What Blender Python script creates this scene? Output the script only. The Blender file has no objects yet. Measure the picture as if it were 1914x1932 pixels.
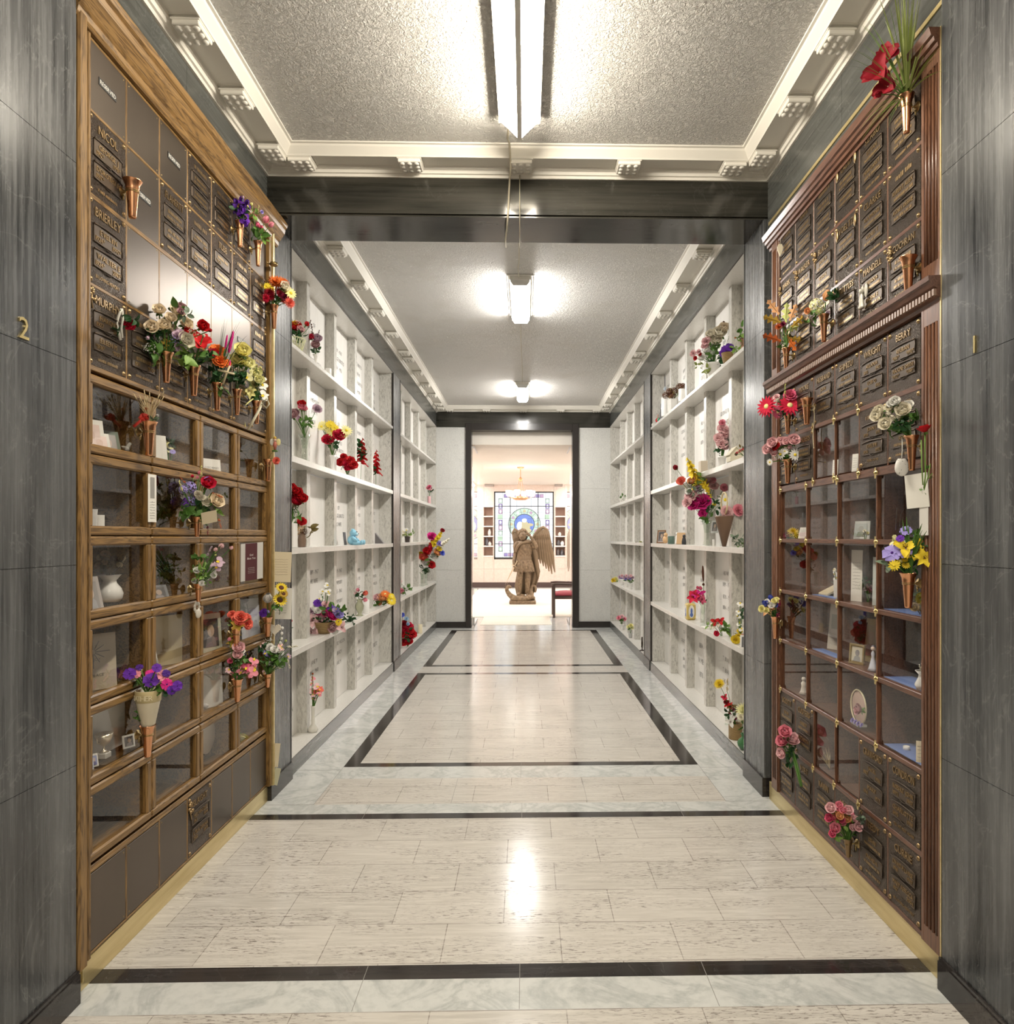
import bpy, math, random
from mathutils import Vector, Matrix
PI = math.pi
random.seed(7)
scene = bpy.context.scene
COL = scene.collection
# ------------------------------------------------------------------ camera
F = 1300.0; VX, VY = 992.0, 1013.0; TAN = F / 61000.0; TH = math.atan(TAN); CX = VX + F * TAN; EYE = 1.5
cam_d = bpy.data.cameras.new('camera'); cam = bpy.data.objects.new('camera', cam_d); COL.objects.link(cam)
cam.location = (0, 0, EYE); cam.rotation_euler = (PI / 2, 0, -TH)
cam_d.sensor_fit = 'HORIZONTAL'; cam_d.sensor_width = 36.0; cam_d.lens = 36.0 * F / 1914
cam_d.shift_x = (957 - CX) / 1914; cam_d.shift_y = (VY - 966) / 1914; cam_d.clip_start = 0.05; cam_d.clip_end = 100
scene.camera = cam
# ------------------------------------------------------------------ world, exposure
w = bpy.data.worlds.new('world'); scene.world = w; w.use_nodes = True
w.node_tree.nodes['Background'].inputs[0].default_value = (0.9, 0.95, 1, 1)
w.node_tree.nodes['Background'].inputs[1].default_value = 0.3
vs = scene.view_settings
vs.view_transform = 'Standard'; vs.look = 'None'; vs.gamma = 1; vs.use_curve_mapping = False
vs.exposure = 0.38
L_FRONT, L_MID, L_CHAPEL, L_FILL = 70.0, 86.0, 19.0, 85.0
C_FRONT, C_MID = (1.0, 0.91, 0.76), (1.0, 0.965, 0.91)
scene.cycles.max_bounces = 8; scene.cycles.diffuse_bounces = 4; scene.cycles.glossy_bounces = 3
scene.cycles.transparent_max_bounces = 12; scene.cycles.caustics_reflective = False; scene.cycles.caustics_refractive = False
scene.cycles.sample_clamp_indirect = 8.0
# ------------------------------------------------------------------ pixel of the photograph -> point of a plane of the room
_c, _s = math.cos(TH), math.sin(TH)
def ray(x, y):
    a = (x - CX) / F; b = -(y - VY) / F
    return Vector((a * _c + _s, -a * _s + _c, b))
def on_x(x, y, X): d = ray(x, y); return Vector((0, 0, EYE)) + d * (X / d.x)
def on_y(x, y, Y): d = ray(x, y); return Vector((0, 0, EYE)) + d * (Y / d.y)
def on_z(x, y, Z): d = ray(x, y); return Vector((0, 0, EYE)) + d * ((Z - EYE) / d.z)
# ------------------------------------------------------------------ mesh collector
class MB:
    def __init__(s): s.v = []; s.f = []; s.m = []; s.sm = []
    def add(s, vs, fs, mi=0, smooth=False):
        o = len(s.v); s.v.extend([tuple(p) for p in vs])
        for f in fs: s.f.append(tuple(i + o for i in f)); s.m.append(mi); s.sm.append(smooth)
        return s
    def join(s, o, M=None, mi=None):
        b = len(s.v)
        s.v.extend([tuple(M @ Vector(p)) for p in o.v] if M is not None else o.v)
        for f, m, k in zip(o.f, o.m, o.sm): s.f.append(tuple(i + b for i in f)); s.m.append(m if mi is None else mi); s.sm.append(k)
        return s
    def box(s, x0, x1, y0, y1, z0, z1, mi=0, bev=0.0):
        if x0 > x1: x0, x1 = x1, x0
        if y0 > y1: y0, y1 = y1, y0
        if z0 > z1: z0, z1 = z1, z0
        b = min(bev, (x1 - x0) * .45, (y1 - y0) * .45, (z1 - z0) * .45)
        if b <= 0:
            v = [(x0,y0,z0),(x1,y0,z0),(x1,y1,z0),(x0,y1,z0),(x0,y0,z1),(x1,y0,z1),(x1,y1,z1),(x0,y1,z1)]
            return s.add(v, [(0,3,2,1),(4,5,6,7),(0,1,5,4),(1,2,6,5),(2,3,7,6),(3,0,4,7)], mi)
        v = []; idx = {}
        X = (x0, x1); Y = (y0, y1); Z = (z0, z1)
        for i in (0,1):
            for j in (0,1):
                for k in (0,1):
                    sx, sy, sz = (1-2*i), (1-2*j), (1-2*k)
                    idx[i,j,k,0] = len(v); v.append((X[i], Y[j]+sy*b, Z[k]+sz*b))
                    idx[i,j,k,1] = len(v); v.append((X[i]+sx*b, Y[j], Z[k]+sz*b))
                    idx[i,j,k,2] = len(v); v.append((X[i]+sx*b, Y[j]+sy*b, Z[k]))
        g = lambda *a: idx[a]
        fs = []
        for i in (0,1):
            q = [g(i,0,0,0), g(i,1,0,0), g(i,1,1,0), g(i,0,1,0)]; fs.append(q if i else q[::-1])
            q = [g(0,i,0,1), g(1,i,0,1), g(1,i,1,1), g(0,i,1,1)]; fs.append(q[::-1] if i else q)
            q = [g(0,0,i,2), g(1,0,i,2), g(1,1,i,2), g(0,1,i,2)]; fs.append(q if i else q[::-1])
        for i in (0,1):
            for j in (0,1):
                q = [g(i,j,0,0), g(i,j,1,0), g(i,j,1,1), g(i,j,0,1)]; fs.append(q if (i == j) else q[::-1])
                q = [g(i,0,j,0), g(i,1,j,0), g(i,1,j,2), g(i,0,j,2)]; fs.append(q if (i != j) else q[::-1])
                q = [g(0,i,j,1), g(1,i,j,1), g(1,i,j,2), g(0,i,j,2)]; fs.append(q if (i == j) else q[::-1])
                for k in (0,1):
                    q = [g(i,j,k,0), g(i,j,k,1), g(i,j,k,2)]; fs.append(q if (i+j+k) % 2 else q[::-1])
        return s.add(v, fs, mi)
    def tube(s, pts, r, n=8, mi=0, cap=True, smooth=True):
        pts = [Vector(p) for p in pts]; R = r if isinstance(r, (list, tuple)) else [r] * len(pts)
        vs = []; up = Vector((0.13, 0.21, 0.97)); prev = None
        for i, p in enumerate(pts):
            t = (pts[min(i+1, len(pts)-1)] - pts[max(i-1, 0)])
            t = t.normalized() if t.length > 1e-9 else Vector((0,0,1))
            if prev is None:
                a = t.cross(up); a = a.normalized() if a.length > 1e-3 else t.cross(Vector((1,0,0))).normalized()
            else:
                a = prev - t * prev.dot(t); a = a.normalized() if a.length > 1e-6 else t.orthogonal().normalized()
            prev = a; b = t.cross(a)
            for k in range(n):
                q = 2 * PI * k / n; vs.append(p + (a * math.cos(q) + b * math.sin(q)) * R[i])
        fs = [(i*n+k, i*n+(k+1) % n, (i+1)*n+(k+1) % n, (i+1)*n+k) for i in range(len(pts)-1) for k in range(n)]
        s.add(vs, fs, mi, smooth)
        if cap:
            o = len(s.v) - len(vs)
            s.f.append(tuple(o+k for k in range(n))[::-1]); s.m.append(mi); s.sm.append(False)
            s.f.append(tuple(o+(len(pts)-1)*n+k for k in range(n))); s.m.append(mi); s.sm.append(False)
        return s
    def lathe(s, prof, c=(0,0,0), n=20, mi=0, smooth=True, sx=1, sy=1):
        vs = [(c[0]+r*sx*math.cos(2*PI*k/n), c[1]+r*sy*math.sin(2*PI*k/n), c[2]+z) for r, z in prof for k in range(n)]
        fs = [(i*n+k, i*n+(k+1) % n, (i+1)*n+(k+1) % n, (i+1)*n+k) for i in range(len(prof)-1) for k in range(n)]
        if prof[0][0] > 1e-4: fs.append(tuple(range(n))[::-1])
        return s.add(vs, fs, mi, smooth)
    def ball(s, c, r, n=10, m=7, mi=0, sc=(1,1,1)):
        prof = [(max(1e-5, math.sin(PI*i/m)), -math.cos(PI*i/m)) for i in range(m+1)]
        vs = [(c[0]+r*sc[0]*a*math.cos(2*PI*k/n), c[1]+r*sc[1]*a*math.sin(2*PI*k/n), c[2]+r*sc[2]*z) for a, z in prof for k in range(n)]
        fs = [(i*n+k, i*n+(k+1) % n, (i+1)*n+(k+1) % n, (i+1)*n+k) for i in range(m) for k in range(n)]
        return s.add(vs, fs, mi, True)
    def extrude_y(s, prof, y0, y1, mi=0):      # closed profile of (x, z) swept along y
        n = len(prof); vs = [(x, y0, z) for x, z in prof] + [(x, y1, z) for x, z in prof]
        fs = [(k, (k+1) % n, n+(k+1) % n, n+k) for k in range(n)] + [tuple(range(n))[::-1], tuple(range(n, 2*n))]
        return s.add(vs, fs, mi)
    def extrude_x(s, prof, x0, x1, mi=0):      # closed profile of (y, z) swept along x
        n = len(prof); vs = [(x0, y, z) for y, z in prof] + [(x1, y, z) for y, z in prof]
        fs = [(k, (k+1) % n, n+(k+1) % n, n+k) for k in range(n)] + [tuple(range(n))[::-1], tuple(range(n, 2*n))]
        return s.add(vs, fs, mi)
    def quad(s, a, b, c, d, mi=0): return s.add([a, b, c, d], [(0,1,2,3)], mi)
    def mesh(s, name, mats, off=(0,0,0)):
        me = bpy.data.meshes.new(name); ox, oy, oz = off
        me.from_pydata([(x-ox, y-oy, z-oz) for x, y, z in s.v], [], s.f)
        for m in (mats if isinstance(mats, (list, tuple)) else [mats]): me.materials.append(m)
        me.polygons.foreach_set('material_index', s.m); me.polygons.foreach_set('use_smooth', s.sm); me.update()
        return me
    def build(s, name, mats, parent=None, off=None, fix=False):
        if off is None: off = wloc(parent) if parent else (0,0,0)
        me = s.mesh(name, mats, off)
        if fix: recalc(me)
        o = bpy.data.objects.new(name, me); COL.objects.link(o)
        if parent: o.parent = parent
        else: o.location = off
        return o
def recalc(me):
    import bmesh
    b = bmesh.new(); b.from_mesh(me); bmesh.ops.recalc_face_normals(b, faces=b.faces); b.to_mesh(me); b.free()
def wloc(o):
    p = Vector(o.location)
    while o.parent: o = o.parent; p += Vector(o.location)
    return p
def tag(o, label, cat, group=None):
    o['label'] = label; o['category'] = cat
    if group: o['group'] = group
    return o
def thing(name, label, cat, loc, group=None):
    o = bpy.data.objects.new(name, None); COL.objects.link(o); o.location = loc; o.empty_display_size = .05
    return tag(o, label, cat, group)
def struct(o, kind='structure'): o['kind'] = kind; return o
# ------------------------------------------------------------------ materials
class NG:
    def __init__(s, name):
        s.mat = bpy.data.materials.new(name); s.mat.use_nodes = True; s.nt = s.mat.node_tree
        s.b = s.nt.nodes['Principled BSDF']; s.out = s.nt.nodes['Material Output']
    def n(s, t, inp=None, **props):
        nd = s.nt.nodes.new('ShaderNode' + t)
        for k, v in props.items(): setattr(nd, k, v)
        for k, v in (inp or {}).items(): s.set(nd, k, v)
        return nd
    def set(s, nd, k, v):
        if isinstance(v, bpy.types.NodeSocket): s.nt.links.new(v, nd.inputs[k])
        elif isinstance(v, (tuple, list)) and len(v) == 3 and nd.inputs[k].type == 'RGBA': nd.inputs[k].default_value = (*v, 1)
        else: nd.inputs[k].default_value = v
    def bs(s, **kw):
        names = dict(col='Base Color', rough='Roughness', metal='Metallic', normal='Normal', em='Emission Color', es='Emission Strength', coat='Coat Weight', coatr='Coat Roughness', spec='Specular IOR Level', alpha='Alpha', sheen='Sheen Weight', tr='Transmission Weight', ior='IOR', sss='Subsurface Weight')
        for k, v in kw.items(): s.set(s.b, names[k], v)
        return s.mat
    def co(s, scale=(1,1,1), loc=(0,0,0)):
        t = s.n('TexCoord'); m = s.n('Mapping', {'Vector': t.outputs['Object'], 'Scale': scale, 'Location': loc}); return m.outputs[0]
    def noise(s, vec, scale=1, detail=3, rough=.5, dist=0):
        return s.n('TexNoise', {'Vector': vec, 'Scale': scale, 'Detail': detail, 'Roughness': rough, 'Distortion': dist}).outputs[0]
    def ramp(s, fac, *stops):
        r = s.n('ValToRGB', {'Fac': fac}); e = r.color_ramp.elements
        while len(e) < len(stops): e.new(.5)
        for i, (p, c) in enumerate(stops):
            e[i].position = p; e[i].color = (*c, 1) if isinstance(c, (tuple, list)) else (c, c, c, 1)
        return r.outputs[0]
    def mix(s, fac, a, b, mode='MIX'):
        m = s.n('Mix', data_type='RGBA', blend_type=mode); s.set(m, 0, fac); s.set(m, 6, a); s.set(m, 7, b); return m.outputs[2]
    def bump(s, h, strength=.3, dist=.01):
        return s.n('Bump', {'Height': h, 'Strength': strength, 'Distance': dist}).outputs[0]
    def math(s, op, a, b=0.0):
        m = s.n('Math', operation=op); s.set(m, 0, a); s.set(m, 1, b); return m.outputs[0]
_mc = {}
def plain(name, col, rough=.5, metal=0.0, **kw):
    key = (name, col, rough, metal)
    if key not in _mc: _mc[key] = NG(name).bs(col=col, rough=rough, metal=metal, **kw)
    return _mc[key]
def emit(name, col, strength):
    g = NG(name); return g.bs(col=(.8,.8,.8), em=col, es=strength)
def streak_marble(name, axis, lo, hi, rough=.2, vein=.15, bands=1.0):
    g = NG(name); k = [9.0, 9.0, 9.0]; k[axis] = .55; k2 = [70.0]*3; k2[axis] = 2.2
    a = g.noise(g.co(tuple(k)), bands, 4, .6, .3); b = g.noise(g.co(tuple(k2)), 1, 4, .7)
    k3 = [1.7]*3; k3[axis] = .8; L_ = g.noise(g.co(tuple(k3)), 1, 3, .55, .6)
    m = g.math('ADD', g.math('ADD', g.math('MULTIPLY', a, .40), g.math('MULTIPLY', b, .28)), g.math('MULTIPLY', L_, .32))
    c = g.ramp(m, (.39, lo), (.61, hi))
    v = g.noise(g.co((1.3, 1.3, 1.3)), 1.6, 5, .6, 1.5)
    v = g.ramp(g.math('ABSOLUTE', g.math('SUBTRACT', v, .5)), (0, 1.0), (.006, 0.0))
    sp = g.ramp(g.noise(g.co((1,1,1)), 150, 2), (.71, 0.0), (.8, 1.0))
    c = g.mix(g.math('MULTIPLY', g.math('MAXIMUM', v, sp), vein), c, (.55,.56,.55))
    return g.bs(col=c, rough=g.ramp(b, (.3, rough*.8), (.7, rough*1.4)), spec=.5)
M_DARK_V = streak_marble('dark_marble_upright', 2, (.020,.022,.024), (.165,.170,.174), .24)
M_DARK_Y = streak_marble('dark_marble_along', 1, (.028,.030,.028), (.12,.125,.118), .2, .07)
M_DARK_X = streak_marble('dark_marble_across', 0, (.010,.010,.008), (.055,.052,.042), .12, .02)
M_BLACK = streak_marble('black_marble', 0, (.012,.010,.010), (.05,.043,.04), .1, .03)
M_FRAME = plain('black_frame', (.028,.024,.022), .22)
def mk_travertine():
    g = NG('travertine'); v = g.co((1,1,1), (.086, -2.432, 0))
    br = g.n('TexBrick', {'Vector': v, 'Color1': (.60,.565,.515), 'Color2': (.53,.50,.455), 'Mortar': (.24,.21,.18), 'Scale': 1.0, 'Mortar Size': .0018, 'Mortar Smooth': .1, 'Bias': -.1, 'Brick Width': .432, 'Row Height': .2467}, offset=.5, squash=1.0)
    st = g.noise(g.co((5, 60, 1)), 1, 5, .65, .4); c = g.mix(g.ramp(st, (.38, .0), (.72, .75)), br.outputs[0], (.76,.725,.67))
    pit = g.ramp(g.noise(g.co((26, 150, 1)), 1, 4, .68, .3), (.545, 0.0), (.60, 1.0))
    big = g.ramp(g.noise(g.co((2.2, 9, 1)), 1, 3), (.40, 0.0), (.56, 1.0))
    pits = g.math('MULTIPLY', pit, big)
    c = g.mix(g.math('MULTIPLY', pits, .8), c, (.13,.10,.08))
    return g.bs(col=c, rough=g.math('ADD', .16, g.math('MULTIPLY', pits, .35)), spec=.34, normal=g.bump(pits, -.15, .002))
M_TRAV = mk_travertine()
def mk_greymarble(name, base, dark, scale, rough, amt=.6, stretch=(1,1,1)):
    g = NG(name); n1 = g.noise(g.co(stretch), scale, 6, .65, 1.2); n2 = g.noise(g.co(stretch), scale*9, 3, .6)
    v = g.ramp(g.math('ABSOLUTE', g.math('SUBTRACT', n1, .5)), (0, 1.0), (.07, 0.0))
    f = g.math('ADD', g.math('MULTIPLY', v, amt), g.math('MULTIPLY', g.ramp(n2, (.45, 0.0), (.75, 1.0)), amt*.7))
    return g.bs(col=g.mix(f, base, dark), rough=rough, spec=.5)
def mk_fleck(name, base, dark, rough, amt, stretch=(1,1,.32)):
    g = NG(name); a = g.noise(g.co(stretch), 85, 3, .65, .5); b = g.noise(g.co(stretch), 7, 4, .6, .8); v = g.noise(g.co((1,1,.25)), 9, 5, .7, 2.0)
    v = g.ramp(g.math('ABSOLUTE', g.math('SUBTRACT', v, .5)), (0, 1.0), (.012, 0.0))
    f = g.math('MULTIPLY', g.ramp(a, (.47, 0.0), (.72, 1.0)), g.ramp(b, (.35, .35*amt), (.68, amt)))
    return g.bs(col=g.mix(g.math('MAXIMUM', f, g.math('MULTIPLY', v, amt*.5)), base, dark), rough=rough, spec=.5)
M_GREY = mk_greymarble('grey_marble', (.66,.67,.65), (.44,.46,.45), 3.0, .14)
M_NICHE_SHADE = mk_fleck('niche_marble_shaded', (.60,.585,.54), (.20,.19,.165), .3, 1.0)  # flecked; base darkened to hold the shade of cheeks facing away from lamps
M_SHELF = mk_fleck('shelf_marble', (.70,.685,.65), (.44,.42,.385), .25, .6)
M_SLAB = mk_greymarble('pale_slab', (.80,.78,.745), (.68,.655,.61), 3.0, .35, .3, (1,1,.3))
M_ENDW = mk_fleck('stippled_marble', (.66,.66,.635), (.38,.38,.37), .4, .95, (1,1,.7))
def mk_stucco():
    g = NG('stucco'); a = g.noise(g.co((1,1,1)), 46, 4, .62, 1.4); b = g.noise(g.co((1,1,1)), 140, 2, .5, .4)
    h = g.math('ADD', g.ramp(a, (.42, 0.0), (.62, 1.0)), g.math('MULTIPLY', b, .5))
    st = g.ramp(g.noise(g.co((1,1,1)), 2.3, 3), (.55, 0.0), (.85, .5))
    return g.bs(col=g.mix(st, (.84,.82,.785), (.66,.62,.53)), rough=.40, spec=.35, normal=g.bump(h, .9, .009))
M_STUCCO = mk_stucco()
M_PLASTER = plain('cream_plaster', (.80,.77,.70), .45)
def mk_wood(name, lo, hi, axis, rough=.4, k=1.0):
    g = NG(name); s1 = [26.0*k]*3; s1[axis] = 1.6*k; s2 = [160.0*k]*3; s2[axis] = 7.0*k
    a = g.noise(g.co(tuple(s1)), 1, 4, .6, 1.2); b = g.noise(g.co(tuple(s2)), 1, 3, .7)
    ring = g.math('ABSOLUTE', g.math('SINE', g.math('MULTIPLY', a, 22.0)))
    f = g.math('ADD', g.math('MULTIPLY', ring, .55), g.math('MULTIPLY', b, .45))
    return g.bs(col=g.ramp(f, (.15, lo), (.8, hi)), rough=rough, spec=.4, coat=.12, coatr=.2)
OAK_Y = mk_wood('oak_along', (.070,.034,.008), (.285,.162,.052), 1)
OAK_Z = mk_wood('oak_upright', (.070,.034,.008), (.285,.162,.052), 2)
MAH_Y = mk_wood('mahogany_along', (.075,.030,.018), (.165,.075,.045), 1, .32)
MAH_Z = mk_wood('mahogany_upright', (.085,.036,.020), (.20,.092,.052), 2, .32)
PANEL_W = mk_wood('pale_panel', (.46,.38,.29), (.60,.52,.42), 2, .5)
def mk_bronze(name, col, rough, hb, metal=.85):
    g = NG(name); a = g.noise(g.co((1,1,1)), 170, 3, .7, .5)
    h = g.ramp(a, (.40, 0.0), (.58, 1.0))
    c = g.mix(g.math('MULTIPLY', h, .5), col, tuple(x*1.7 for x in col))
    return g.bs(col=c, rough=rough, metal=metal, normal=g.bump(h, hb, .003))
M_BRONZE = mk_bronze('cast_bronze', (.080,.063,.050), .34, .9)
M_PLATE = NG('plain_bronze'); M_PLATE = M_PLATE.bs(col=M_PLATE.mix(M_PLATE.noise(M_PLATE.co((3,3,.4)), 1.5, 3), (.10,.082,.064), (.15,.122,.10)), rough=.33, metal=.8)
M_LETTER = plain('rubbed_bronze', (.36,.25,.13), .36, .9)
M_NPLATE = plain('nameplate_bronze', (.105,.080,.060), .40, .85)
M_BRASS = plain('brass', (.70,.56,.26), .24, .95)
M_BRASSD = plain('antique_brass', (.34,.25,.11), .35, .9)
def mk_brassboard():
    g = NG('brushed_brass'); n = g.noise(g.co((3, 1.2, 12)), 2, 4, .6)
    return g.bs(col=g.ramp(n, (.3, (.60,.47,.21)), (.7, (.80,.67,.37))), rough=.28, metal=.6)
M_BRASSB = mk_brassboard()
M_COPPER = plain('copper', (.74,.37,.20), .24, 1.0)
def mk_glass(name='clear_pane', tint=(1,1,1), ior=1.62):
    g = NG(name); fr = g.math('MULTIPLY', g.n('Fresnel', {'IOR': ior}).outputs[0], g.math('SUBTRACT', 1.0, g.n('NewGeometry').outputs['Backfacing']))
    t = g.n('BsdfTransparent', {'Color': tint}); gl = g.n('BsdfGlossy', {'Color': (1,1,1), 'Roughness': .012})
    m = g.n('MixShader', {0: fr, 1: t.outputs[0], 2: gl.outputs[0]})
    g.nt.links.new(m.outputs[0], g.out.inputs[0]); return g.mat
M_PANE = mk_glass()
M_VGLASS = mk_glass('vase_glass', (.90,.93,.90), 1.5)
M_WHITE = plain('white_ceramic', (.86,.85,.82), .22)
M_PAPER = plain('white_paper', (.84,.82,.76), .6)
M_CREAM = plain('cream_paper', (.80,.70,.50), .6)
M_ENGR = plain('engraved_grey', (.20,.19,.18), .6)
# ------------------------------------------------------------------ lettering: every glyph made once, words set from the glyphs
GL = {}
def load_glyphs(chars):
    obs = []
    for ch in chars:
        cu = bpy.data.curves.new('glyph', 'FONT'); cu.body = ch; cu.size = 1.0; cu.resolution_u = 2
        o = bpy.data.objects.new('glyph', cu); COL.objects.link(o); obs.append((ch, o))
    bpy.context.view_layer.update(); dg = bpy.context.evaluated_depsgraph_get()
    for ch, o in obs:
        me = o.evaluated_get(dg).to_mesh(); vs = [tuple(v.co) for v in me.vertices]; fs = [tuple(p.vertices) for p in me.polygons]
        if vs:
            x0 = min(v[0] for v in vs); x1 = max(v[0] for v in vs)
            GL[ch] = ([(v[0]-x0, v[1]) for v in vs], fs, x1-x0)
        o.evaluated_get(dg).to_mesh_clear()
    for ch, o in obs: cu = o.data; bpy.data.objects.remove(o); bpy.data.curves.remove(cu)
    cap = max(v[1] for v in GL['H'][0]); GL['cap'] = cap
load_glyphs('ABCDEFGHIJKLMNOPQRSTUVWXYZabcdefghijklmnopqrstuvwxyz0123456789.-&*\u2019\'')
def text(mb, s, h, origin, right, up, width=None, depth=.0, mi=0, align='c', narrow=1.0):
    """words of capital height h; origin is the middle (or start) of the baseline; relief of DEPTH towards right x up"""
    k = h / GL['cap']; cx = 0; items = []
    for ch in s:
        if ch == ' ' or ch not in GL: cx += .34; continue
        vs, fs, wd = GL[ch]; items.append((cx, vs, fs)); cx += wd + .10
    tot = (cx - .10) * k * narrow
    kx = k * narrow
    if width and tot > width: kx *= width / tot; tot = width
    off = -tot/2 if align == 'c' else (-tot if align == 'r' else 0)
    nrm = right.cross(up)
    for x, vs, fs in items:
        top = [origin + right*(off+(x+a)*kx) + up*(b*k) + nrm*depth for a, b in vs]
        if depth > 0:
            n = len(vs); ed = {}
            for f in fs:
                for i in range(len(f)):
                    e = (f[i], f[(i+1) % len(f)]); ed[e] = 1
            bot = [origin + right*(off+(x+a)*kx) + up*(b*k) for a, b in vs]
            side = [(e[0], e[1], e[1]+n, e[0]+n)[::-1] for e in ed if (e[1], e[0]) not in ed]
            mb.add(top + bot, fs + side, mi)
        else: mb.add(top, fs, mi)
    return tot
# ================================================================== THE ROOM
WL, WR = -1.47, 1.40           # faces of the two long walls
ZB, ZC, ZT = 3.335, 3.55, 3.637    # underside of beam, foot of cornice, ceiling
YB0, YB1, YP0, YP1, YE = 3.95, 4.30, 7.70, 8.10, 11.40
JZ = (.107, .767, 1.41, 2.06, 2.70, 3.335)
# floor: one mesh, the stones inlaid edge to edge
def floor():
    ys = [-2.6, 2.187, 2.345, 2.423, 3.681, 3.752, 3.886, 4.297, 4.516, 4.59, 7.53, 7.62, 7.995, 8.095, 11.02, 11.10, 11.52]
    xs = [-2.2, -1.187, -1.094, 1.035, 1.138, 2.2]
    mb = MB()
    for j in range(len(ys)-1):
        for i in range(len(xs)-1):
            y = (ys[j]+ys[j+1])/2; side = i in (0, 4); strip = i in (1, 3)
            if y < 2.187: m = 0
            elif y < 2.345: m = 1
            elif y < 2.423: m = 2
            elif y < 3.681: m = 0
            elif y < 3.752: m = 2
            elif y < 3.886: m = 1
            elif side: m = 1
            elif y < 4.297: m = 0
            elif y < 4.516: m = 1
            elif y < 4.59: m = 2
            elif y < 7.53: m = 2 if strip else 0
            elif y < 7.62: m = 2
            elif y < 7.995: m = 0
            elif y < 8.095: m = 2
            elif y < 11.02: m = 2 if strip else 0
            elif y < 11.10: m = 2
            else: m = 1
            mb.quad((xs[i],ys[j],0),(xs[i+1],ys[j],0),(xs[i+1],ys[j+1],0),(xs[i],ys[j+1],0), m)
    struct(mb.build('floor', [M_TRAV, M_GREY, M_BLACK]))
    jb = MB()      # joints of the grey and black stones
    for x in (-.55, -.02, .62): jb.box(x-.001, x+.001, 2.19, 2.42, 0, .0006)
    for x in (-.87, -.02, .85): jb.box(x-.001, x+.001, 3.684, 3.884, 0, .0006)
    for x in (-.42, .35): jb.box(x-.001, x+.001, 3.89, 4.29, 0, .0006)
    for x in (-.03, ): jb.box(x-.001, x+.001, 4.30, 4.59, 0, .0006)
    for sx in (-1.187, 1.138): jb.box(sx-.0012, sx+.0012, 3.886, 4.516, 0, .0006)
    for y in (4.46, 5.3, 6.1, 6.9, 7.7, 8.5, 9.3, 10.1): jb.box(-1.46, -1.19, y, y+.002, 0, .0006); jb.box(1.14, 1.39, y, y+.002, 0, .0006)
    jb.box(-1.45, -1.187, 3.885, 3.887, 0, .0006); jb.box(1.138, 1.38, 3.885, 3.887, 0, .0006)
    struct(jb.build('trim_1', plain('stone_joint', (.26,.25,.23), .7)))
floor()
struct(MB().box(-2.3, 2.3, -2.6, YE+.3, ZT, ZT+.1).build('ceiling', M_STUCCO))
# near walls of big dark slabs, laid with open joints
for sx, X, Y1, nm in ((-1, -1.443, 2.243, 'wall_left'), (1, 1.38, 2.256, 'wall_right')):
    mb = MB()
    for a, b in zip((0,)+JZ[:-1]+(ZB,), JZ+(ZC+.05,)):
        if b-a < .01: continue
        for y0, y1 in ((-2.6, .72), (.722, Y1)): mb.box(X, X+sx*.5, y0, y1, a+.0009, b-.0009, 0)
    mb.box(X+sx*.006, X+sx*.4, -2.6, Y1-.004, 0, ZT)
    struct(mb.build(nm, M_DARK_V))
    bb = MB().box(X-sx*.012, X+sx*.02, -2.6, Y1+.004, 0, .094).box(X-sx*.008, X+sx*.02, -2.6, Y1+.003, .094, .107)
    struct(bb.build('baseboard_left' if sx < 0 else 'baseboard_right', M_BLACK))
struct(MB().box(-2.2, 2.2, -2.7, -2.6, 0, ZT).build('wall_rear', M_ENDW))
# marble over the cabinets and walls behind them, pilasters, beam, friezes
def dark_work():
    for sx, W, nm in ((-1, WL, 'left'), (1, WR, 'right')):
        P = W - sx*.0 + (0.015 if sx < 0 else -.022)
        up = MB()
        for y0, y1 in ((2.243, 3.02), (3.022, YB0)): up.box(W, W+sx*.4, y0, y1, 3.2 if sx > 0 else 3.319, ZC+.04)
        struct(up.build('wall_' + nm + '_upper', M_DARK_Y)); struct(MB().box(W+sx*.36, W+sx*.4, 2.24, YB0, 0, 3.2).build('wall_' + nm + '_backing', M_DARK_Y))
        for k, (y0, y1) in enumerate(((YB0, YB1), (YP0, YP1))):
            pl = MB(); pp = P if k == 0 else W
            for a, b in zip(JZ[:-1], JZ[1:]): pl.box(pp, W+sx*.3, y0, y1, a+.001, b-.001)
            pl.box(pp+sx*.006, W+sx*.29, y0+.006, y1-.006, .05, ZB)
            o = struct(pl.build('trim_%d' % (2+k+2*(sx > 0)), M_DARK_V))
            ba = MB().box(pp-sx*.012, W+sx*.2, y0-.004, y1+.004, 0, JZ[0]+.002).build('base', M_BLACK, o)
            ed = MB()
            for y in ((y0, y1) if k else (y1,)): ed.box(pp-sx*.003, pp+sx*.02, y-.012 if y == y0 else y, y if y == y0 else y+.012, JZ[0], ZB)
            ed.build('edge', M_FRAME, o)
        fr = MB()
        for y0, y1 in ((YB1-.02, 5.6), (5.602, 7.2), (7.202, 8.8), (8.802, 10.3), (10.302, YE)): fr.box(W, W+sx*.3, y0, y1, ZB, ZC+.04)
        o = struct(fr.build('trim_%d' % (6 + (sx > 0)), M_DARK_Y))
        MB().box(W-sx*.004, W+sx*.02, YB1, YP0, ZB-.012, ZB).box(W-sx*.004, W+sx*.02, YP1, YE, ZB-.012, ZB).build('edge', M_FRAME, o)
    bm = MB()
    for x0, x1 in ((-1.7, -.001), (.001, 1.7)):
        bm.box(x0-.03, x1-.03, YB0, YB1, ZB+.012, ZT); bm.box(x0-.03, x1-.03, YB0+.012, YB1-.002, ZB, ZB+.012)
    struct(bm.build('trim_8', M_DARK_X))
dark_work()
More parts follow.
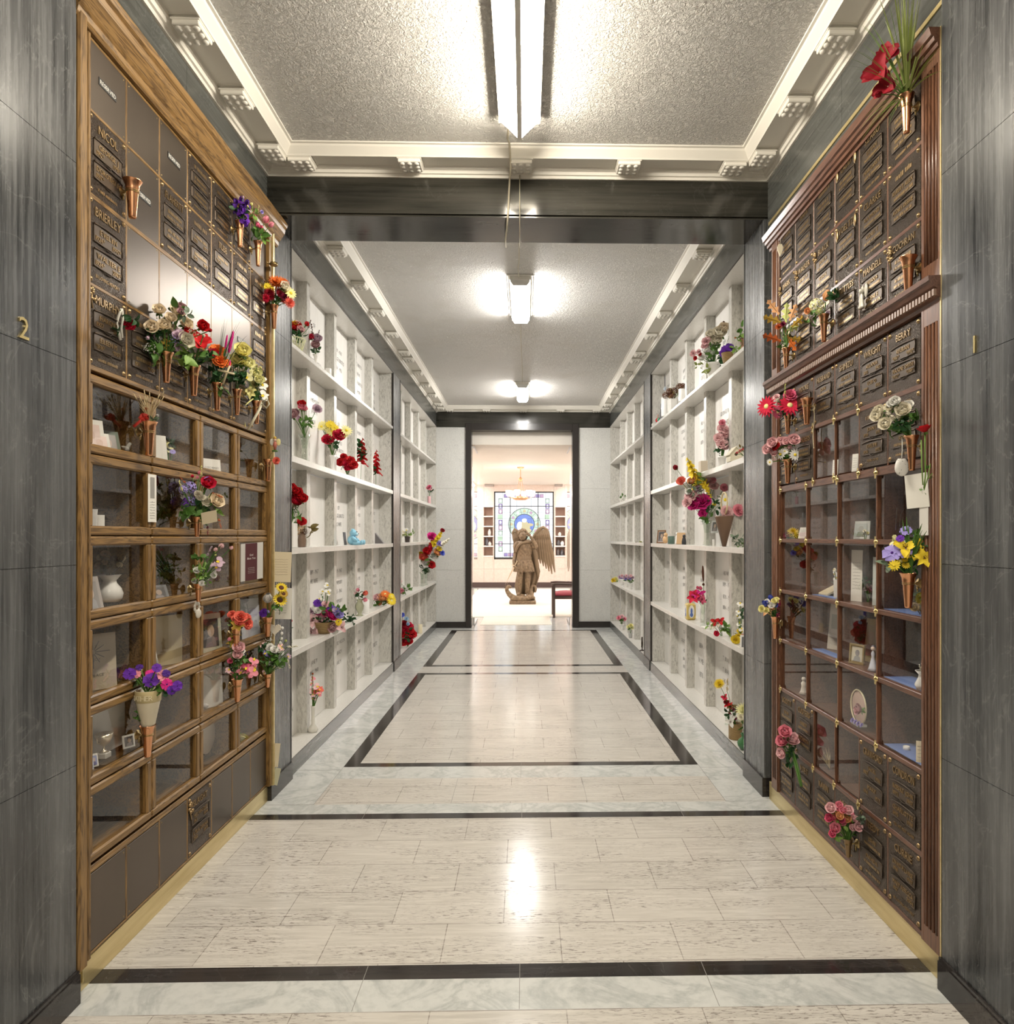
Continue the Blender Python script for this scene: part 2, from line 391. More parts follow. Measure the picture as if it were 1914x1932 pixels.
# cornice with mutules, one run per bay
def mutule():
    mb = MB().box(-.055, .055, -.062, .062, -.030, .012, 0, .004).box(-.060, .060, -.068, .068, -.012, -.002, 0, .003).box(-.066, .066, -.074, .074, .004, .016, 0, .003)
    for i in (-1, 0, 1):
        for j in (-1, 0, 1): mb.lathe([(.0001, -.007), (.0125, -.0065), (.0145, 0)], (i*.035, j*.039, -.030), 10)
    return mb
MUT = mutule().mesh('mutule', M_PLASTER)
def cornice(n, y0, y1, ysl, xs_far, near=True):
    prof = [(0, ZC-.002), (.012, ZC-.002), (.016, ZC+.012), (.026, ZC+.014), (.032, ZC+.030), (.040, ZC+.033), (.044, ZC+.044), (.160, ZC+.044), (.160, ZC+.030), (.168, ZC+.028), (.172, ZC+.036), (.196, ZC+.068), (.200, ZC+.078), (.212, ZC+.080), (.214, ZT+.004), (0, ZT+.004)]
    mb = MB()
    # mitred ring: four runs
    cs = [(WL, y0), (WR, y0), (WR, y1), (WL, y1)]; inn = [(1, 1), (-1, 1), (-1, -1), (1, -1)]
    rings = [[(x + d*ix, y + d*iy, z) for d, z in prof] for (x, y), (ix, iy) in zip(cs, inn)]
    m = len(prof); vs = [p for r in rings for p in r]; fs = []
    for i in range(4):
        if i == 0 and not near: continue
        j = (i+1) % 4
        for k in range(m): fs.append((i*m+k, j*m+k, j*m+(k+1) % m, i*m+(k+1) % m))
    mb.add(vs, fs)
    o = struct(mb.build('trim_%d' % n, M_PLASTER, fix=True))
    def mut(x, y, rz):
        q = bpy.data.objects.new('mutule', MUT); COL.objects.link(q); q.parent = o; q.location = (x, y, ZC+.036); q.rotation_euler = (0, 0, rz)
    for y in ysl: mut(WL+.105, y, 0); mut(WR-.105, y, PI)
    for x in xs_far: mut(x, y1-.105, PI/2); 
    if near:
        for x in xs_far: mut(x, y0+.105, -PI/2)
    lf = MB()
    for cx, sx in ((WL+.105, -1), (WR-.105, 1)):
        for q in range(5):
            a = PI*.25 + (q-2)*.5; lf.ball((cx+math.cos(a)*.03*sx, y1-.105+math.sin(a)*.03, ZC+.034), .022, 8, 5, 0, (1, 1, .5))
    lf.build('corner_leaf', M_PLASTER, o)
cornice(9, -2.6, YB0, [3.74, 3.29, 2.853, 2.41, 1.97, 1.53, 1.1, .65, .2], [-1.24, -.64, -.025, .575, 1.165])
cornice(10, YB1, YE, [4.42, 5.03, 5.71, 6.40, 7.09, 7.79, 8.08, 8.75, 9.43, 10.12, 10.8, 11.12], [-1.24, -.64, -.035, .575, 1.165])
# end wall with the doorway
def end_wall():
    DX0, DX1, DZ = -.893, .775, 3.262; OX0, OX1, OZ = -.989, .882, 3.372
    w = MB()
    for x0, x1 in ((WL-.2, OX0), (OX1, WR+.2)):
        for a, b in ((0, .95), (.952, 1.62), (1.622, 2.30), (2.302, 3.31)): w.box(x0, x1, YE, YE+.2, a, b)
    w.box(OX0, OX1, YE+.02, YE+.2, OZ, ZT)
    struct(w.build('wall_end', M_ENDW))
    fz = MB().box(WL, WR, YE-.02, YE+.05, 3.312, ZC+.03)
    struct(fz.build('trim_11', M_DARK_X))
    fr = MB()
    fr.box(OX0, DX0, YE-.035, YE+.22, 0, OZ, 0, .004).box(DX1, OX1, YE-.035, YE+.22, 0, OZ, 0, .004).box(DX0, DX1, YE-.035, YE+.22, DZ, OZ, 0, .001)
    struct(fr.build('trim_12', M_FRAME))
    bb = MB().box(WL, OX0, YE-.018, YE, 0, .10).box(OX1, WR, YE-.018, YE, 0, .10)
    struct(bb.build('baseboard_end', M_FRAME))
    for n, x, sx in ((1, DX0+.012, 1), (2, DX1-.012, -1)):      # glass leaves standing open into the chapel
        d = struct(MB().box(x, x+sx*.012, YE+.24, YE+1.05, .03, DZ-.26, 0).build('door_%d' % n, M_PANE))
        MB().box(x-.008, x+.020*sx, YE+.23, YE+.27, .02, .14).box(x-.008, x+.020*sx, YE+.24, YE+1.05, .01, .03).box(x-.008, x+.02*sx, YE+.24, YE+1.05, DZ-.26, DZ-.235).build('rail', plain('steel', (.6,.6,.6), .3, 1.0), d)
end_wall()
# ------------------------------------------------------------------ ceiling lamps of the corridor and one unseen fill lamp
def lens_mat(name, col, s):
    return emit(name, col, s)
M_LAMP_F = lens_mat('lamp_lens_front', C_FRONT, L_FRONT); M_LAMP_M = lens_mat('lamp_lens_mid', C_MID, L_MID); M_FILL_R = lens_mat('fill_lens_rear', C_FRONT, L_FILL)
M_LBODY = plain('lamp_enamel', (.78,.76,.70), .4)
def vee_lamp(y0, y1, label, mat):
    x = -.030; zt = ZT-.012; t = thing('ceiling_lamp', label, 'ceiling light', (x, (y0+y1)/2, ZT))
    hw = .097; zr = ZT-.115; zc = ZT-.030
    b = MB().box(x-.06, x+.06, y0+.05, y1-.05, zt-.01, ZT)
    b.add([(x-hw,y0,zc),(x-hw,y1,zc),(x-hw-.006,y1,zc+.012),(x-hw-.006,y0,zc+.012)], [(0,1,2,3)]); b.add([(x+hw,y0,zc),(x+hw,y1,zc),(x+hw+.006,y1,zc+.012),(x+hw+.006,y0,zc+.012)], [(3,2,1,0)])
    b.box(x-hw-.008, x-hw+.006, y0, y1, zc-.006, zc+.014).box(x+hw-.006, x+hw+.008, y0, y1, zc-.006, zc+.014)
    b.box(x-hw, x+hw, y0+.002, y1-.002, zc+.010, zc+.014).box(x-.03, x+.03, y0+.1, y0+.25, zc, ZT).box(x-.03, x+.03, y1-.25, y1-.1, zc, ZT)
    b.build('housing', M_LBODY, t)
    MB().box(x-.0115, x+.0115, y0-.004, y1+.004, zr-.010, zr+.012).build('centre_rail', M_LBODY, t)
    for y in (y0, y1): MB().add([(x-hw,y,zc),(x+hw,y,zc),(x,y,zr)], [(0,1,2)]).build('end_plate', M_LBODY, t)
    for sx in (-1, 1):
        MB().add([(x+sx*.011,y0,zr+.004),(x+sx*(hw-.006),y0,zc),(x+sx*(hw-.006),y1,zc),(x+sx*.011,y1,zr+.004)], [(0,1,2,3) if sx < 0 else (3,2,1,0)]).build('lens', mat, t)
vee_lamp(2.18, 3.50, 'long white vee-shaped ceiling lamp in front of the dark stone beam', M_LAMP_F)
vee_lamp(-1.4, .3, 'added vee-shaped fill lamp on the unseen ceiling behind the viewer', M_FILL_R)  # added fill lamp, out of view, to brighten the foreground
def wrap_lamp(x, y0, y1, label):
    t = thing('ceiling_lamp', label, 'ceiling light', (x, (y0+y1)/2, ZT), 'wraparound lamps of the inner passage')
    MB().box(x-.108, x+.108, y0, y1, ZT-.012, ZT, 0, .003).build('mounting_plate', M_LBODY, t)
    zb = ZT-.088; pr = [(-.0825, ZT-.040), (-.080, zb+.030), (-.058, zb), (.058, zb), (.080, zb+.030), (.0825, ZT-.040)]; MB().box(x-.086, x+.086, y0+.012, y1-.012, ZT-.042, ZT-.012, 0, .002).build('tray', M_LBODY, t)
    n = len(pr); vs = [(x+a, y, z) for y in (y0+.02, y1-.02) for a, z in pr]
    MB().add(vs, [(k, k+1, n+k+1, n+k) for k in range(n-1)]).build('lens', M_LAMP_M, t)
    MB().add([(x+a, y0+.018, z) for a, z in pr], [tuple(range(n))[::-1]]).build('end_cap', plain('lamp_endcap', (.80,.79,.77), .5), t)
    MB().add([(x+a, y1-.018, z) for a, z in pr], [tuple(range(n))]).build('end_cap', plain('lamp_endcap', (.80,.79,.77), .5), t)
wrap_lamp(-.045, 5.60, 6.63, 'larger of the two glowing wraparound ceiling lamps beyond the stone beam')
wrap_lamp(-.045, 9.48, 10.50, 'smaller glowing wraparound ceiling lamp just before the chapel doorway')
# cables that feed the lamps
def cable(pts, r, label, mat):
    mb = MB().tube(pts, r, 6)
    return tag(mb.build('lamp_cable', mat, off=pts[0], fix=False), label, 'cable')
M_CABLE = plain('cream_cable', (.66,.60,.46), .5)
p0 = lambda x, y, Y: on_y(x, y, Y)
cable([(-.085, 3.49, ZT-.03), p0(958, 262, 3.62), p0(961, 268, 3.70), p0(963, 290, 3.76), p0(964, 318, 3.82), p0(962, 338, 3.925), p0(959, 400, 3.935), p0(958, 415, 3.955), p0(957, 430, 4.02), p0(954, 452, 4.15), p0(955, 466, 4.27)], .0055, 'cream cable hanging from the big vee-shaped lamp across the dark beam', M_CABLE)
cable([p0(981, 330, 3.93), p0(981, 412, 3.935), p0(981, 464, 4.305), (-.045, 4.5, ZT-.008), p0(980, 490, 5.28), p0(978, 505, 5.45), p0(979, 522, 5.59)], .003, 'thin cable running over the beam to the first wraparound lamp', M_CABLE)
cable([(-.045, 6.64, ZT-.02), (-.05, 7.4, ZT-.006), (-.045, 8.1, ZT-.008), (-.04, 8.8, ZT-.006), (-.045, 9.46, ZT-.02)], .003, 'thin cable along the ceiling joining the two wraparound lamps', M_CABLE)
# house numbers on the near walls
for s_, X, y, z, h, rt, nm in (('2', -1.443, 2.008, 2.068, .061, Vector((0,1,0)), 'dark marble beside the oak cabinet'), ('1', 1.38, 2.084, 2.064, .053, Vector((0,-1,0)), 'dark marble beside the mahogany cabinet')):
    mb = MB(); text(mb, s_, h, Vector((X, y, z)), rt, Vector((0,0,1)), None, .005)
    tag(mb.build('wall_number', M_BRASS, off=(X, y, z)), 'small brass numeral %s fixed to the %s' % ('two' if s_ == '2' else 'one', nm), 'number sign')
# ================================================================== NICHE CABINETS
Z = Vector((0,0,1))
class Side:                        # a long wall: y along it, d out of it into the passage
    def __init__(s, sx, W): s.sx = sx; s.W = W; s.right = Vector((0, -sx, 0)); s.nrm = Vector((-sx, 0, 0))
    def x(s, d): return s.W - s.sx * d
    def p(s, y, z, d=0): return Vector((s.x(d), y, z))
    def box(s, mb, y0, y1, z0, z1, d0, d1, mi=0, bev=0): return mb.box(s.x(d0), s.x(d1), y0, y1, z0, z1, mi, bev)
LS, RS = Side(-1, WL), Side(1, WR)
ROSETTE = MB().lathe([(.0001, .007), (.003, .007), (.0045, .005), (.0085, .0035), (.0095, 0)], n=10)
rosette_mesh = {}
rcount = {}
def rosettes(S, plaque, pts, cab):
    for y, z in pts:
        if rcount.get(cab, 0) >= 100: return
        rcount[cab] = rcount.get(cab, 0) + 1
        if S.sx not in rosette_mesh:
            R = Matrix.Rotation(PI/2 * (1 if S.sx < 0 else -1), 4, 'Y'); m = MB(); m.join(ROSETTE, R); rosette_mesh[S.sx] = m.mesh('rosette', M_LETTER)
        o = bpy.data.objects.new('rosette', rosette_mesh[S.sx]); COL.objects.link(o); o.parent = plaque; o.location = S.p(y, z, .006) - wloc(plaque)
def nameplate(S, y0, y1, z0, z1, d):           # raised scroll with a curled top edge
    mb = MB(); c = .010; n = 8
    S.box(mb, y0, y1, z0, z1, d, d+.003, 0, .0012)
    top = []; ym = (y0+y1)/2
    for k in range(n+1):
        t = k/n; top.append(S.p(y0+(y1-y0)*t, z1+.006*(1-(2*t-1)**2), d+.004))
    mb.tube(top, .0032, 5)
    mb.tube([S.p(y1 if S.sx < 0 else y0, z1, d+.004), S.p(y1 if S.sx < 0 else y0, z0+.004, d+.004)], .0022, 4)
    mb.tube([S.p(y0, z0, d+.003), S.p(ym-.02, z0, d+.003), S.p(ym-.012, z0-.006, d+.003), S.p(ym+.012, z0-.006, d+.003), S.p(ym+.02, z0, d+.003), S.p(y1, z0, d+.003)], .0022, 4)
    return mb
def engr_bars(mb, S, y, z, h, wd, d, rnd):      # a worn line too rubbed to read
    x = -wd/2
    while x < wd/2:
        k = rnd.uniform(.4, .8)*h; a = y + S.right.y*x; b = y + S.right.y*(x+k*.7)
        S.box(mb, a, b, z, z+h*rnd.uniform(.75, 1), d, d+.0015); x += k + (h*.5 if rnd.random() < .15 else 0)
def plaque(S, cab, cname, y0, y1, z0, z1, spec, rnd, rcorn=4):
    """SPEC None: plain plate; '' a worn plaque; (surname, first, dates, second, dates, foot)"""
    g = .0045; y0 += g; y1 -= g; z0 += g; z1 -= g; d = .002
    yc = (y0+y1)/2; wd = (y1-y0); hh = (z1-z0)
    if spec is None or spec == 'RESERVED':
        o = S.box(MB(), y0, y1, z0, z1, d-.01, d+.004, 0, .0012).build('blank_plate', M_PLATE, cab)
        sc = MB()
        for y in (y0+.013, y1-.013):
            for z in (z0+.013, z1-.013): sc.join(ROSETTE, Matrix.Translation(S.p(y, z, d+.003)) @ Matrix.Rotation(PI/2*(1 if S.sx < 0 else -1), 4, 'Y') @ Matrix.Scale(.38, 4))
        sc.build('screws', M_BRASSD, o)
        if spec:
            l = S.box(MB(), yc-.05, yc+.05, z0+hh*.47, z0+hh*.47+.026, d+.004, d+.006); lo = l.build('reserved_label', plain('dark_label', (.04,.04,.04), .4), o)
            t = MB(); text(t, 'RESERVED', .014, S.p(yc, z0+hh*.47+.006, d+.0062), S.right, Z, .09, .0004); t.build('label_lettering', M_PAPER, o)
        return o
    o = S.box(MB(), y0, y1, z0, z1, d-.01, d+.005, 0, .002).build('bronze_plaque', M_BRONZE, cab)
    e = d+.005; L = MB(); sur, f1, d1, f2, d2, foot = spec
    top = z1
    if sur:
        text(L, sur, hh*.105, S.p(yc, z1-hh*.20, e), S.right, Z, wd*.66, .003, 0, 'c', .9)
    else: engr_bars(L, S, yc, z1-hh*.19, hh*.07, wd*.5, e, rnd)
    for nm, dt, zt in ((f1, d1, z1-hh*.30), (f2, d2, z1-hh*.585)):
        zb = zt - hh*.20; a, b = yc-wd*.37, yc+wd*.37
        nameplate(S, a, b, zb, zt, e).build('nameplate', M_NPLATE, o)
        e2 = e+.003
        if nm: text(L, nm, hh*.062, S.p(yc, zt-hh*.095, e2), S.right, Z, wd*.62, .002)
        else: engr_bars(L, S, yc, zt-hh*.095, hh*.055, wd*.5, e2, rnd)
        if dt:
            q = dt.split('-'); text(L, q[0], hh*.055, S.p(yc-S.right.y*wd*.22, zb+hh*.022, e2), S.right, Z, wd*.22, .002)
            if len(q) > 1: text(L, q[1], hh*.055, S.p(yc+S.right.y*wd*.22, zb+hh*.022, e2), S.right, Z, wd*.22, .002)
        else: engr_bars(L, S, yc, zb+hh*.022, hh*.045, wd*.55, e2, rnd)
    if foot: text(L, foot, hh*.042, S.p(yc, z0+hh*.09, e), S.right, Z, wd*.62, .0015)
    elif rnd.random() < .5: engr_bars(L, S, yc, z0+hh*.085, hh*.04, wd*.5, e, rnd)
    L.build('lettering', M_LETTER, o)
    cs = [(y0+.014, z1-.014), (y1-.014, z0+.014), (y1-.014, z1-.014), (y0+.014, z0+.014)][:rcorn]
    rosettes(S, o, cs, cname)
    return o
def spray(S, o, y, z, sc, d=.010):               # a cast flower spray on a plaque
    mb = MB(); r = random.Random(int(y*1000))
    for k in range(7):
        a = k*.9; mb.ball(S.p(y+S.right.y*math.cos(a)*.012*sc*(k*.25+.3), z+math.sin(a)*.02*sc*(k*.2+.3), d), .008*sc, 7, 5)
    mb.tube([S.p(y, z, d), S.p(y-S.right.y*.004, z-.03*sc, d), S.p(y+S.right.y*.004, z-.06*sc, d)], .003*sc, 5)
    mb.build('flower_emblem', M_LETTER, o)
def glass_door(S, cab, y0, y1, z0, z1, fw, mf, bev=.006, d1=.012, clasp=0):
    mb = MB(); e = .002
    S.box(mb, y0+e, y1-e, z0+e, z0+fw, -.012, d1, 0, bev); S.box(mb, y0+e, y1-e, z1-fw, z1-e, -.012, d1, 0, bev)
    S.box(mb, y0+e, y0+fw, z0+fw-.004, z1-fw+.004, -.012, d1-.0005, 1, bev); S.box(mb, y1-fw, y1-e, z0+fw-.004, z1-fw+.004, -.012, d1-.0005, 1, bev)
    o = mb.build('niche_door', mf, cab)
    S.box(MB(), y0+fw-.004, y1-fw+.004, z0+fw-.004, z1-fw+.004, -.008, -.005).build('pane', M_PANE, o)
    return o
DEPTH = .30
def cells(S, cab, ys, zs, mat_in, mat_back, skip=()):
    for i in range(len(ys)-1):
        for j in range(len(zs)-1):
            if (i, j) in skip: continue
            y0, y1, z0, z1 = ys[i]+.006, ys[i+1]-.006, zs[j]+.006, zs[j+1]-.006
            mb = MB(); X0, X1 = S.x(-.014), S.x(-DEPTH)
            mb.quad((X1,y0,z0),(X1,y1,z0),(X1,y1,z1),(X1,y0,z1), 1)
            mb.quad((X0,y0,z0),(X0,y1,z0),(X1,y1,z0),(X1,y0,z0), 0); mb.quad((X0,y0,z1),(X0,y1,z1),(X1,y1,z1),(X1,y0,z1), 0)
            mb.quad((X0,y0,z0),(X0,y0,z1),(X1,y0,z1),(X1,y0,z0), 0); mb.quad((X0,y1,z0),(X0,y1,z1),(X1,y1,z1),(X1,y1,z0), 0)
            mb.build('niche_lining', [mat_in, mat_back], cab)
rnd = random.Random(3)
# ------------------------------------------------------------------ oak cabinet, first wall
oak = thing('niche_cabinet', 'oak niche cabinet with bronze plaques above glazed oak doors and brass plinth', 'columbarium cabinet', (WL, 3.12, 0))
LY = [2.330 + k*.2279 for k in range(8)]; LYG = [2.324, 2.722, 3.122, 3.522, 3.925]
LZP = [2.075, 2.352, 2.655, 2.938, 3.180]; LZG = [.392, .660, .931, 1.220, 1.504, 1.781, 2.060]
def oak_cabinet():
    S = LS; c = oak
    body = MB()
    S.box(body, 2.245, 3.945, .085, 3.31, -.34, -.315, 1); S.box(body, 2.245, 2.318, .085, 3.31, -.34, -.008, 1); S.box(body, 3.928, 3.946, .085, 3.31, -.34, -.008, 1)
    S.box(body, 2.30, 3.94, 2.062, 3.25, -.03, -.008, 0); S.box(body, 2.30, 3.94, .085, .385, -.03, -.008, 0)
    S.box(body, 2.2445, 3.946, 3.18, 3.31, -.3, 0, 0)
    body.build('carcass', [OAK_Y, OAK_Z], c)
    # lattice of oak strips between the plaques
    def strip(*a): S.box(MB(), *a).build('lattice_strip', [OAK_Y, OAK_Z], c)
    for z in (.097, .372): strip(2.33, 3.925, z-.005, z+.005, -.004, .007, 0, .002)
    strip(2.33, 3.925, .366, .391, -.004, .006, 0, .002)
    for z in LZP: strip(2.33, 3.925, z-(.012 if z in (2.655, 2.075) else .006), z+.006, -.004, .008, 0, .002)
    for y in LY[1:-1]:
        strip(y-.0055, y+.0055, 2.075, 3.18, -.004, .007, 1, .002); strip(y-.0055, y+.0055, .097, .37, -.004, .007, 1, .002)
    tr = S.box(MB(), 2.252, 2.297, .088, 3.26, -.01, .032, 0, .006).build('side_trim', OAK_Z, c)
    S.box(MB(), 2.301, 2.329, .03, 3.24, -.01, .012, 0, .001).build('brass_strip', M_BRASSB, c)
    tr = MB(); S.box(tr, 2.322, 2.338, .088, 3.24, -.004, .016, 0, .003); tr.build('side_trim', OAK_Z, c)
    tr = MB(); S.box(tr, 3.918, 3.944, .088, 3.25, -.01, .030, 0, .006); tr.build('side_trim', OAK_Z, c)
    S.box(MB(), 3.944, 3.962, .088, 3.25, -.01, .040, 0, .002).build('brass_strip', M_BRASSB, c)
    S.box(MB(), 2.243, 3.948, 0, .088, -.05, .004, 0, .001).build('plinth', M_BRASSB, c)
    pr = [(-.02, 3.185), (.022, 3.185), (.030, 3.196), (.034, 3.212), (.032, 3.216), (.042, 3.226), (.066, 3.262), (.072, 3.283), (.070, 3.288), (.080, 3.296), (.086, 3.312), (.086, 3.318), (-.02, 3.318)]
    MB().extrude_y([(S.x(d), z) for d, z in pr], 2.2445, 4.045).build('crown_moulding', OAK_Y, c, fix=True)
    cells(S, c, LYG, LZG, OAK_Y, PANEL_W)
    for i in range(4):
        for j in range(6):
            glass_door(S, c, LYG[i], LYG[i+1], LZG[j]+(.008 if j == 0 else 0), LZG[j+1]-(.008 if j == 5 else 0), .034, [OAK_Y, OAK_Z])
    P = {(0,3): 'RESERVED', (1,3): None, (2,3): 'RESERVED', (3,3): ('', '', '', '', '', ''), (4,3): ('', '', '', '', '', ''), (5,3): ('', '', '', '', '', ''), (6,3): None,
         (0,2): ('NICOL', 'GEORGE J', '1912*-1991*', 'DOROTHY M', '1917*', ''), (1,2): 'RESERVED', (2,2): ('FLAHERTY', '', '', '', '', ''), (3,2): ('', '', '1933-1977', '', '1921-1977', ''), (4,2): ('TUBB', '', '*1925', '', '', ''), (5,2): ('', '', '', '', '', ''), (6,2): ('', '', '', '', '', ''),
         (0,1): ('BRIERLEY', 'EVELYN', '1924*-1997*', 'WALTER E', '1924*-2002*', 'IN LOVING MEMORY'), (1,1): None, (2,1): None, (3,1): None, (4,1): None, (5,1): 'RESERVED', (6,1): ('', '', '', '', '', ''),
         (0,0): ('MURPHY', 'HAROLD', '1927-*1997*', 'EILEEN M', '*1934*-*1997*', ''), (1,0): ('', '', '', '', '1913-*1995*', ''), (2,0): ('', '', '', '', '', ''), (3,0): ('', '', '', '', '', ''), (4,0): ('', '', '', '', '', ''), (5,0): ('', '', '', '', '', ''), (6,0): ('', '', '', '', '', '')}
    # the second plaque row of the photograph steps: bare plates of the third row start one column in
    for (i, j), sp in P.items():
        o = plaque(S, c, 'oak', LY[i], LY[i+1], LZP[j], LZP[j+1], sp, rnd)
        if (i, j) == (0, 0): spray(S, o, LY[0]+.022, 2.325, .9)
    for i in range(7):
        o = plaque(S, c, 'oak', LY[i], LY[i+1], .100, .368, ('SLAGHT', 'MELVIN DEE', '1913-1994', 'LYLA DIANA', '1922-1970', '') if i == 3 else None, rnd)
        if i == 3: spray(S, o, LY[3]+.024, .325, 1.0)
oak_cabinet()
# ------------------------------------------------------------------ mahogany cabinet, opposite wall
mah = thing('niche_cabinet', 'mahogany niche cabinet with fluted pilasters, bronze plaques and unframed glass niches', 'columbarium cabinet', (WR, 3.08, 0))
RY = [3.756 - k*.2268 for k in range(7)]; RYG = [3.728, 3.386, 3.045, 2.704, 2.372]
RZT = [2.372, 2.622, 2.890, 3.156]
def fluted(S, y0, y1, z0, z1, nf, d):
    mb = MB(); S.box(mb, y0, y1, z0, z1, -.02, d-.006, 0); m = (y1-y0)*.14; w = (y1-y0-2*m)/nf
    S.box(mb, y0, y0+m, z0, z1, d-.006, d, 0, .001); S.box(mb, y1-m, y1, z0, z1, d-.006, d, 0, .001)
    for k in range(nf+1):
        yy = y0+m+k*w
        if k < nf: mb.tube([S.p(yy+w/2, z0+.06, d-.004), S.p(yy+w/2, z1-.06, d-.004)], w*.28, 8)
    S.box(mb, y0+m, y1-m, z0, z0+.06, d-.006, d-.0005); S.box(mb, y0+m, y1-m, z1-.06, z1, d-.006, d-.0005)
    return mb
def mahogany_cabinet():
    S = RS; c = mah
    body = MB()
    S.box(body, 2.262, 3.838, .10, 3.2, -.34, -.315, 1); S.box(body, 2.26, 2.366, .10, 3.2, -.34, -.01, 1); S.box(body, 3.732, 3.838, .10, 3.2, -.34, -.01, 1)
    for a, b in ((2.03, 3.19), (.10, .668)):
        if a > 1: S.box(body, 2.36, 3.74, a, b, -.03, -.008, 0)
    # backing behind plaques in the mixed rows
    S.box(body, RY[2], 3.74, 1.772, 2.03, -.03, -.008, 0); S.box(body, 2.36, RY[4], 1.772, 2.03, -.03, -.008, 0)
    S.box(body, RY[2], 3.74, .10, .668, -.03, -.008, 0); S.box(body, 2.36, RY[4], .10, .668, -.03, -.008, 0); S.box(body, RY[4], RY[2], .10, .382, -.03, -.008, 0)
    body.build('carcass', [MAH_Y, MAH_Z], c)
    for y0, y1 in ((2.262, 2.374), (3.752, 3.836)):
        nf = 4
        fluted(S, y0, y1, 2.372, 3.15, nf, .020).build('fluted_pilaster', MAH_Z, c); fluted(S, y0, y1, .10, 2.285, nf, .020).build('fluted_pilaster', MAH_Z, c)
    for y in (2.376, 3.748): S.box(MB(), y-.006, y+.006, .10, 3.15, -.01, .014, 0, .002).build('stile', MAH_Z, c)
    def strip(*a): S.box(MB(), *a).build('lattice_strip', [MAH_Y, MAH_Z], c)
    for z in RZT[1:3]: strip(2.38, 3.745, z-.008, z+.008, -.004, .008, 0, .002)
    for z in (2.030, 1.765, .672, .382, .103): strip(2.38, 3.745, z-.010, z+.010, -.004, .009, 0, .002)
    strip(2.38, 3.745, 1.742, 1.760, -.004, .009, 0, .002)
    for y in RY[1:-1]:
        strip(y-.004, y+.004, 2.372, 3.15, -.004, .007, 1, .002); strip(y-.004, y+.004, 1.775, 2.285, -.004, .007, 1, .002); strip(y-.004, y+.004, .105, .67, -.004, .007, 1, .002)
    RZG = [.672, .937, 1.205, 1.480, 1.750]
    for z in RZG[1:-1]: strip(2.38, 3.745, z-.010, z+.010, -.31, .009, 0, .002)
    for y in RYG[1:-1]: strip(y-.005, y+.005, .672, 1.75, -.012, .008, 1, .002)
    # dentil cornice in the middle, crown on top, brass edges
    pr = [(-.02, 2.285), (.018, 2.285), (.022, 2.297), (.034, 2.302), (.034, 2.328), (.046, 2.334), (.056, 2.348), (.062, 2.352), (.064, 2.368), (-.02, 2.372)]
    q = MB().extrude_y([(S.x(d), z) for d, z in pr], 2.258, 3.862).build('dentil_cornice', MAH_Y, c, fix=True)
    dn = MB(); k = 2.262
    while k < 3.85: S.box(dn, k, k+.011, 2.304, 2.326, .030, .043); k += .0195
    dn.build('dentils', plain('dentil_wood', (.30,.20,.15), .35), q)
    pr = [(-.02, 3.118), (.014, 3.118), (.016, 3.132), (.028, 3.134), (.030, 3.148), (.040, 3.152), (.043, 3.166), (.052, 3.170), (.056, 3.184), (.060, 3.196), (-.02, 3.196)]
    MB().extrude_y([(S.x(d), z) for d, z in pr], 2.262, 3.885).build('crown_moulding', MAH_Y, c, fix=True)
    S.box(MB(), 2.258, 3.925, 3.285, 3.302, 0, .006).build('brass_strip', M_BRASSB, c)
    S.box(MB(), 2.2565, 2.2625, 0, 3.196, -.05, .022).build('brass_strip', M_BRASSB, c)
    S.box(MB(), 3.838, 3.85, .10, 3.12, -.05, .012).build('brass_strip', M_BRASSB, c)
    S.box(MB(), 2.2565, 3.92, 0, .100, -.05, .003, 0, .001).build('plinth', M_BRASSB, c)
    cells(S, c, RYG[::-1], RZG, MAH_Y, plain('niche_back', (.34,.30,.26), .6))
    cells(S, c, [RY[4], RY[3], RY[2]], [1.775, 2.03], MAH_Y, plain('niche_back', (.34,.30,.26), .6)); cells(S, c, [RY[4], RY[3], RY[2]], [.385, .667], MAH_Y, plain('niche_back', (.34,.30,.26), .6))
    def pane(y0, y1, z0, z1): S.box(MB(), y0+.004, y1-.004, z0+.008, z1-.008, -.006, -.002).build('niche_pane', M_PANE, c)
    for i in range(4):
        for j in range(4): pane(RYG[i+1], RYG[i], RZG[j], RZG[j+1])
    for i in (2, 3): pane(RY[i+1], RY[i], 1.775, 2.03); pane(RY[i+1], RY[i], .385, .667)
    # brass clasps at the corners of the panes
    cl = MB().lathe([(.0001, .010), (.005, .009), (.006, .006), (.010, .005), (.012, 0)], n=8)
    R = Matrix.Rotation(-PI/2, 4, 'Y'); m1 = MB(); m1.join(cl, R)
    m1.add([(-.004, -.006, -.022), (-.004, .006, -.022), (-.004, .010, 0), (-.004, .005, .022), (-.004, -.005, .022), (-.004, -.010, 0)], [(0,1,2,3,4,5)][::-1])
    me = m1.mesh('clasp', M_BRASS)
    pts = [(y, z) for y in RYG for z in RZG[:-1]] + [(y, 1.754) for y in RYG[:-1]] + [(RY[k], z) for k in (2, 3, 4) for z in (1.766, 2.028, .383)]
    for y, z in pts:
        o = bpy.data.objects.new('clasp', me); COL.objects.link(o); o.parent = c; o.location = S.p(y, z, .009) - wloc(c)
    N = ('', '', '', '', '', '')
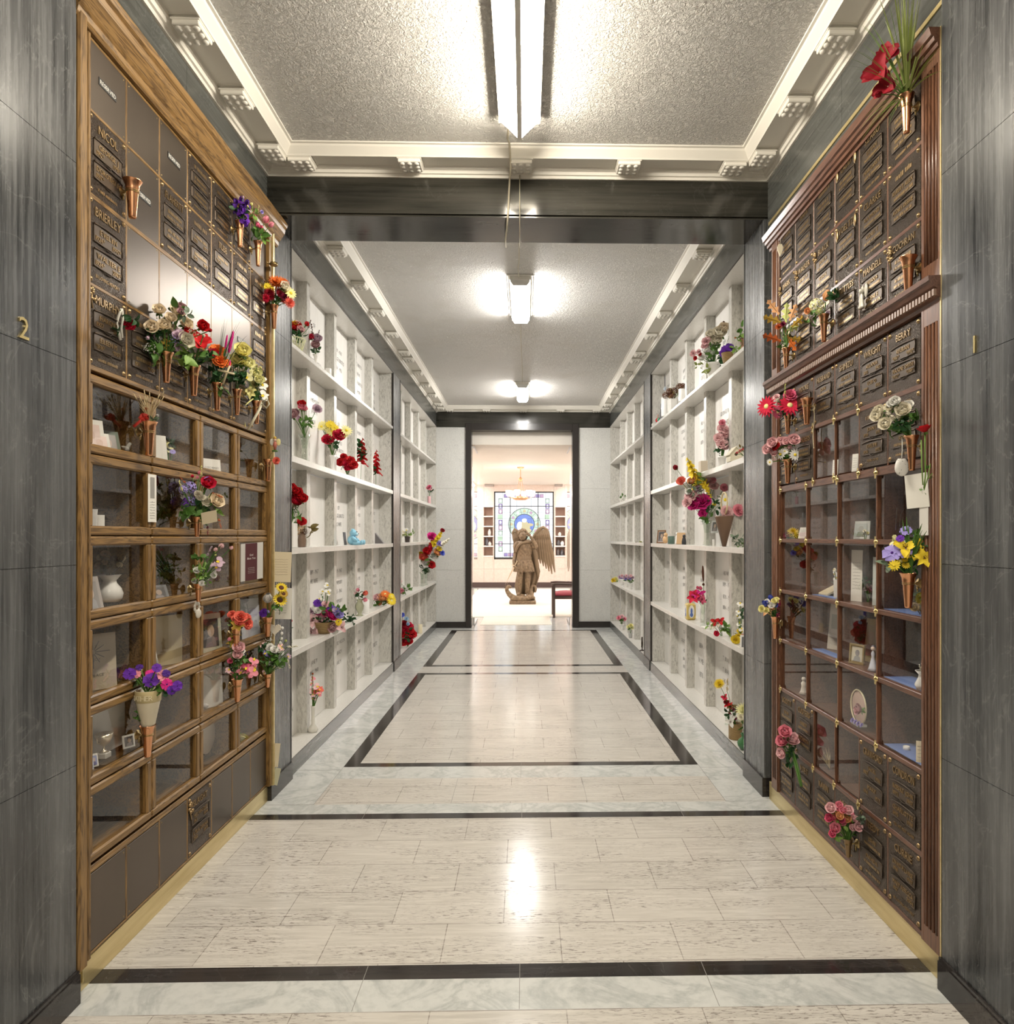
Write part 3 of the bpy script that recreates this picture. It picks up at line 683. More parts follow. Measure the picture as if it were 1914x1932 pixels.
    T = {(5,2): N, (5,1): ('', 'RUPERT ALEX', '', 'AGNES DEBBIE', '', ''), (5,0): ('COCHRAN', '', '', '', '', 'IN LOVING CARE'),
         (4,2): ('SZABO', 'ISTVAN', '', 'MARGARET', '', ''), (4,1): ('CLARKE', 'RAYMOND', '', 'AGNES T', '', ''), (4,0): ('MANDELL', 'VIVIAN B', '', 'EUGENE E', '', 'SARA G  IDA'),
         (3,2): ('LADD', '', '', '', '', ''), (3,1): ('VOELTZ', '', '', 'FRED G', '', ''), (3,0): ('TUTTLES', '', '', 'SAM G', '', ''),
         (2,2): N, (2,1): ('BLACK', 'JAMES R', '', 'ROSE K', '', 'EVER BELOVED'), (2,0): N, (1,2): ('MARR', '', '', '', '', ''), (1,1): ('WALKER', 'HENRY A', '', '', '', ''), (1,0): N, (0,2): ('STONE', '', '', '', '', ''), (0,1): ('MARK', 'ANNIE A', '', '', '', ''), (0,0): N}
    order = sorted(T, key=lambda t: -t[0])
    A = [('LYNE', '', '', '', '', ''), ('MOORE', '', '', '', '', ''), ('HUSBAND', 'JOHN', '', 'ANNE', '', ''), ('SHIMIZU', 'KLASS S', '', 'WIEB S', '', 'ALWAYS WITH US'), ('WRIGHT', 'ALLAN R', '1895-1983', 'LOIS O', '1899-1985', ''), ('BERRY', 'REUBAN', '*1916*-*1992*', 'MAXINE SMITH', '*1922*-*2005*', '')]
    for (i, j) in order: 
        o = plaque(S, c, 'mah', RY[i+1], RY[i], RZT[j], RZT[j+1], T[i, j], rnd, 4 if i > 2 else 2)
        if (i, j) in ((3,2), (3,1)):
            mb = MB()
            for yy in (RY[i]-.03, RY[i+1]+.03): S_ = S; mb.ball(S.p(yy, RZT[j+1]-.05, .01), .018, 10, 6, 0, (.25, .7, 1.6))
            mb.build('flower_emblem', M_LETTER, o)
        if (i, j) in ((5,0), (2,1), (1,1), (0,1)): spray(S, o, RY[i]-.026, RZT[j+1]-.045, 1.0)
    for i in (5, 4, 3, 2, 1, 0): plaque(S, c, 'mah', RY[i+1], RY[i], 2.033, 2.283, A[i], rnd, 4 if i > 2 else 2)
    for i, sp in ((5, ('BUTLER', 'JACK', '1920-1994', 'IRENE', '', '')), (4, ('', 'JOHN E', '1920-1991', 'EVELYN', '1924-1992', 'THINK OF ME')), (1, ('SANDERS', '', '', '', '', 'REMEMBER ME')), (0, N)):
        plaque(S, c, 'mah', RY[i+1], RY[i], 1.778, 2.027, sp, rnd, 2)
    for i, sp in ((5, ('CONDRON', 'ROBERT JOHN', '1892-1987', 'CHARLOTTE', '1895-1988', 'TILL WE MEET AGAIN')), (4, ('CRAWFORD', 'JACK', '1907-1986', 'MARY', '1914-1977', '')), (1, ('CUSTERS', 'HARRY', '', 'ELIZABETH', '', '')), (0, ('SCOTT', 'JOHN', '', '', '', ''))):
        plaque(S, c, 'mah', RY[i+1], RY[i], .386, .667, sp, rnd, 4 if i > 2 else 2)
    for i, sp in ((5, ('CURRIE', 'DAVID M LANSE', '1918-1987', 'MARY REBECCA', '1917-2004', 'IN LOVING MEMORY')), (4, ('TEEDY', 'JOHN', '', 'DAVIDA', '', '')), (3, N), (2, ('KARN', '', '', '', '', '')), (1, ('VOET', '', '', '', '', '')), (0, N)):
        plaque(S, c, 'mah', RY[i+1], RY[i], .108, .378, sp, rnd, 4 if i > 2 else 2)
mahogany_cabinet()
# ------------------------------------------------------------------ marble niche banks of the inner passage
DIV = [4.30, 4.975, 5.675, 6.362, 7.042]; DIVF = [8.12, 8.69, 9.375, 10.06, 10.77]
SHZ = [(2.700, 2.727), (1.975, 2.016), (1.390, 1.430), (.737, .777)]
INSC = ['IN MEMORY', 'OF', 'GEORGE BRISTO', '1884 - 1953', 'HIS WIFE', 'LOUISE BRISTO', '1889 - 1967', 'T. BRADY', 'GEORGE', '1870 - 1951', 'EDWARD WILSON', 'JANE M', '1865 - 1960']
def bank(S, y0, y1, div, label, seed, far):
    r = random.Random(seed); t = thing('niche_bank', label, 'marble niches', (S.W, (y0+y1)/2, 0), 'marble niche banks of the inner passage')
    zs = [JZ[0]] + [b for a, b in SHZ[::-1]] + [ZB]; zb = [a for a, b in SHZ[::-1]] + [ZB]
    back = MB(); edges = [y0] + [d for d in div[1:]] + [y1]
    for i in range(len(edges)-1):
        for k in range(5):
            z0 = zs[k]; z1 = zb[k]
            b = MB(); S.box(b, edges[i]+.001, edges[i+1]-.001, z0, z1-.003, -.30, -.16)
            o = b.build('slab', M_SLAB, t)
            if r.random() < (.95 if not far else .5):
                tx = MB(); yc = (edges[i]+edges[i+1])/2 + S.right.y*.02; z = z1-.17 - r.random()*.08; n = 0
                sc = 1 if not (k == 0 and r.random() < .6) else 1.4
                for q in range(r.randint(2, 6)):
                    s_ = r.choice(INSC); h = .032*sc; text(tx, s_, h, S.p(yc, z, -.1592), S.right, Z, .42, 0); z -= h*2.1*r.uniform(1, 1.5)
                    if z < z0+.1: break
                tx.build('inscription', M_ENGR, o)
    for zl, zh in SHZ: S.box(MB(), y0, y1, zl, zh, -.165, -.002, 0, .002).build('shelf', M_SHELF, t)
    S.box(MB(), y0, y1, ZB-.016, ZB-.0005, -.165, -.004).build('top_panel', M_SHELF, t)
    S.box(MB(), y0, y1, JZ[0]-.02, JZ[0]-.002, -.165, -.004).build('ledge', M_SHELF, t)
    S.box(MB(), y0, y1, 0, JZ[0]-.004, -.165, .004).build('plinth', M_DARK_Y, t)
    for d in div:
        for k in range(5): S.box(MB(), d-.036, d+.036, zs[k]-.002, zb[k]+.001, -.162, -.087, 0, .001).build('divider', M_NICHE_SHADE, t)
    for y in (y0, y1):
        for k in range(5): S.box(MB(), y-.01 if y == y1 else y-.02, y+.02 if y == y1 else y+.006, zs[k], zb[k], -.165, -.006).build('end_panel', M_NICHE_SHADE, t)
    return t
bank(LS, YB1, YP0, DIV, 'pale marble niche shelving between dark pilasters beyond the oak cabinet', 11, False)
bank(LS, YP1, YE, DIVF, 'far pale marble niche shelving next to the chapel wall, on the oak cabinet side', 12, True)
bank(RS, YB1, YP0, DIV, 'pale marble niche shelving between dark pilasters beyond the mahogany cabinet', 13, False)
bank(RS, YP1, YE, DIVF, 'far pale marble niche shelving next to the chapel wall, on the mahogany cabinet side', 14, True)
# ================================================================== THE CHAPEL BEYOND
CY1, CZ, CXL, CXR = 20.5, 3.05, -2.7, 2.6
def mk_carpet():
    g = NG('cream_carpet'); n = g.noise(g.co((1,1,1)), 90, 3); return g.bs(col=g.ramp(n, (.3, (.70,.65,.57)), (.7, (.84,.80,.73))), rough=.9, normal=g.bump(n, .3, .01))
M_PINK = mk_greymarble('pink_stone', (.79,.675,.61), (.68,.55,.48), 6.0, .35, .5)
M_CWALL = plain('chapel_ceiling_paint', (.84,.78,.70), .6)
def chapel():
    mb = MB(); mb.quad((CXL,YE+.12,-.001),(CXR,YE+.12,-.001),(CXR,CY1,-.001),(CXL,CY1,-.001)); struct(mb.build('floor_chapel', M_GREY))
    c = MB().box(-1.35, 1.22, 12.9, 19.9, -.001, .008, 0, .003); c.box(-.78, .45, 11.75, 12.9, -.001, .004, 0, .002)
    tag(c.build('carpet', mk_carpet(), off=(0, 15, 0)), 'cream carpet covering the chapel floor under the angel statue', 'carpet')
    struct(MB().box(CXL-.1, CXR+.1, 11.9, CY1+.6, CZ, CZ+.1).box(CXL-.1, CXR+.1, YE+.2, 11.92, CZ, ZT).build('ceiling_chapel', M_CWALL))
    struct(MB().box(CXL-.1, CXL, YE+.2, CY1+.5, 0, CZ).build('wall_chapel_left', M_PINK)); struct(MB().box(CXR, CXR+.1, YE+.2, CY1+.5, 0, CZ).build('wall_chapel_right', M_PINK))
    struct(MB().box(CXL, WL-.25, YE+.15, YE+.22, 0, CZ).box(WR+.25, CXR, YE+.15, YE+.22, 0, CZ).build('wall_chapel_front', M_PINK))
    # back wall: panels round the window and two columns of display niches
    a = lambda x, y: on_y(x, y, CY1)
    wx0, wx1 = a(932.5, 0).x, a(1045.5, 0).x; wz0, wz1 = a(0, 1056).z, a(0, 926).z
    nl0, nl1, nr0, nr1 = a(913.5, 0).x, a(930, 0).x, a(1049, 0).x, a(1066.5, 0).x; nz0, nz1 = a(0, 1050).z, a(0, 955).z
    xs = sorted([CXL, nl0, nl1, wx0, wx1, nr0, nr1, CXR]); b = MB()
    for i in range(len(xs)-1):
        m = (xs[i]+xs[i+1])/2
        if wx0 < m < wx1: segs = [(0, .55), (.553, wz0), (wz1, CZ)]
        elif nl0 < m < nl1 or nr0 < m < nr1: segs = [(0, .55), (.553, nz0), (nz1, CZ)]
        else: segs = [(0, .55), (.553, 1.15), (1.153, 1.75), (1.753, 2.3), (2.303, CZ)]
        for z0, z1 in segs: b.box(xs[i]+.0015, xs[i+1]-.0015, CY1, CY1+.3, z0, z1)
    b.box(CXL, CXR, CY1+.34, CY1+.36, 0, CZ)
    struct(b.build('wall_chapel_end', M_PINK))
    struct(MB().box(CXL, CXR, CY1-.02, CY1, 0, .15).build('baseboard_chapel', plain('brown_base', (.09,.06,.055), .3)))
    struct(MB().box(xs[0], xs[0]+.01, 12, 12.01, .2, .21).box(a(916, 0).x, a(932, 0).x, CY1-.35, CY1, CZ-.05, CZ).box(a(1047, 0).x, a(1061, 0).x, CY1-.35, CY1, CZ-.05, CZ).build('trim_13', plain('top_shadow_grey', (.36,.32,.29), .5)))  # grey blocks stand in for the shadows under the ceiling by the window
    # stained glass window
    fy = CY1+.05; fr = MB(); t = .035
    fr.box(wx0, wx1, fy-.03, fy+.05, wz0, wz0+.06).box(wx0, wx1, fy-.03, fy+.05, wz1-t, wz1).box(wx0, wx0+t, fy-.03, fy+.05, wz0, wz1).box(wx1-t, wx1, fy-.03, fy+.05, wz0, wz1)
    win = struct(fr.build('window_1', plain('window_lead', (.035,.035,.032), .5)))
    em = lambda n, c, s=1.7: NG('glass_' + n).bs(col=(.02,.02,.02), em=c, es=s, rough=.3)
    mats = [em('clear', (.93,.97,1.0), 1.0), em('violet', (.42,.32,.68), .75), em('green', (.62,.82,.60), .8), em('blue', (.22,.34,.85), .8), em('gold', (.80,.70,.42), .75), em('rose', (.66,.42,.62), .8), em('mint', (.66,.84,.70), .85)]
    g = MB(); gx0, gx1, gz0, gz1 = wx0+t, wx1-t, wz0+.06, wz1-t
    g.quad((gx0,fy,gz0),(gx1,fy,gz0),(gx1,fy,gz1),(gx0,fy,gz1), 0)
    lead = MB(); W_, H_ = gx1-gx0, gz1-gz0; q = .11; e = fy-.004
    bar = lambda x0, z0, x1, z1, r=.005: lead.tube([(x0, e, z0), (x1, e, z1)], r, 5)
    for k in range(12):
        z = gz0 + H_*(k+.08)/12; col = (1, 2, 5, 1, 6, 5)[k % 6]
        for x in (gx0+.10, gx1-.10-q):
            if k in (0, 11): continue
            if k % 4 != 3:
                g.box(x, x+q, fy-.002, fy-.001, z, z+H_/12*.85, col); g.ball((x+q/2, fy-.002, z+H_/24*.85), .032, 8, 5, 0, (1, .1, 1.5))
                for xx in (x, x+q): bar(xx, z, xx, z+H_/12*.85)
                bar(x, z, x+q, z); bar(x, z+H_/12*.85, x+q, z+H_/12*.85)
            else: g.box(x-.03, x+q, fy-.002, fy-.001, z, z+H_/12*.85, 2)
    for k in range(10):
        x = gx0+.26 + (W_-.52)*k/10; 
        for z in (gz0+.03, gz1-.03-q):
            g.box(x, x+(W_-.52)/10*.9, fy-.002, fy-.001, z, z+q*.85, (1, 5)[k % 2]); bar(x, z, x+(W_-.52)/10*.9, z); bar(x, z+q*.85, x+(W_-.52)/10*.9, z+q*.85); bar(x, z, x, z+q*.85)
    for k in range(1, 10): bar(gx0, gz0+H_*k/10, gx1, gz0+H_*k/10, .003)
    for k in range(1, 8): bar(gx0+W_*k/8, gz0, gx0+W_*k/8, gz1, .003)
    for x in (gx0+W_*.262, gx0+W_*.745): lead.box(x-.009, x+.009, e-.01, e+.01, gz0, gz1)
    for z in (gz0+H_*.21, gz0+H_*.79): lead.box(gx0, gx1, e-.01, e+.01, z-.009, z+.009)
    m = on_y(989.8, 989, fy); R = .475
    def disc(r0, r1, col, dy, n=36, a0=0, a1=2*PI):
        for k in range(n):
            p, s_ = a0+(a1-a0)*k/n, a0+(a1-a0)*(k+1)/n
            g.quad((m.x+r0*math.cos(p), fy-dy, m.z+r0*math.sin(p)), (m.x+r1*math.cos(p), fy-dy, m.z+r1*math.sin(p)), (m.x+r1*math.cos(s_), fy-dy, m.z+r1*math.sin(s_)), (m.x+r0*math.cos(s_), fy-dy, m.z+r0*math.sin(s_)), col)
    disc(.30, R, 6, .004); disc(0, .30, 3, .005)
    for k in range(12):
        a_ = k*PI/6; g.ball((m.x+.39*math.cos(a_), fy-.005, m.z+.39*math.sin(a_)), .045, 8, 5, (4, 0, 5)[k % 3], (1, .1, 1))
        bar(m.x+.3*math.cos(a_+.26), m.z+.3*math.sin(a_+.26), m.x+R*math.cos(a_+.26), m.z+R*math.sin(a_+.26), .004)
    for r in (.30, R): lead.tube([(m.x+r*math.cos(k*PI/18), e-.004, m.z+r*math.sin(k*PI/18)) for k in range(37)], .008, 5)
    for (dx, dz, sx, sz, col) in ((0, .12, .075, .095, 0), (0, -.10, .17, .19, 4), (-.13, -.06, .10, .14, 0), (.14, -.02, .13, .05, 4), (.02, -.2, .2, .10, 4), (-.02, .20, .16, .06, 3)):
        g.ball((m.x+dx, fy-.009, m.z+dz), 1, 12, 6, col, (sx, .003, sz))
    bar(m.x-.2, m.z-.25, m.x-.12, m.z+.05, .006); bar(m.x+.2, m.z-.25, m.x+.12, m.z+.05, .006); bar(m.x-.12, m.z-.1, m.x+.14, m.z-.16, .005)
    g.build('stained_glass', mats, win); lead.build('leading', plain('window_lead', (.035,.035,.032), .5), win)
    # display niches with shelves
    shz = [nz0 + (nz1-nz0)*k/5 for k in range(6)]
    for x0, x1, lab in ((nl0, nl1, 'narrow display case by the stained glass window, sword side of the statue'), (nr0, nr1, 'narrow display case by the stained glass window, wing side of the statue')):
        o = thing('display_case', lab, 'display case', ((x0+x1)/2, CY1+.1, nz0))
        MB().box(x0, x1, CY1+.26, CY1+.28, nz0, nz1).box(x0-.01, x0+.006, CY1, CY1+.28, nz0, nz1).box(x1-.006, x1+.01, CY1, CY1+.28, nz0, nz1).build('back', plain('rose_back', (.50,.34,.27), .6), o)
        for z in shz: MB().box(x0-.03, x1+.03, CY1-.03, CY1+.26, z-.018, z+.018, 0, .004).build('shelf', M_WHITE, o)
    for i, (x, k, sx, sz, col, nm) in enumerate(((nl0+.16, 2, .05, .20, (.85,.84,.82), 'white'), (nl0+.17, 1, .05, .12, (.85,.84,.82), 'short white'), (nl0+.08, 1, .05, .24, (.12,.12,.14), 'dark'), (nr0+.12, 2, .05, .11, (.85,.84,.82), 'white'), (nr0+.08, 1, .06, .17, (.12,.12,.13), 'dark'), (nr0+.20, 1, .06, .14, (.80,.82,.86), 'pale'), (nr0+.07, 0, .05, .2, (.14,.12,.12), 'dark'), (nr0+.19, 0, .05, .17, (.10,.10,.12), 'short dark'))):
        o = MB().lathe([(sx*.7, 0), (sx, sz*.3), (sx*.9, sz*.7), (sx*.4, sz*.86), (sx*.5, sz)], n=12).build('urn', plain('urn_' + nm.replace(' ', '_'), col, .3), None, (0, 0, 0)); o.location = (x, CY1+.08, shz[k]+.018)
        tag(o, '%s urn, %s shelf of the %s side display case' % (nm, ('bottom', 'second', 'middle')[k], 'sword' if x < 0 else 'wing'), 'urn', 'urns in the chapel display cases')
    # lamps
    for x, nm in ((-1.60, 'sword'), (1.50, 'raised wing')):
        t_ = thing('ceiling_lamp', 'long bright ceiling strip lamp of the chapel on the %s side of the statue' % nm, 'ceiling light', (x, 16.5, CZ), 'chapel strip lamps')
        MB().box(x-.13, x+.13, 12.6, 20.3, CZ-.03, CZ-.0).build('housing', M_LBODY, t_)
        MB().box(x-.11, x+.11, 12.65, 20.25, CZ-.07, CZ-.03, 0, .01).build('lens', emit('chapel_lens', (1, .95, .90), L_CHAPEL), t_)
    # chandelier
    cp = on_y(982.5, 882, 15.3); cx, cy, cz = cp.x, 15.3, CZ; M_G = plain('gilt_metal', (.70,.42,.24), .35, .7)
    t = thing('chandelier', 'gilt chandelier with glowing white cups hanging before the stained glass window', 'chandelier', (cx, cy, cz))
    zf = lambda y: on_y(982, y, cy).z
    MB().lathe([(.01, zf(886)-.0), (.03, zf(885)), (.075, CZ-.02), (.08, CZ)], (cx, cy, 0), 16).tube([(cx, cy, CZ), (cx, cy, zf(902))], .010, 6).build('canopy', M_G, t)
    MB().lathe([(.004, zf(910)), (.03, zf(907)), (.055, zf(904)), (.03, zf(902)), (.012, zf(900))], (cx, cy, 0), 12).build('crown', M_G, t)
    rod = MB(); R = .27
    for k in range(3): a_ = k*2*PI/3+.5; rod.tube([(cx+.03*math.cos(a_), cy+.03*math.sin(a_), zf(905)), (cx+.10*math.cos(a_), cy+.10*math.sin(a_), zf(937))], .006, 5)
    rod.build('rods', M_G, t)
    MB().lathe([(.002, zf(944)), (.12, zf(943.5)), (.17, zf(941)), (.16, zf(938)), (.05, zf(936))], (cx, cy, 0), 18).build('bowl', M_G, t)
    for k in range(6):
        a_ = k*PI/3+.25; ex, ey = cx+R*math.cos(a_), cy+R*math.sin(a_)
        ar = MB().tube([(cx+.1*math.cos(a_), cy+.1*math.sin(a_), zf(939)), (cx+.2*math.cos(a_), cy+.2*math.sin(a_), zf(940)), (ex, ey, zf(936))], .010, 6).build('arm', M_G, t)
        MB().lathe([(.02, zf(937)), (.05, zf(935)), (.062, zf(930)), (.066, zf(926))], (ex, ey, 0), 12).build('cup', emit('cup_glow', (1, .95, .85), 6.0), ar)
chapel()
def skin_mesh(name, verts, edges, radii, mat, root=0, parent=None, sub=2, loc=None):
    me = bpy.data.meshes.new(name); me.from_pydata([tuple(v) for v in verts], edges, [])
    o = bpy.data.objects.new(name, me); COL.objects.link(o)
    m = o.modifiers.new('s', 'SKIN'); m.use_smooth_shade = True
    sv = me.skin_vertices[0].data
    for i, r in enumerate(radii): sv[i].radius = (r, r) if not isinstance(r, tuple) else r; sv[i].use_root = (i == root)
    if sub: s2 = o.modifiers.new('u', 'SUBSURF'); s2.levels = sub; s2.render_levels = sub
    bpy.context.view_layer.update(); dg = bpy.context.evaluated_depsgraph_get()
    nm = bpy.data.meshes.new_from_object(o.evaluated_get(dg)); nm.name = name
    o.modifiers.clear(); o.data = nm; bpy.data.meshes.remove(me); nm.materials.clear(); nm.materials.append(mat)
    for p in nm.polygons: p.use_smooth = True
    if parent: o.parent = parent; 
    if loc is not None: o.location = loc
    return o
def angel():
    SY = 15.45; k = SY/1300.0
    P = lambda x, y, d=0.0: (on_y(x, y, SY).x - BX, -d, (1138-y)*k)      # d: towards the passage
    BX = on_y(987, 1138, SY).x; base = (BX, SY, .008)
    g = NG('carved_oak'); n = g.noise(g.co((1,1,1)), 22, 4); g2 = g.noise(g.co((1,1,1)), 60, 3)
    MW = g.bs(col=g.ramp(n, (.3, (.13,.085,.047)), (.7, (.30,.215,.13))), rough=.5, normal=g.bump(g2, .5, .01))
    g = NG('carved_cloth'); n = g.noise(g.co((30, 30, 2)), 1, 3); MC = g.bs(col=(.22,.155,.092), rough=.55, normal=g.bump(n, .9, .02))
    t = thing('angel_statue', 'life-size carved wooden winged angel statue holding a sword above a dragon, in the chapel', 'statue', base)
    MB().box(-.30, .29, -.22, .22, 0, .075, 0, .01).build('plinth', MW, t, (0,0,0))
    mb = MB(); r = random.Random(2)
    for q in range(9): mb.ball((r.uniform(-.22, .22), r.uniform(-.14, .12), .10+r.random()*.05), r.uniform(.07, .12), 10, 6, 0, (1, 1, .7))
    mb.build('rock', MW, t, (0,0,0))
    # body in one piece: pelvis root, legs, torso, arms, neck, head
    V = [P(989, 1062), P(989, 1050), P(990, 1036, .02), P(990, 1024, .02), P(988, 1018, .03), P(987, 1010, .06), P(986.5, 1003, .05),
         P(983, 1072, .03), P(981, 1092, .06), P(980, 1108, .03), P(980, 1119, .03), P(977, 1122, .11),
         P(995, 1072, .0), P(996, 1093, .02), P(995, 1110, -.01), P(996, 1121, .0), P(997, 1124, .09),
         P(978, 1026, .0), P(973, 1043, -.02), P(970, 1058, .04), P(971, 1067, .08),
         P(1002, 1024, .02), P(1013, 1033, .10), P(1007, 1020, .17), P(1000, 1010, .17)]
    E = [(0,1),(1,2),(2,3),(3,4),(4,5),(5,6),(0,7),(7,8),(8,9),(9,10),(10,11),(0,12),(12,13),(13,14),(14,15),(15,16),(3,17),(17,18),(18,19),(19,20),(3,21),(21,22),(22,23),(23,24)]
    R = [.135,.12,.15,.12,.06,.095,.085,.10,.068,.062,.042,.035,.10,.068,.062,.042,.035,.075,.055,.042,.034,.075,.055,.042,.034]
    body = skin_mesh('body', V, E, R, MW, 0, t, 2, (0,0,0))
    h = Vector(P(987, 1009, .06)); hr = MB()
    for q in range(46):
        a = r.uniform(0, 2*PI); e = r.uniform(-.2, 1.5); p = h + Vector((math.cos(a)*math.cos(e)*.098, math.sin(a)*math.cos(e)*.10+.02, .02+math.sin(e)*.105))
        if p.y < h.y-.03 and p.z < h.z+.06: continue
        hr.ball(p, r.uniform(.022, .034), 7, 5)
    hr.build('hair', MW, t, (0,0,0))
    fc = MB(); hc = h + Vector((-.004, -.018, -.022)); fc.ball(hc, 1, 20, 14, 0, (.083, .094, .115)); f = hc + Vector((0, -.088, -.012))
    fc.tube([f+Vector((0,.0,.035)), f+Vector((0,-.024,-.005)), f+Vector((0,-.006,-.012))], [.006,.010,.006], 6)
    for sx in (-1, 1): fc.ball(f+Vector((sx*.032, .014, .020)), .010, 8, 5, 0, (1, .6, .6)); fc.tube([f+Vector((sx*.012, .0, .040)), f+Vector((sx*.05, .020, .038))], .006, 5)
    fc.ball(f+Vector((0, .008, -.036)), .014, 8, 5, 0, (1.3, .5, .4)); fc.ball(f+Vector((0, .012, -.064)), .022, 8, 5, 0, (1.2,.8,.8))
    fc.build('face', MW, t, (0,0,0))
    # hands
    for c, dr, nm in ((Vector(P(971, 1068, .09)), Vector((-.2, -.3, -1)), 0), (Vector(P(999, 1008.5, .17)), Vector((-1, 0, .5)), 1)):
        hb = MB(); dr.normalize(); sd = dr.cross(Vector((0, 1, .3))).normalized(); hb.ball(c, .036, 8, 6)
        for q in range(4): s = c + sd*(q-1.5)*.016 + dr*.02; hb.tube([s, s+dr*(.045-.006*abs(q-1.5)), s+dr*.06+Vector((0, .028, 0))], [.010, .009, .007], 6)
        s = c + sd*.03; hb.tube([s, s+sd*.022+dr*.02, s+sd*.018+dr*.045], [.011, .010, .008], 6)
        hb.build('hand', MW, body, (0,0,0))
    # cuirass and pleated skirt
    def ringmesh(rows, n, pleat, name, mat, open_=None, par=t):
        m = MB(); vs = []
        for (x, y, d, rx, ry, pl) in rows:
            c = Vector(P(x, y, d))
            for q in range(n): a = 2*PI*q/n; rr = 1+pl*math.cos(a*pleat); vs.append((c.x+rx*rr*math.cos(a), c.y+ry*rr*math.sin(a), c.z))
        fs = [(i*n+q, i*n+(q+1) % n, (i+1)*n+(q+1) % n, (i+1)*n+q) for i in range(len(rows)-1) for q in range(n)]
        m.add(vs, fs, 0, True); return m.build(name, mat, par, (0,0,0))
    ringmesh([(989, 1024, .02, .15, .115, 0), (990, 1032, .02, .185, .14, 0), (990, 1041, .02, .17, .135, .0), (989, 1050, .01, .155, .125, 0), (989, 1055, .01, .17, .135, 0)], 28, 1, 'cuirass', MW)
    ringmesh([(989, 1049, .01, .16, .13, 0), (989, 1052, .01, .175, .145, 0), (989, 1055, .01, .17, .14, 0)], 28, 1, 'belt', MC)
    ringmesh([(989, 1053, .01, .16, .13, .0), (989, 1060, .01, .185, .155, .05), (989, 1068, .02, .205, .175, .09), (989, 1078, .02, .215, .185, .12)], 126, 14, 'skirt', MW)
    # cloak: over one shoulder, falling behind
    cl = MB(); rows = [(972, 1030, 1004, 1022, .05), (974, 1042, 1010, 1036, -.10), (978, 1060, 1014, 1054, -.14), (976, 1082, 1020, 1078, -.15), (972, 1106, 1017, 1092, -.15), (976, 1124, 1008, 1120, -.12)]
    n = 22; vs = []
    for (x0, y0, x1, y1, d) in rows:
        for q in range(n+1): u = q/n; p = P(x0+(x1-x0)*u, y0+(y1-y0)*u, d+.022*math.sin(u*26)*(1 if y0 > 1040 else .3)); vs.append(p)
    cl.add(vs, [(i*(n+1)+q, i*(n+1)+q+1, (i+1)*(n+1)+q+1, (i+1)*(n+1)+q) for i in range(len(rows)-1) for q in range(n)], 0, True)
    cl.tube([P(974, 1040, .10), P(977, 1030, .14), P(984, 1024, .16), P(994, 1022, .15), P(1004, 1022, .08)], [.03, .035, .03, .03, .035], 8)
    cl.tube([P(973, 1042, .02), P(972, 1030, .05), P(978, 1022, .06)], [.03, .05, .05], 8)
    cl.tube([P(1004, 1024, .06), P(1010, 1044, .0), P(1013, 1066, -.05), P(1016, 1088, -.08)], [.04, .05, .055, .03], 8)
    o = cl.build('cloak', MC, t, (0,0,0)); so = o.modifiers.new('t', 'SOLIDIFY'); so.thickness = .014
    # wings: layered feathers
    def wing(pts, name, back):
        w = MB()
        for row, (A, B, ln, wd, dd) in enumerate(pts):
            A, B = Vector(A), Vector(B); m = 7
            for q in range(m):
                u = q/(m-1); s = A.lerp(B, u); L = Vector(ln(u)); e = s + L; sd = L.cross(Vector((0,1,0))).normalized()*wd; up = Vector((0, -.012, 0))
                v = [s-sd*.7, s+sd*.7, s.lerp(e, .55)+sd+up, e+sd*.25, e-sd*.25, s.lerp(e, .55)-sd+up, s.lerp(e, .5)-Vector((0,.028,0))]
                v = [a_-Vector((0, dd, 0)) for a_ in v]; w.add(v, [(0,1,6),(1,2,6),(2,3,6),(3,4,6),(4,5,6),(5,0,6)], 0, False)
        o = w.build(name, MC, t, (0,0,0)); s_ = o.modifiers.new('t', 'SOLIDIFY'); s_.thickness = .012
        return o
    D = -.16
    rw = wing([(P(1011, 1012, D), P(1036, 1010, D), lambda u: ((.05+.09*u), 0, -(.55+.38*u-.1*(u > .9))), .045, 0), (P(1012, 1008, D), P(1035, 1003, D), lambda u: (.02+.05*u, 0, -(.34+.20*u)), .042, .02), (P(1013, 1003, D), P(1031, 997, D), lambda u: (.0+.07*u, 0, -(.17+.08*u)), .036, .04)], 'wing', True)
    MB().tube([P(1004, 1022, D), P(1011, 1008, D+.03), P(1018, 998, D+.04), P(1026, 994.5, D+.03), P(1033, 999, D+.02), P(1037, 1012, D+.01)], [.03, .05, .045, .04, .035, .02], 8).build('wing_edge', MC, rw, (0,0,0))
    lw = wing([(P(972, 1010, D), P(980, 1008, D), lambda u: (.02*u, 0, -(.50+.1*u)), .04, 0), (P(970, 1003, D), P(978, 1001, D), lambda u: (.02, 0, -.3), .038, .02)], 'wing', True)
    MB().tube([P(983, 1020, D), P(977, 1002, D+.03), P(971, 997.5, D+.03), P(968, 1004, D+.02), P(969, 1018, D)], [.03, .04, .035, .03, .02], 8).build('wing_edge', MC, lw, (0,0,0))
    # sword
    s = MB(); a, b = Vector(P(971.5, 1067, .11)), Vector(P(953, 1103, .14)); v = (b-a).normalized(); sd = v.cross(Vector((0,1,0))).normalized()
    s.add([a-sd*.022, a+sd*.022, b, a-Vector((0,.008,0)), a+Vector((0,.008,0))], [(0,3,2),(3,1,2),(1,4,2),(4,0,2)])
    s.tube([a-sd*.07, a+sd*.07], .012, 6); s.tube([a, a-v*.10], .012, 6); s.ball(a-v*.115, .02, 8, 5)
    s.build('sword', plain('pale_wood', (.60,.48,.33), .45), t, (0,0,0))
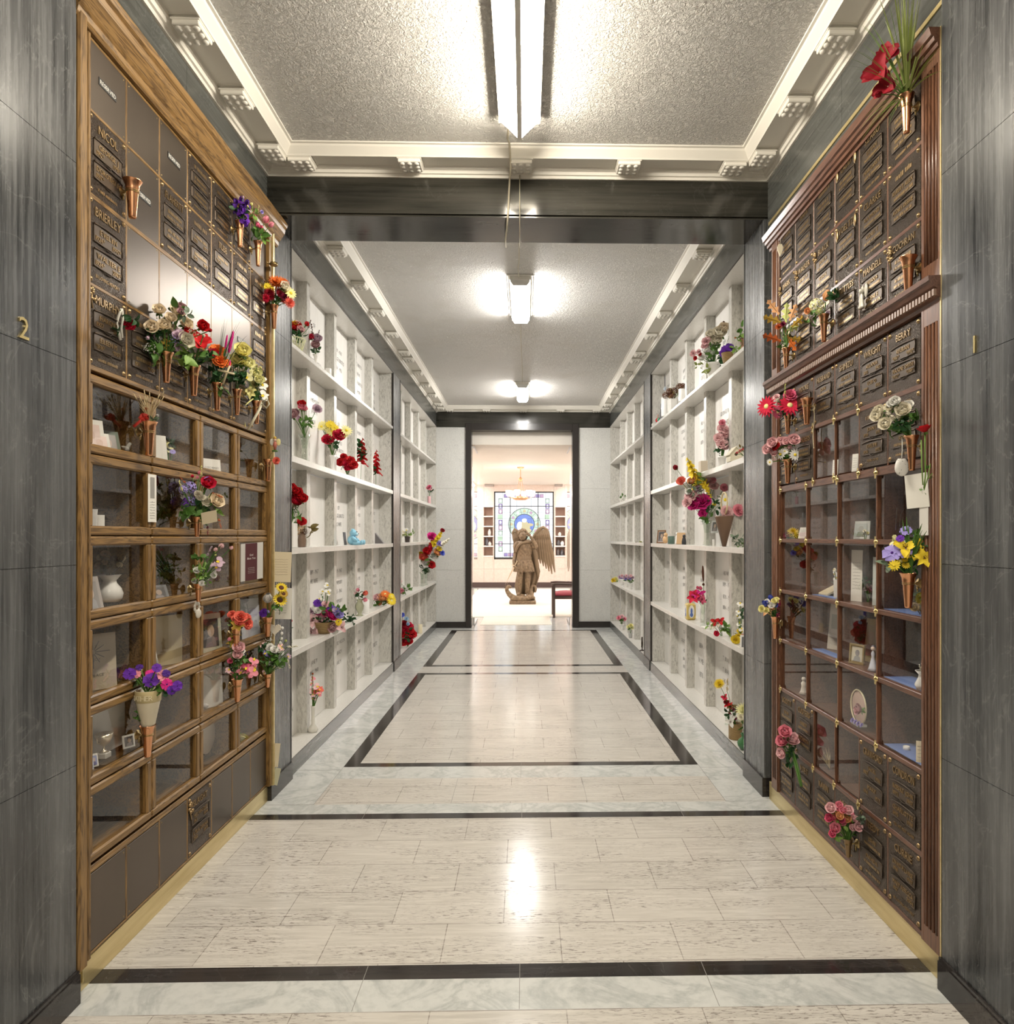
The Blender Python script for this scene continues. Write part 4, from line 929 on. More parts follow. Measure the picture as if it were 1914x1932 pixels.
    # dragon curled about the feet
    dv = [P(1010, 1118, -.02), P(1012, 1108, -.06), P(1006, 1104, -.10), P(1001, 1114, -.05), P(1004, 1124, .08), P(994, 1128, .14), P(982, 1129, .15), P(970, 1127, .14), P(961, 1120, .12), P(956, 1111, .12), P(960, 1104, .13), P(966, 1107, .17)]
    skin_mesh('dragon', dv, [(i, i+1) for i in range(len(dv)-1)], [.02,.045,.055,.06,.065,.075,.08,.075,.06,.045,.045,.025], MW, 6, t, 1, (0,0,0))
    ds = MB()
    for q in range(5, 10):
        for u in (0, .5): p = Vector(dv[q]).lerp(Vector(dv[q+1]), u); ds.lathe([(.018, 0), (.0005, .05)], (p.x-.035, p.y-.03, p.z+.03), 5)
    p = Vector(dv[10]); ds.lathe([(.014, 0), (.0005, .07)], (p.x-.02, p.y, p.z+.03), 5); ds.lathe([(.014, 0), (.0005, .07)], (p.x+.02, p.y+.03, p.z+.03), 5)
    ds.build('dragon_spines', MW, t, (0,0,0))
angel()
def chair():
    Y0 = 12.66; x0 = on_y(1043.5, 1110, Y0).x; t = thing('armchair', 'dark wooden armchair with a red seat just inside the chapel doorway', 'chair', (x0+.3, Y0+.3, -.0))
    MD = plain('dark_walnut', (.075,.045,.035), .35); R = plain('red_upholstery', (.36,.055,.075), .7)
    for y in (Y0, Y0+.55):
        MB().box(x0, x0+.045, y, y+.045, 0, .60, 0, .006).build('leg', MD, t); 
        l = MB().tube([(x0+.56, y+.022, 0), (x0+.55, y+.022, .42), (x0+.60, y+.022, .92)], .022, 8).build('leg', MD, t)
        MB().tube([(x0-.02, y+.022, .615), (x0+.08, y+.022, .625), (x0+.35, y+.022, .615), (x0+.57, y+.022, .62)], .022, 8).build('armrest', MD, t)
    MB().box(x0+.02, x0+.56, Y0+.02, Y0+.575, .345, .40, 0, .006).build('apron', MD, t)
    mb = MB(); n = 8
    mb.box(x0+.03, x0+.55, Y0+.03, Y0+.56, .395, .455, 0, .022); mb.ball((x0+.29, Y0+.295, .45), 1, 16, 8, 0, (.25, .25, .035)); mb.build('seat', R, t)
    t.location.z += .008
    MB().box(x0+.545, x0+.60, Y0+.06, Y0+.535, .55, .95, 0, .02).build('backrest', R, t)
chair()
# ================================================================== FLOWERS AND VESSELS: builders
def petal(mb, L, W, a0, a1, cup, r0, az, z0=0, ruff=0, nu=4, nv=4, shape='o', mi=0, rg=random):
    """one petal rising from the axis; A0..A1 its tilt from the axis (degrees) at foot and tip"""
    pr, pz = r0, z0; vs = []; ca, sa = math.cos(az), math.sin(az)
    for i in range(nu+1):
        u = i/nu; a = math.radians(a0+(a1-a0)*u)
        if i: pr += L/nu*math.sin(a); pz += L/nu*math.cos(a)
        if shape == 'o': wd = W*math.sin(PI*(.16+.74*u))**.8
        elif shape == 'p': wd = W*math.sin(PI*(.12+.86*u)**.9)
        elif shape == 's': wd = W*(.5+.5*u)*(1 if u < .9 else .8)
        else: wd = W*(.35+.65*u)
        nx, nz = -math.cos(a), math.sin(a)
        for j in range(nv+1):
            v = 2*j/nv-1; off = cup*W*v*v + (rg.uniform(-ruff, ruff) if ruff and u > .4 else 0)
            x = pr + nx*off; y = v*wd; vs.append((x*ca-y*sa, x*sa+y*ca, pz+nz*off))
    m = nv+1
    mb.add(vs, [(i*m+j, i*m+j+1, (i+1)*m+j+1, (i+1)*m+j) for i in range(nu) for j in range(nv)], mi, True)
def rings(specs, rg, nu=4, nv=4):
    mb = MB()
    for (n, L, W, a0, a1, cup, r0, z0, ruff, sh, mi) in specs:
        ph = rg.uniform(0, 6)
        for k in range(n): petal(mb, L*rg.uniform(.93, 1.05), W, a0+rg.uniform(-4, 4), a1+rg.uniform(-6, 6), cup, r0, ph+2*PI*k/n, z0, ruff, nu, nv, sh, mi, rg)
    return mb
def f_rose(rg): return rings([(3,.62,.34,6,-28,.5,.05,0,0,'o',0),(4,.72,.46,22,-14,.45,.10,0,0,'o',0),(5,.80,.58,44,2,.38,.12,0,.01,'s',0),(5,.86,.62,66,34,.30,.12,-.02,.02,'s',0),(5,.55,.16,100,120,.1,.05,-.08,0,'p',1)], rg)
def f_bud(rg): return rings([(3,.9,.40,20,-22,.5,.06,0,0,'o',0),(3,.95,.44,26,-16,.45,.08,0,0,'o',0),(4,.5,.2,50,10,.3,.06,-.06,0,'p',1)], rg)
def f_carn(rg): return rings([(8,.95,.44,78,74,.1,.05,0,.10,'s',0),(8,.85,.42,55,52,.1,.05,0,.10,'s',0),(7,.74,.36,34,30,.1,.05,0,.10,'s',0),(6,.62,.30,15,10,.1,.03,0,.09,'s',0)], rg, 3, 4)
def f_gerb(rg): 
    m = rings([(17,.90,.14,84,96,.15,.12,0,0,'p',0),(15,.78,.13,70,88,.15,.12,.03,0,'p',0)], rg, 4, 2); m.ball((0,0,.05), .24, 12, 6, 1, (1,1,.5)); return m
def f_daisy(rg):
    m = rings([(13,.86,.17,84,94,.12,.16,0,0,'p',0)], rg, 4, 2); m.ball((0,0,.04), .24, 12, 6, 1, (1,1,.55)); return m
def f_mum(rg):
    return rings([(18,.92,.11,88,80,.3,.08,0,0,'p',0),(16,.84,.11,68,58,.3,.08,0,0,'p',0),(14,.72,.10,48,36,.3,.06,0,0,'p',0),(10,.58,.10,26,10,.3,.04,0,0,'p',0)], rg, 3, 2)
def f_lily(rg):
    m = rings([(3,1.15,.30,28,112,.25,.04,0,0,'p',0),(3,1.1,.36,30,108,.25,.04,.02,0,'p',0)], rg, 6, 4)
    for k in range(6): a = k*PI/3+.3; m.tube([(0,0,.1),(math.cos(a)*.16,math.sin(a)*.16,.6)], .018, 4, 1); m.ball((math.cos(a)*.17,math.sin(a)*.17,.62), .05, 5, 4, 1)
    return m
def f_tulip(rg): return rings([(3,1.0,.42,38,-16,.5,.05,0,0,'o',0),(3,1.02,.44,36,-12,.5,.06,0,0,'o',0)], rg, 5, 4)
def f_iris(rg): return rings([(3,.85,.34,18,-24,.4,.05,0,.02,'o',0),(3,.55,.14,40,90,.1,.05,0,0,'o',0),(3,1.0,.36,48,165,.2,.05,0,.02,'o',0),(3,.4,.08,46,100,.0,.06,.015,0,'p',1)], rg, 5, 4)
def f_pansy(rg):
    m = rings([(5,.82,.52,84,98,.12,.08,0,.04,'s',0)], rg, 4, 5); m.ball((0,0,.05), .13, 8, 5, 1, (1,1,.6)); return m
def f_amar(rg): return rings([(3,1.25,.52,26,98,.32,.05,0,.02,'o',0),(3,1.15,.50,30,92,.32,.05,.02,.02,'o',0)], rg, 6, 5)
def f_sun(rg):
    m = rings([(16,.62,.14,86,78,.15,.36,0,0,'p',0),(14,.56,.13,72,66,.15,.34,.02,0,'p',0)], rg, 3, 2); m.ball((0,0,.02), .42, 14, 7, 1, (1,1,.35)); return m
def f_hyd(rg):
    m = MB(); fl = MB()
    for k in range(4): petal(fl, .17, .085, 82, 92, .1, .012, k*PI/2, 0, 0, 2, 2, 's')
    fl.ball((0,0,.01), .024, 5, 4, 1)
    n = 44
    for k in range(n):
        z = 1-1.65*k/n; a = k*2.39996; r = math.sqrt(max(0, 1-z*z)); d = Vector((r*math.cos(a), r*math.sin(a), z))
        M = Matrix.Translation(d*.86) @ d.to_track_quat('Z', 'Y').to_matrix().to_4x4() @ Matrix.Rotation(rg.uniform(0, 6), 4, 'Z') @ Matrix.Scale(rg.uniform(1.0, 1.35), 4); m.join(fl, M)
    return m
def f_spike(rg):       # gladiolus: florets up a stem, length 2
    m = MB(); m.tube([(0,0,-1), (.03,0,0), (.0,0,1.1)], [.035,.03,.015], 6, 1)
    for k in range(11):
        z = -.95+k*.19; s = .60*(1-.07*k); b = rings([(3,1,.42,24,86,.3,.04,0,.03,'o',0),(3,.95,.42,26,80,.3,.04,0,.03,'o',0)], rg, 3, 3)
        a = (k % 2)*2.2-1.1+rg.uniform(-.4, .4); d = Vector((math.cos(a), math.sin(a), .75)); m.join(b, Matrix.Translation((0,0,z)) @ d.to_track_quat('Z', 'Y').to_matrix().to_4x4() @ Matrix.Scale(s, 4))
    return m
def f_berry(rg):       # spray of tiny blossoms, length 2
    m = MB()
    for k in range(46):
        z = rg.uniform(-1, 1); r = .20*(1.15-.7*(z+1)/2)*rg.random()**.5; a = rg.uniform(0, 6.3); m.ball((r*math.cos(a), r*math.sin(a), z), rg.uniform(.05, .085), 5, 4)
    m.tube([(0,0,-1.1), (0,0,.95)], .02, 4, 1); return m
def f_cat(rg):         # smooth coloured bulrush, length 2
    m = MB(); m.tube([(0,0,-1), (0,0,-.85), (.0,0,-.3), (.01,0,.4), (.0,0,.85), (0,0,1)], [.04,.10,.14,.13,.09,.02], 8); return m
def f_breath(rg):      # cloud of baby's breath
    m = MB()
    for k in range(40):
        d = Vector((rg.gauss(0,1), rg.gauss(0,1), rg.gauss(.3,1))).normalized()*rg.uniform(.35, 1); m.ball(d, rg.uniform(.045, .085), 5, 4)
        if k % 2: m.tube([(0,0,-.5), d*.6+Vector((0,0,-.1)), d], .012, 3, 1, False)
    return m
def f_oak(rg):         # lobed oak leaf, length 2 along z
    m = MB(); n = 16; L = []; R = []
    for i in range(n+1):
        u = i/n; wd = (.10+.42*math.sin(PI*min(1, u*1.02))**.8)*(.62+.38*math.cos(u*PI*7.0)) if u < .97 else .03
        z = -1+2*u; b = .25*math.sin(u*2.2); L.append((-wd, b+wd*.25, z+wd*.25)); R.append((wd, b+wd*.25, z+wd*.25)); 
    for i in range(n):
        c0 = (0, .25*math.sin(i/n*2.2), -1+2*i/n); c1 = (0, .25*math.sin((i+1)/n*2.2), -1+2*(i+1)/n)
        m.add([c0, c1, L[i+1], L[i]], [(0,1,2,3)], 0, True); m.add([c0, R[i], R[i+1], c1], [(0,1,2,3)], 0, True)
    m.tube([(0, .0, -1.35), (0, .25*math.sin(1.1), 0), (0, .2, .8)], [.03, .02, .008], 5, 1); return m
def f_orchid(rg):
    m = rings([(3,.85,.26,80,95,.15,.06,0,0,'p',0),(2,.85,.48,82,92,.12,.06,.02,0,'o',0),(1,.5,.2,50,110,.5,.05,.05,0,'o',1)], rg, 4, 4); return m
FK = dict(rose=f_rose, bud=f_bud, carnation=f_carn, gerbera=f_gerb, daisy=f_daisy, chrysanthemum=f_mum, lily=f_lily, tulip=f_tulip, iris=f_iris, pansy=f_pansy, amaryllis=f_amar, sunflower=f_sun, hydrangea=f_hyd, gladiolus=f_spike, blossom_spray=f_berry, bulrush=f_cat, babys_breath=f_breath, oak_leaf=f_oak, orchid=f_orchid)
LONG = ('gladiolus', 'blossom_spray', 'bulrush', 'oak_leaf')
PAL = dict(red=(.55,.015,.02), dred=(.26,.008,.018), crim=(.62,.02,.06), pink=(.82,.30,.38), lpink=(.86,.56,.58), hot=(.66,.03,.25), rose=(.72,.13,.24), cream=(.86,.74,.56), ivory=(.87,.82,.68), white=(.88,.87,.83), yel=(.86,.66,.05), lyel=(.88,.82,.36), pyel=(.84,.82,.46), orange=(.80,.20,.04), coral=(.82,.17,.12), peach=(.84,.45,.22), purple=(.13,.03,.36), dpurp=(.075,.02,.22), lilac=(.36,.30,.70), blue=(.10,.14,.60), mauve=(.58,.42,.52), dusty=(.55,.34,.36), brown=(.10,.035,.02), straw=(.55,.42,.22), lime=(.62,.68,.24), rust=(.50,.11,.03), gold=(.56,.36,.06), burg=(.20,.015,.05), silver=(.62,.60,.58), wheat=(.62,.50,.30), lblue=(.40,.58,.75), tan=(.55,.36,.2))
CEN = dict(gerbera='lyel', daisy='yel', sunflower='brown', pansy='dpurp', lily='brown', iris='yel', hydrangea='lyel', orchid='yel')
def mpet(c): return plain('petal_'+c, PAL[c], .65, 0.0, spec=.2)
def leafmat(c):
    cols = dict(g=(.085,.19,.035), d=(.022,.075,.022), l=(.20,.34,.07), y=(.30,.36,.10), s=(.16,.22,.15), o=(.17,.13,.04), b=(.10,.06,.03))
    return plain('leaf_'+c, cols[c], .5, 0.0, spec=.3)
_fm = {}
def fmesh(kind, col, var):
    key = (kind, col, var)
    if key not in _fm:
        rg = random.Random(hash(kind) % 1 + sum(map(ord, kind))*7 + var); m = FK[kind](rg)
        c2 = leafmat('g') if kind in ('rose', 'bud', 'gladiolus', 'blossom_spray', 'babys_breath') else mpet(CEN.get(kind, 'lyel'))
        if kind == 'oak_leaf': c2 = mpet('brown')
        _fm[key] = m.mesh(kind, [mpet(col), c2])
    return _fm[key]
def lim(p, X=None):                    # keep a bloom out of the wall behind it
    return p
def place_px(x, y, Yd, sx, wall):
    """point seen at a pixel, at depth Yd, but never behind the face WALL of the long wall on side SX"""
    p = on_y(x, y, Yd)
    if sx and sx*p.x > sx*wall: p = on_x(x, y, wall)
    return p
def bouquet(name, label, cat, mouth, flowers, leaves=(), sx=0, wall=0, stem='g', jit=.03, seed=1, group=None, extra=None, face=1.25):
    """MOUTH: world point the stems rise from. FLOWERS: (kind, colour, x, y, radius_px[, lean x, lean y]) in photograph pixels.
    LEAVES: (count, colour, centre x, centre y, spread px, length px)"""
    rg = random.Random(seed); mouth = Vector(mouth); t = thing(name, label, cat, mouth, group)
    ctr = mouth + Vector((-sx*.02, 0, .02)); st = MB(); toc = (Vector((0,0,EYE)) - mouth).normalized()
    if len(flowers) >= 6 and name not in ('gladiolus_bouquet', 'oak_leaf_bouquet', 'gerbera_bouquet', 'sunflower_bouquet', 'amaryllis_bouquet', 'pansy_bouquet'):      # a full bouquet: more of the same blooms, tucked lower down
        rx = random.Random(seed*7+1); cx_ = sum(f[2] for f in flowers)/len(flowers); cy_ = sum(f[3] for f in flowers)/len(flowers)
        flowers = list(flowers) + [(f[0], f[1], f[2]+(cx_-f[2])*.35+rx.uniform(-.9, .9)*f[4], f[3]+(cy_-f[3])*.3+rx.uniform(-.6, .9)*f[4], f[4]*.8) for f in flowers if f[0] not in LONG and f[0] != 'sunflower' and rx.random() < .7]
    for i, f in enumerate(flowers):
        kind, col, x, y, rp = f[:5]; Yd = mouth.y + rg.uniform(-jit, jit)*.8
        r = rp*Yd/F*(1.1 if kind in LONG else 1.0 if kind in ('hydrangea', 'babys_breath') else 1.45 if kind in ('rose', 'bud', 'tulip', 'iris') else 1.2)
        p = place_px(x, y, Yd, sx, wall-sx*min(r*.5, .03) if sx else 0)
        o = bpy.data.objects.new(kind, fmesh(kind, col, rg.randint(0, 1))); COL.objects.link(o); o.parent = t
        d = (p - ctr); d = d.normalized() if d.length > 1e-4 else Vector((0,0,1))
        if kind in LONG:
            lx, ly = (f[5], f[6]) if len(f) > 5 else (p.x-mouth.x, p.z-mouth.z)
            n = Vector((lx, -.15, ly)).normalized()
        else: n = (d*.75 + toc*(.35 if kind in ('tulip', 'bud', 'iris') else face) + Vector((-sx*.25, 0, .15))).normalized()
        q = n.to_track_quat('Z', 'Y').to_matrix().to_4x4()
        if kind == 'oak_leaf': 
            zc = n; yc = (toc - zc*toc.dot(zc)).normalized()*-1; xc = yc.cross(zc); q = Matrix((xc, yc, zc)).transposed().to_4x4()
        else: q = q @ Matrix.Rotation(rg.uniform(0, 6.3), 4, 'Z')
        o.matrix_local = Matrix.Translation(p - mouth) @ q @ Matrix.Scale(r, 4)
        a = p - n*r*(1.0 if kind in LONG else .1); b = mouth + Vector((rg.uniform(-.006,.006), rg.uniform(-.006,.006), -.01))
        st.tube([b, b.lerp(a, .5)+Vector((0,0,(a-b).length*.08)), a], .0022, 4, 0, False)
    if flowers: st.build('stems', leafmat(stem), t)
    for (n, col, x, y, sp, ln) in leaves:
        lm = MB(); c = place_px(x, y, mouth.y, sx, wall-sx*.012 if sx else 0); k = mouth.y/F
        for i in range(n):
            d = Vector((rg.gauss(0,1), rg.gauss(-.25,.8), rg.gauss(.15,.8))).normalized()
            s = c + d*sp*k*rg.random()**.6*.8
            if sx and sx*s.x > sx*wall-.006: s.x = wall - sx*.012
            m = MB(); petal(m, 1, .30, 10, 60+rg.uniform(-20, 40), .3, 0, 0, 0, 0, 4, 2, 'p')
            dd = (d*.9 + toc*.35 + Vector((0,0,rg.uniform(-.5,.4)))).normalized()
            lm.join(m, Matrix.Translation(s) @ dd.to_track_quat('Z', 'Y').to_matrix().to_4x4() @ Matrix.Rotation(rg.uniform(0, 6.3), 4, 'Z') @ Matrix.Scale(ln*k*rg.uniform(.7, 1.15), 4))
        if sx: lm.v = [((wall-sx*.003) if sx*v[0] > sx*wall-.003 else v[0], v[1], v[2]) for v in lm.v]
        lm.build('leaves', leafmat(col), t)
    if extra: extra(t, mouth, rg)
    return t
def grass(t, mouth, tips, mat, w=.0035, name='grass_blades', seed=4, n_each=1, spread=.02):
    rg = random.Random(seed); mb = MB()
    for p in tips:
        for _ in range(n_each):
            e = Vector(p) + Vector((rg.uniform(-1,1), rg.uniform(-1,1), rg.uniform(-1,1)))*spread; m = mouth.lerp(e, .55); m.z = max(m.z, e.z*.55+mouth.z*.45) + abs((e-mouth).length)*.16
            pts = []
            for k in range(9): u = k/8; pts.append(mouth*(1-u)**2 + m*2*u*(1-u) + e*u*u)
            sd = Vector((rg.uniform(-1,1), rg.uniform(-.4,.4), 0)).normalized()*w; vs = []
            for k, q in enumerate(pts): f = (1-(k/8)**2)*.9+.1; vs += [q-sd*f, q+sd*f]
            mb.add(vs, [(2*k, 2*k+1, 2*k+3, 2*k+2) for k in range(8)], 0, True)
    return mb.build(name, mat, t)
CV_PROF = [(.0001, 0), (.36, 0), (.40, .04), (.60, .66), (.62, .68), (.66, .76), (.70, .80), (.72, .86), (.94, .985), (1.0, 1.0), (.93, .985), (.68, .86), (.56, .6), (.35, .1)]
def copper_vase(S, label, x, yt, yb, ra, off=.047, arm=True, mat=None, ring=True, n=24, armlen=None, rosette_y=None):
    """cone vase in its wall ring; X is the pixel of its axis, YT/YB those of rim and foot, RA its rim radius in pixels"""
    Xa = S.x(off); top = on_x(x, yt, Xa); bot = on_x(x, yb, Xa); h = top.z-bot.z; r = ra*top.y/F
    t = thing('copper_vase', label, 'wall vase', (Xa, top.y, bot.z), 'copper cone vases in wall rings')
    c = (Xa, top.y, bot.z)
    MB().lathe([(a*r, z*h) for a, z in CV_PROF], c, n).build('cone', mat or M_COPPER, t)
    zr = .70*h
    bd = MB()
    for dz in (-.028, 0, .03): bd.lathe([(.62*r, zr+dz*h-.006*h), (.69*r, zr+dz*h-.002*h), (.69*r, zr+dz*h+.006*h), (.62*r, zr+dz*h+.010*h)], c, n)
    bd.build('ring', M_BRASSD, t)
    if arm:
        a = MB().tube([(Xa+S.sx*r*.6, top.y, bot.z+zr), (S.x(.012), top.y, bot.z+zr)], .0034, 6); a.tube([(S.x(.016), top.y, bot.z+zr-.012), (S.x(.013), top.y, bot.z+zr-.03)], .003, 5)
        a = a.build('bracket_arm', M_BRASSD, t)
        m = MB(); m.join(MB().lathe([(.0001, .012), (.006, .012), (.008, .006), (.017, .004), (.019, 0)], n=14), Matrix.Translation((S.x(.008), top.y, bot.z+zr)) @ Matrix.Rotation(PI/2*(-S.sx), 4, 'Y')); m.build('wall_plate', M_BRASSD, t)
    return Vector((Xa, top.y, top.z-.004))
def lathe_thing(name, label, cat, base, h, prof, mat, n=22, sx=1.0, sy=1.0, group=None, squash=None):
    """PROF: (radius, height) both as fractions of the height"""
    m = MB().lathe([(a*h, z*h) for a, z in prof], (0,0,0), n, 0, True, sx, sy); o = m.build(name, mat); o.location = base
    return tag(o, label, cat, group)
VP = dict(
 bud=[(.0001,0),(.16,0),(.19,.06),(.17,.16),(.075,.30),(.06,.60),(.07,.9),(.09,1),(.06,.98),(.045,.6),(.05,.3)],
 jar=[(.0001,0),(.24,0),(.27,.05),(.30,.5),(.26,.78),(.24,.86),(.27,1),(.25,.99),(.22,.86),(.25,.5),(.2,.06)],
 pot=[(.0001,0),(.33,0),(.36,.1),(.46,.85),(.50,.86),(.50,1),(.46,1),(.40,.85),(.33,.2)],
 cyl=[(.0001,0),(.20,0),(.205,.02),(.205,.98),(.19,1),(.18,.98),(.18,.05)],
 flare=[(.0001,0),(.15,0),(.16,.03),(.11,.2),(.10,.5),(.15,.85),(.24,1),(.22,.99),(.13,.85),(.08,.5)],
 round=[(.0001,0),(.26,0),(.44,.22),(.48,.42),(.38,.64),(.22,.76),(.20,.84),(.28,1),(.26,.99),(.17,.84),(.3,.6),(.4,.4)],
 cone=[(.0001,0),(.06,0),(.30,.96),(.31,1),(.28,.97),(.05,.08)],
 mug=[(.0001,0),(.38,0),(.40,.05),(.40,.97),(.38,1),(.35,.97),(.35,.08)],
 wide=[(.0001,0),(.5,0),(.62,.2),(.8,.9),(.84,1),(.78,.97),(.55,.25)],
 urnv=[(.0001,0),(.20,0),(.22,.03),(.10,.12),(.22,.4),(.25,.62),(.17,.82),(.14,.88),(.22,1),(.20,.99),(.12,.88),(.2,.6)])
def shelf_pt(S, x, k, d=-.06):          # k: shelf counted from the top, 4 = ledge; x: pixel of the photograph
    z = [SHZ[0][1], SHZ[1][1], SHZ[2][1], SHZ[3][1], JZ[0]-.002][k]; p = on_x(x, 1000, S.x(d)); return Vector((p.x, p.y, z+.0005))
def hpx(p, px_): return px_*p.y/F
def card(name, label, cat, c, wd, ht, face, mat, lean=0.0, th=.002, art=None, group=None, roll=0.0):
    """standing card or frame; C its lower middle, FACE the way it looks, LEAN its tilt back"""
    f = Vector(face); f.z = 0; f.normalize(); rt = Z.cross(f).normalized() if True else None; up = (Z*math.cos(lean) - f*math.sin(lean)).normalized()
    if roll: R = Matrix.Rotation(roll, 3, f); rt = R @ rt; up = R @ up
    nr = rt.cross(up); c = Vector(c); mb = MB()
    P_ = lambda a, b, d: c + rt*a + up*b + nr*d - c
    v = [P_(sx*wd/2, b*ht, d) for d in (0, th) for b in (0, 1) for sx in (-1, 1)]
    mb.add(v, [(0,2,3,1),(4,5,7,6),(0,1,5,4),(2,6,7,3),(0,4,6,2),(1,3,7,5)])
    o = mb.build(name, mat, None, (0,0,0)); o.location = c; tag(o, label, cat, group)
    if art: art(o, lambda a, b, d: P_(a*wd/2, b*ht, th+d), rt, up, nr)
    return o
def photo_art(cols, frame=None):
    """inner rectangle with soft tones of a portrait; FRAME draws a raised border"""
    def art(o, P_, rt, up, nr):
        if frame is not None:
            b = MB(); q = .80
            for (a0, a1, b0, b1) in ((-1, 1, 0, .1), (-1, 1, .9, 1), (-1, -q, .1, .9), (q, 1, .1, .9)):
                v = [P_(a_, b_, d) for d in (0, .006) for b_ in (b0, b1) for a_ in (a0, a1)]; b.add(v, [(0,2,3,1),(4,5,7,6),(0,1,5,4),(2,6,7,3),(0,4,6,2),(1,3,7,5)])
            b.build('frame', frame, o, (0,0,0))
        k = MB(); k.add([P_(-.72, .14, .0012), P_(.72, .14, .0012), P_(.72, .86, .0012), P_(-.72, .86, .0012)], [(0,1,2,3)], 0)
        n = 14; k.add([P_(.05+.30*math.cos(2*PI*i/n), .56+.16*math.sin(2*PI*i/n), .0018) for i in range(n)], [tuple(range(n))], 1)
        k.add([P_(-.5, .14, .0016), P_(.5, .14, .0016), P_(.42, .36, .0016), P_(.1, .44, .0016), P_(-.3, .38, .0016)], [(0,1,2,3,4)], 2)
        k.build('picture', [plain('tone_%d_%d_%d' % tuple(int(v*99) for v in c_), c_, .4) for c_ in cols], o, (0,0,0))
    return art
def lines_art(words, h=.09, col=None, top=.82, step=.16):
    def art(o, P_, rt, up, nr):
        mb = MB(); b = top; wd = (P_(1, 0, 0)-P_(-1, 0, 0)).length; ht = (P_(0, 1, 0)-P_(0, 0, 0)).length
        for w_ in words:
            if w_: text(mb, w_, h*ht, P_(0, b, .0006), rt, up, wd*.82, 0)
            b -= step
        mb.build('writing', col or M_ENGR, o, (0,0,0))
    return art
def scribble_art(n=6, col=None, b0=.25, b1=.75, a=.7):
    def art(o, P_, rt, up, nr):
        r = random.Random(n); mb = MB()
        for k in range(n):
            b = b1-(b1-b0)*k/max(1, n-1); mb.tube([P_(-a+2*a*q/14*r.uniform(.98, 1), b+r.uniform(-.012, .012), .0006) for q in range(15)], .0005, 3, 0, False)
        mb.build('handwriting', col or M_ENGR, o, (0,0,0))
    return art
M_WICKER = NG('wicker'); _v = M_WICKER.n('TexWave', {'Vector': M_WICKER.co((1,1,1)), 'Scale': 60.0, 'Distortion': 2.0}, wave_type='BANDS', bands_direction='Z'); M_WICKER = M_WICKER.bs(col=M_WICKER.ramp(_v.outputs[1], (.2, (.20,.11,.035)), (.8, (.58,.40,.17))), rough=.6, normal=M_WICKER.bump(_v.outputs[1], .8, .006))
# ================================================================== THINGS ON THE OAK CABINET
def sticks(t, m, rg, tips, mat, r=.0012, name='stalks'):
    mb = MB()
    for p in tips: p = Vector(p); mb.tube([m, m.lerp(p, .5)+Vector((0,0,.01)), p], [r, r*.8, r*.4], 4, 0, False)
    return mb.build(name, mat, t)
def ribbon(t, pts, wd, mat, name='ribbon'):
    mb = MB(); vs = []; pts = [Vector(p) for p in pts]; n = len(pts)
    for i, p in enumerate(pts):
        d = (pts[min(i+1, n-1)]-pts[max(i-1, 0)]).normalized(); s = d.cross(Vector((0, 1, .2))).normalized()*wd/2; vs += [p-s, p+s]
    mb.add(vs, [(2*i, 2*i+1, 2*i+3, 2*i+2) for i in range(n-1)], 0, True)
    o = mb.build(name, mat, t); m = o.modifiers.new('t', 'SOLIDIFY'); m.thickness = .0008
    return o
def px_near(mouth): return lambda x, y, dy=0: on_y(x, y, mouth.y+dy)
OK_ = 'on the oak cabinet'
L = LS; WLF = WL + .010
def bl(name, label, cat, mouth, fl, lv, seed, **kw): return bouquet(name, label, cat, mouth, fl, lv, -1, WLF, seed=seed, **kw)
copper_vase(L, 'empty copper cone vase below the highest reserved plates of the oak cabinet', 250, 341, 411, 17)
m = copper_vase(L, 'copper vase with purple irises under the oak crown', 453, 418, 466, 9.5)
bl('iris_bouquet', 'deep purple irises with small pale blossoms under the oak crown', 'bouquet', m, [('iris','dpurp',446,385,9),('iris','purple',455,381,9),('iris','dpurp',465,385,8),('iris','purple',459,402,9),('iris','dpurp',448,398,8),('iris','purple',463,420,8),('bud','lyel',473,387,4),('blossom_spray','lyel',487,394,8),('bud','mauve',458,375,4),('carnation','lilac',494,400,3)], [(16,'d',455,400,16,13),(5,'l',479,402,4,14)], 21)
m = copper_vase(L, 'copper vase with coral pink tulips, lower end of the oak crown', 487, 456, 502, 8.5)
bl('tulip_bouquet', 'coral pink tulips in a copper vase below the end of the oak crown', 'bouquet', m, [('tulip','rose',479,414,9),('tulip','pink',499,421,10),('tulip','rose',487,430,7),('tulip','pink',508,428,8),('bud','rose',493,432,5)], [(20,'g',489,446,11,15),(6,'l',497,455,6,10)], 22)
def ring_bracket():
    p = on_x(517, 498.5, L.x(.06)); t = thing('vase_ring', 'empty antique brass vase ring at the far edge of the oak cabinet', 'vase bracket', (p.x, p.y, p.z))
    r = .020; MB().lathe([(r*.9, -.008), (r, -.008), (r, .008), (r*.9, .008), (r*.9, -.008)], tuple(p), 20).build('ring', M_BRASSD, t); MB().tube([p+Vector((-r, 0, 0)), (L.x(.03), p.y-.03, p.z)], .004, 6).build('bracket_arm', M_BRASSD, t)
ring_bracket()
m = copper_vase(L, 'copper vase with red and yellow chrysanthemums at the oak cabinet edge', 517.5, 576, 620, 8.5, off=.055)
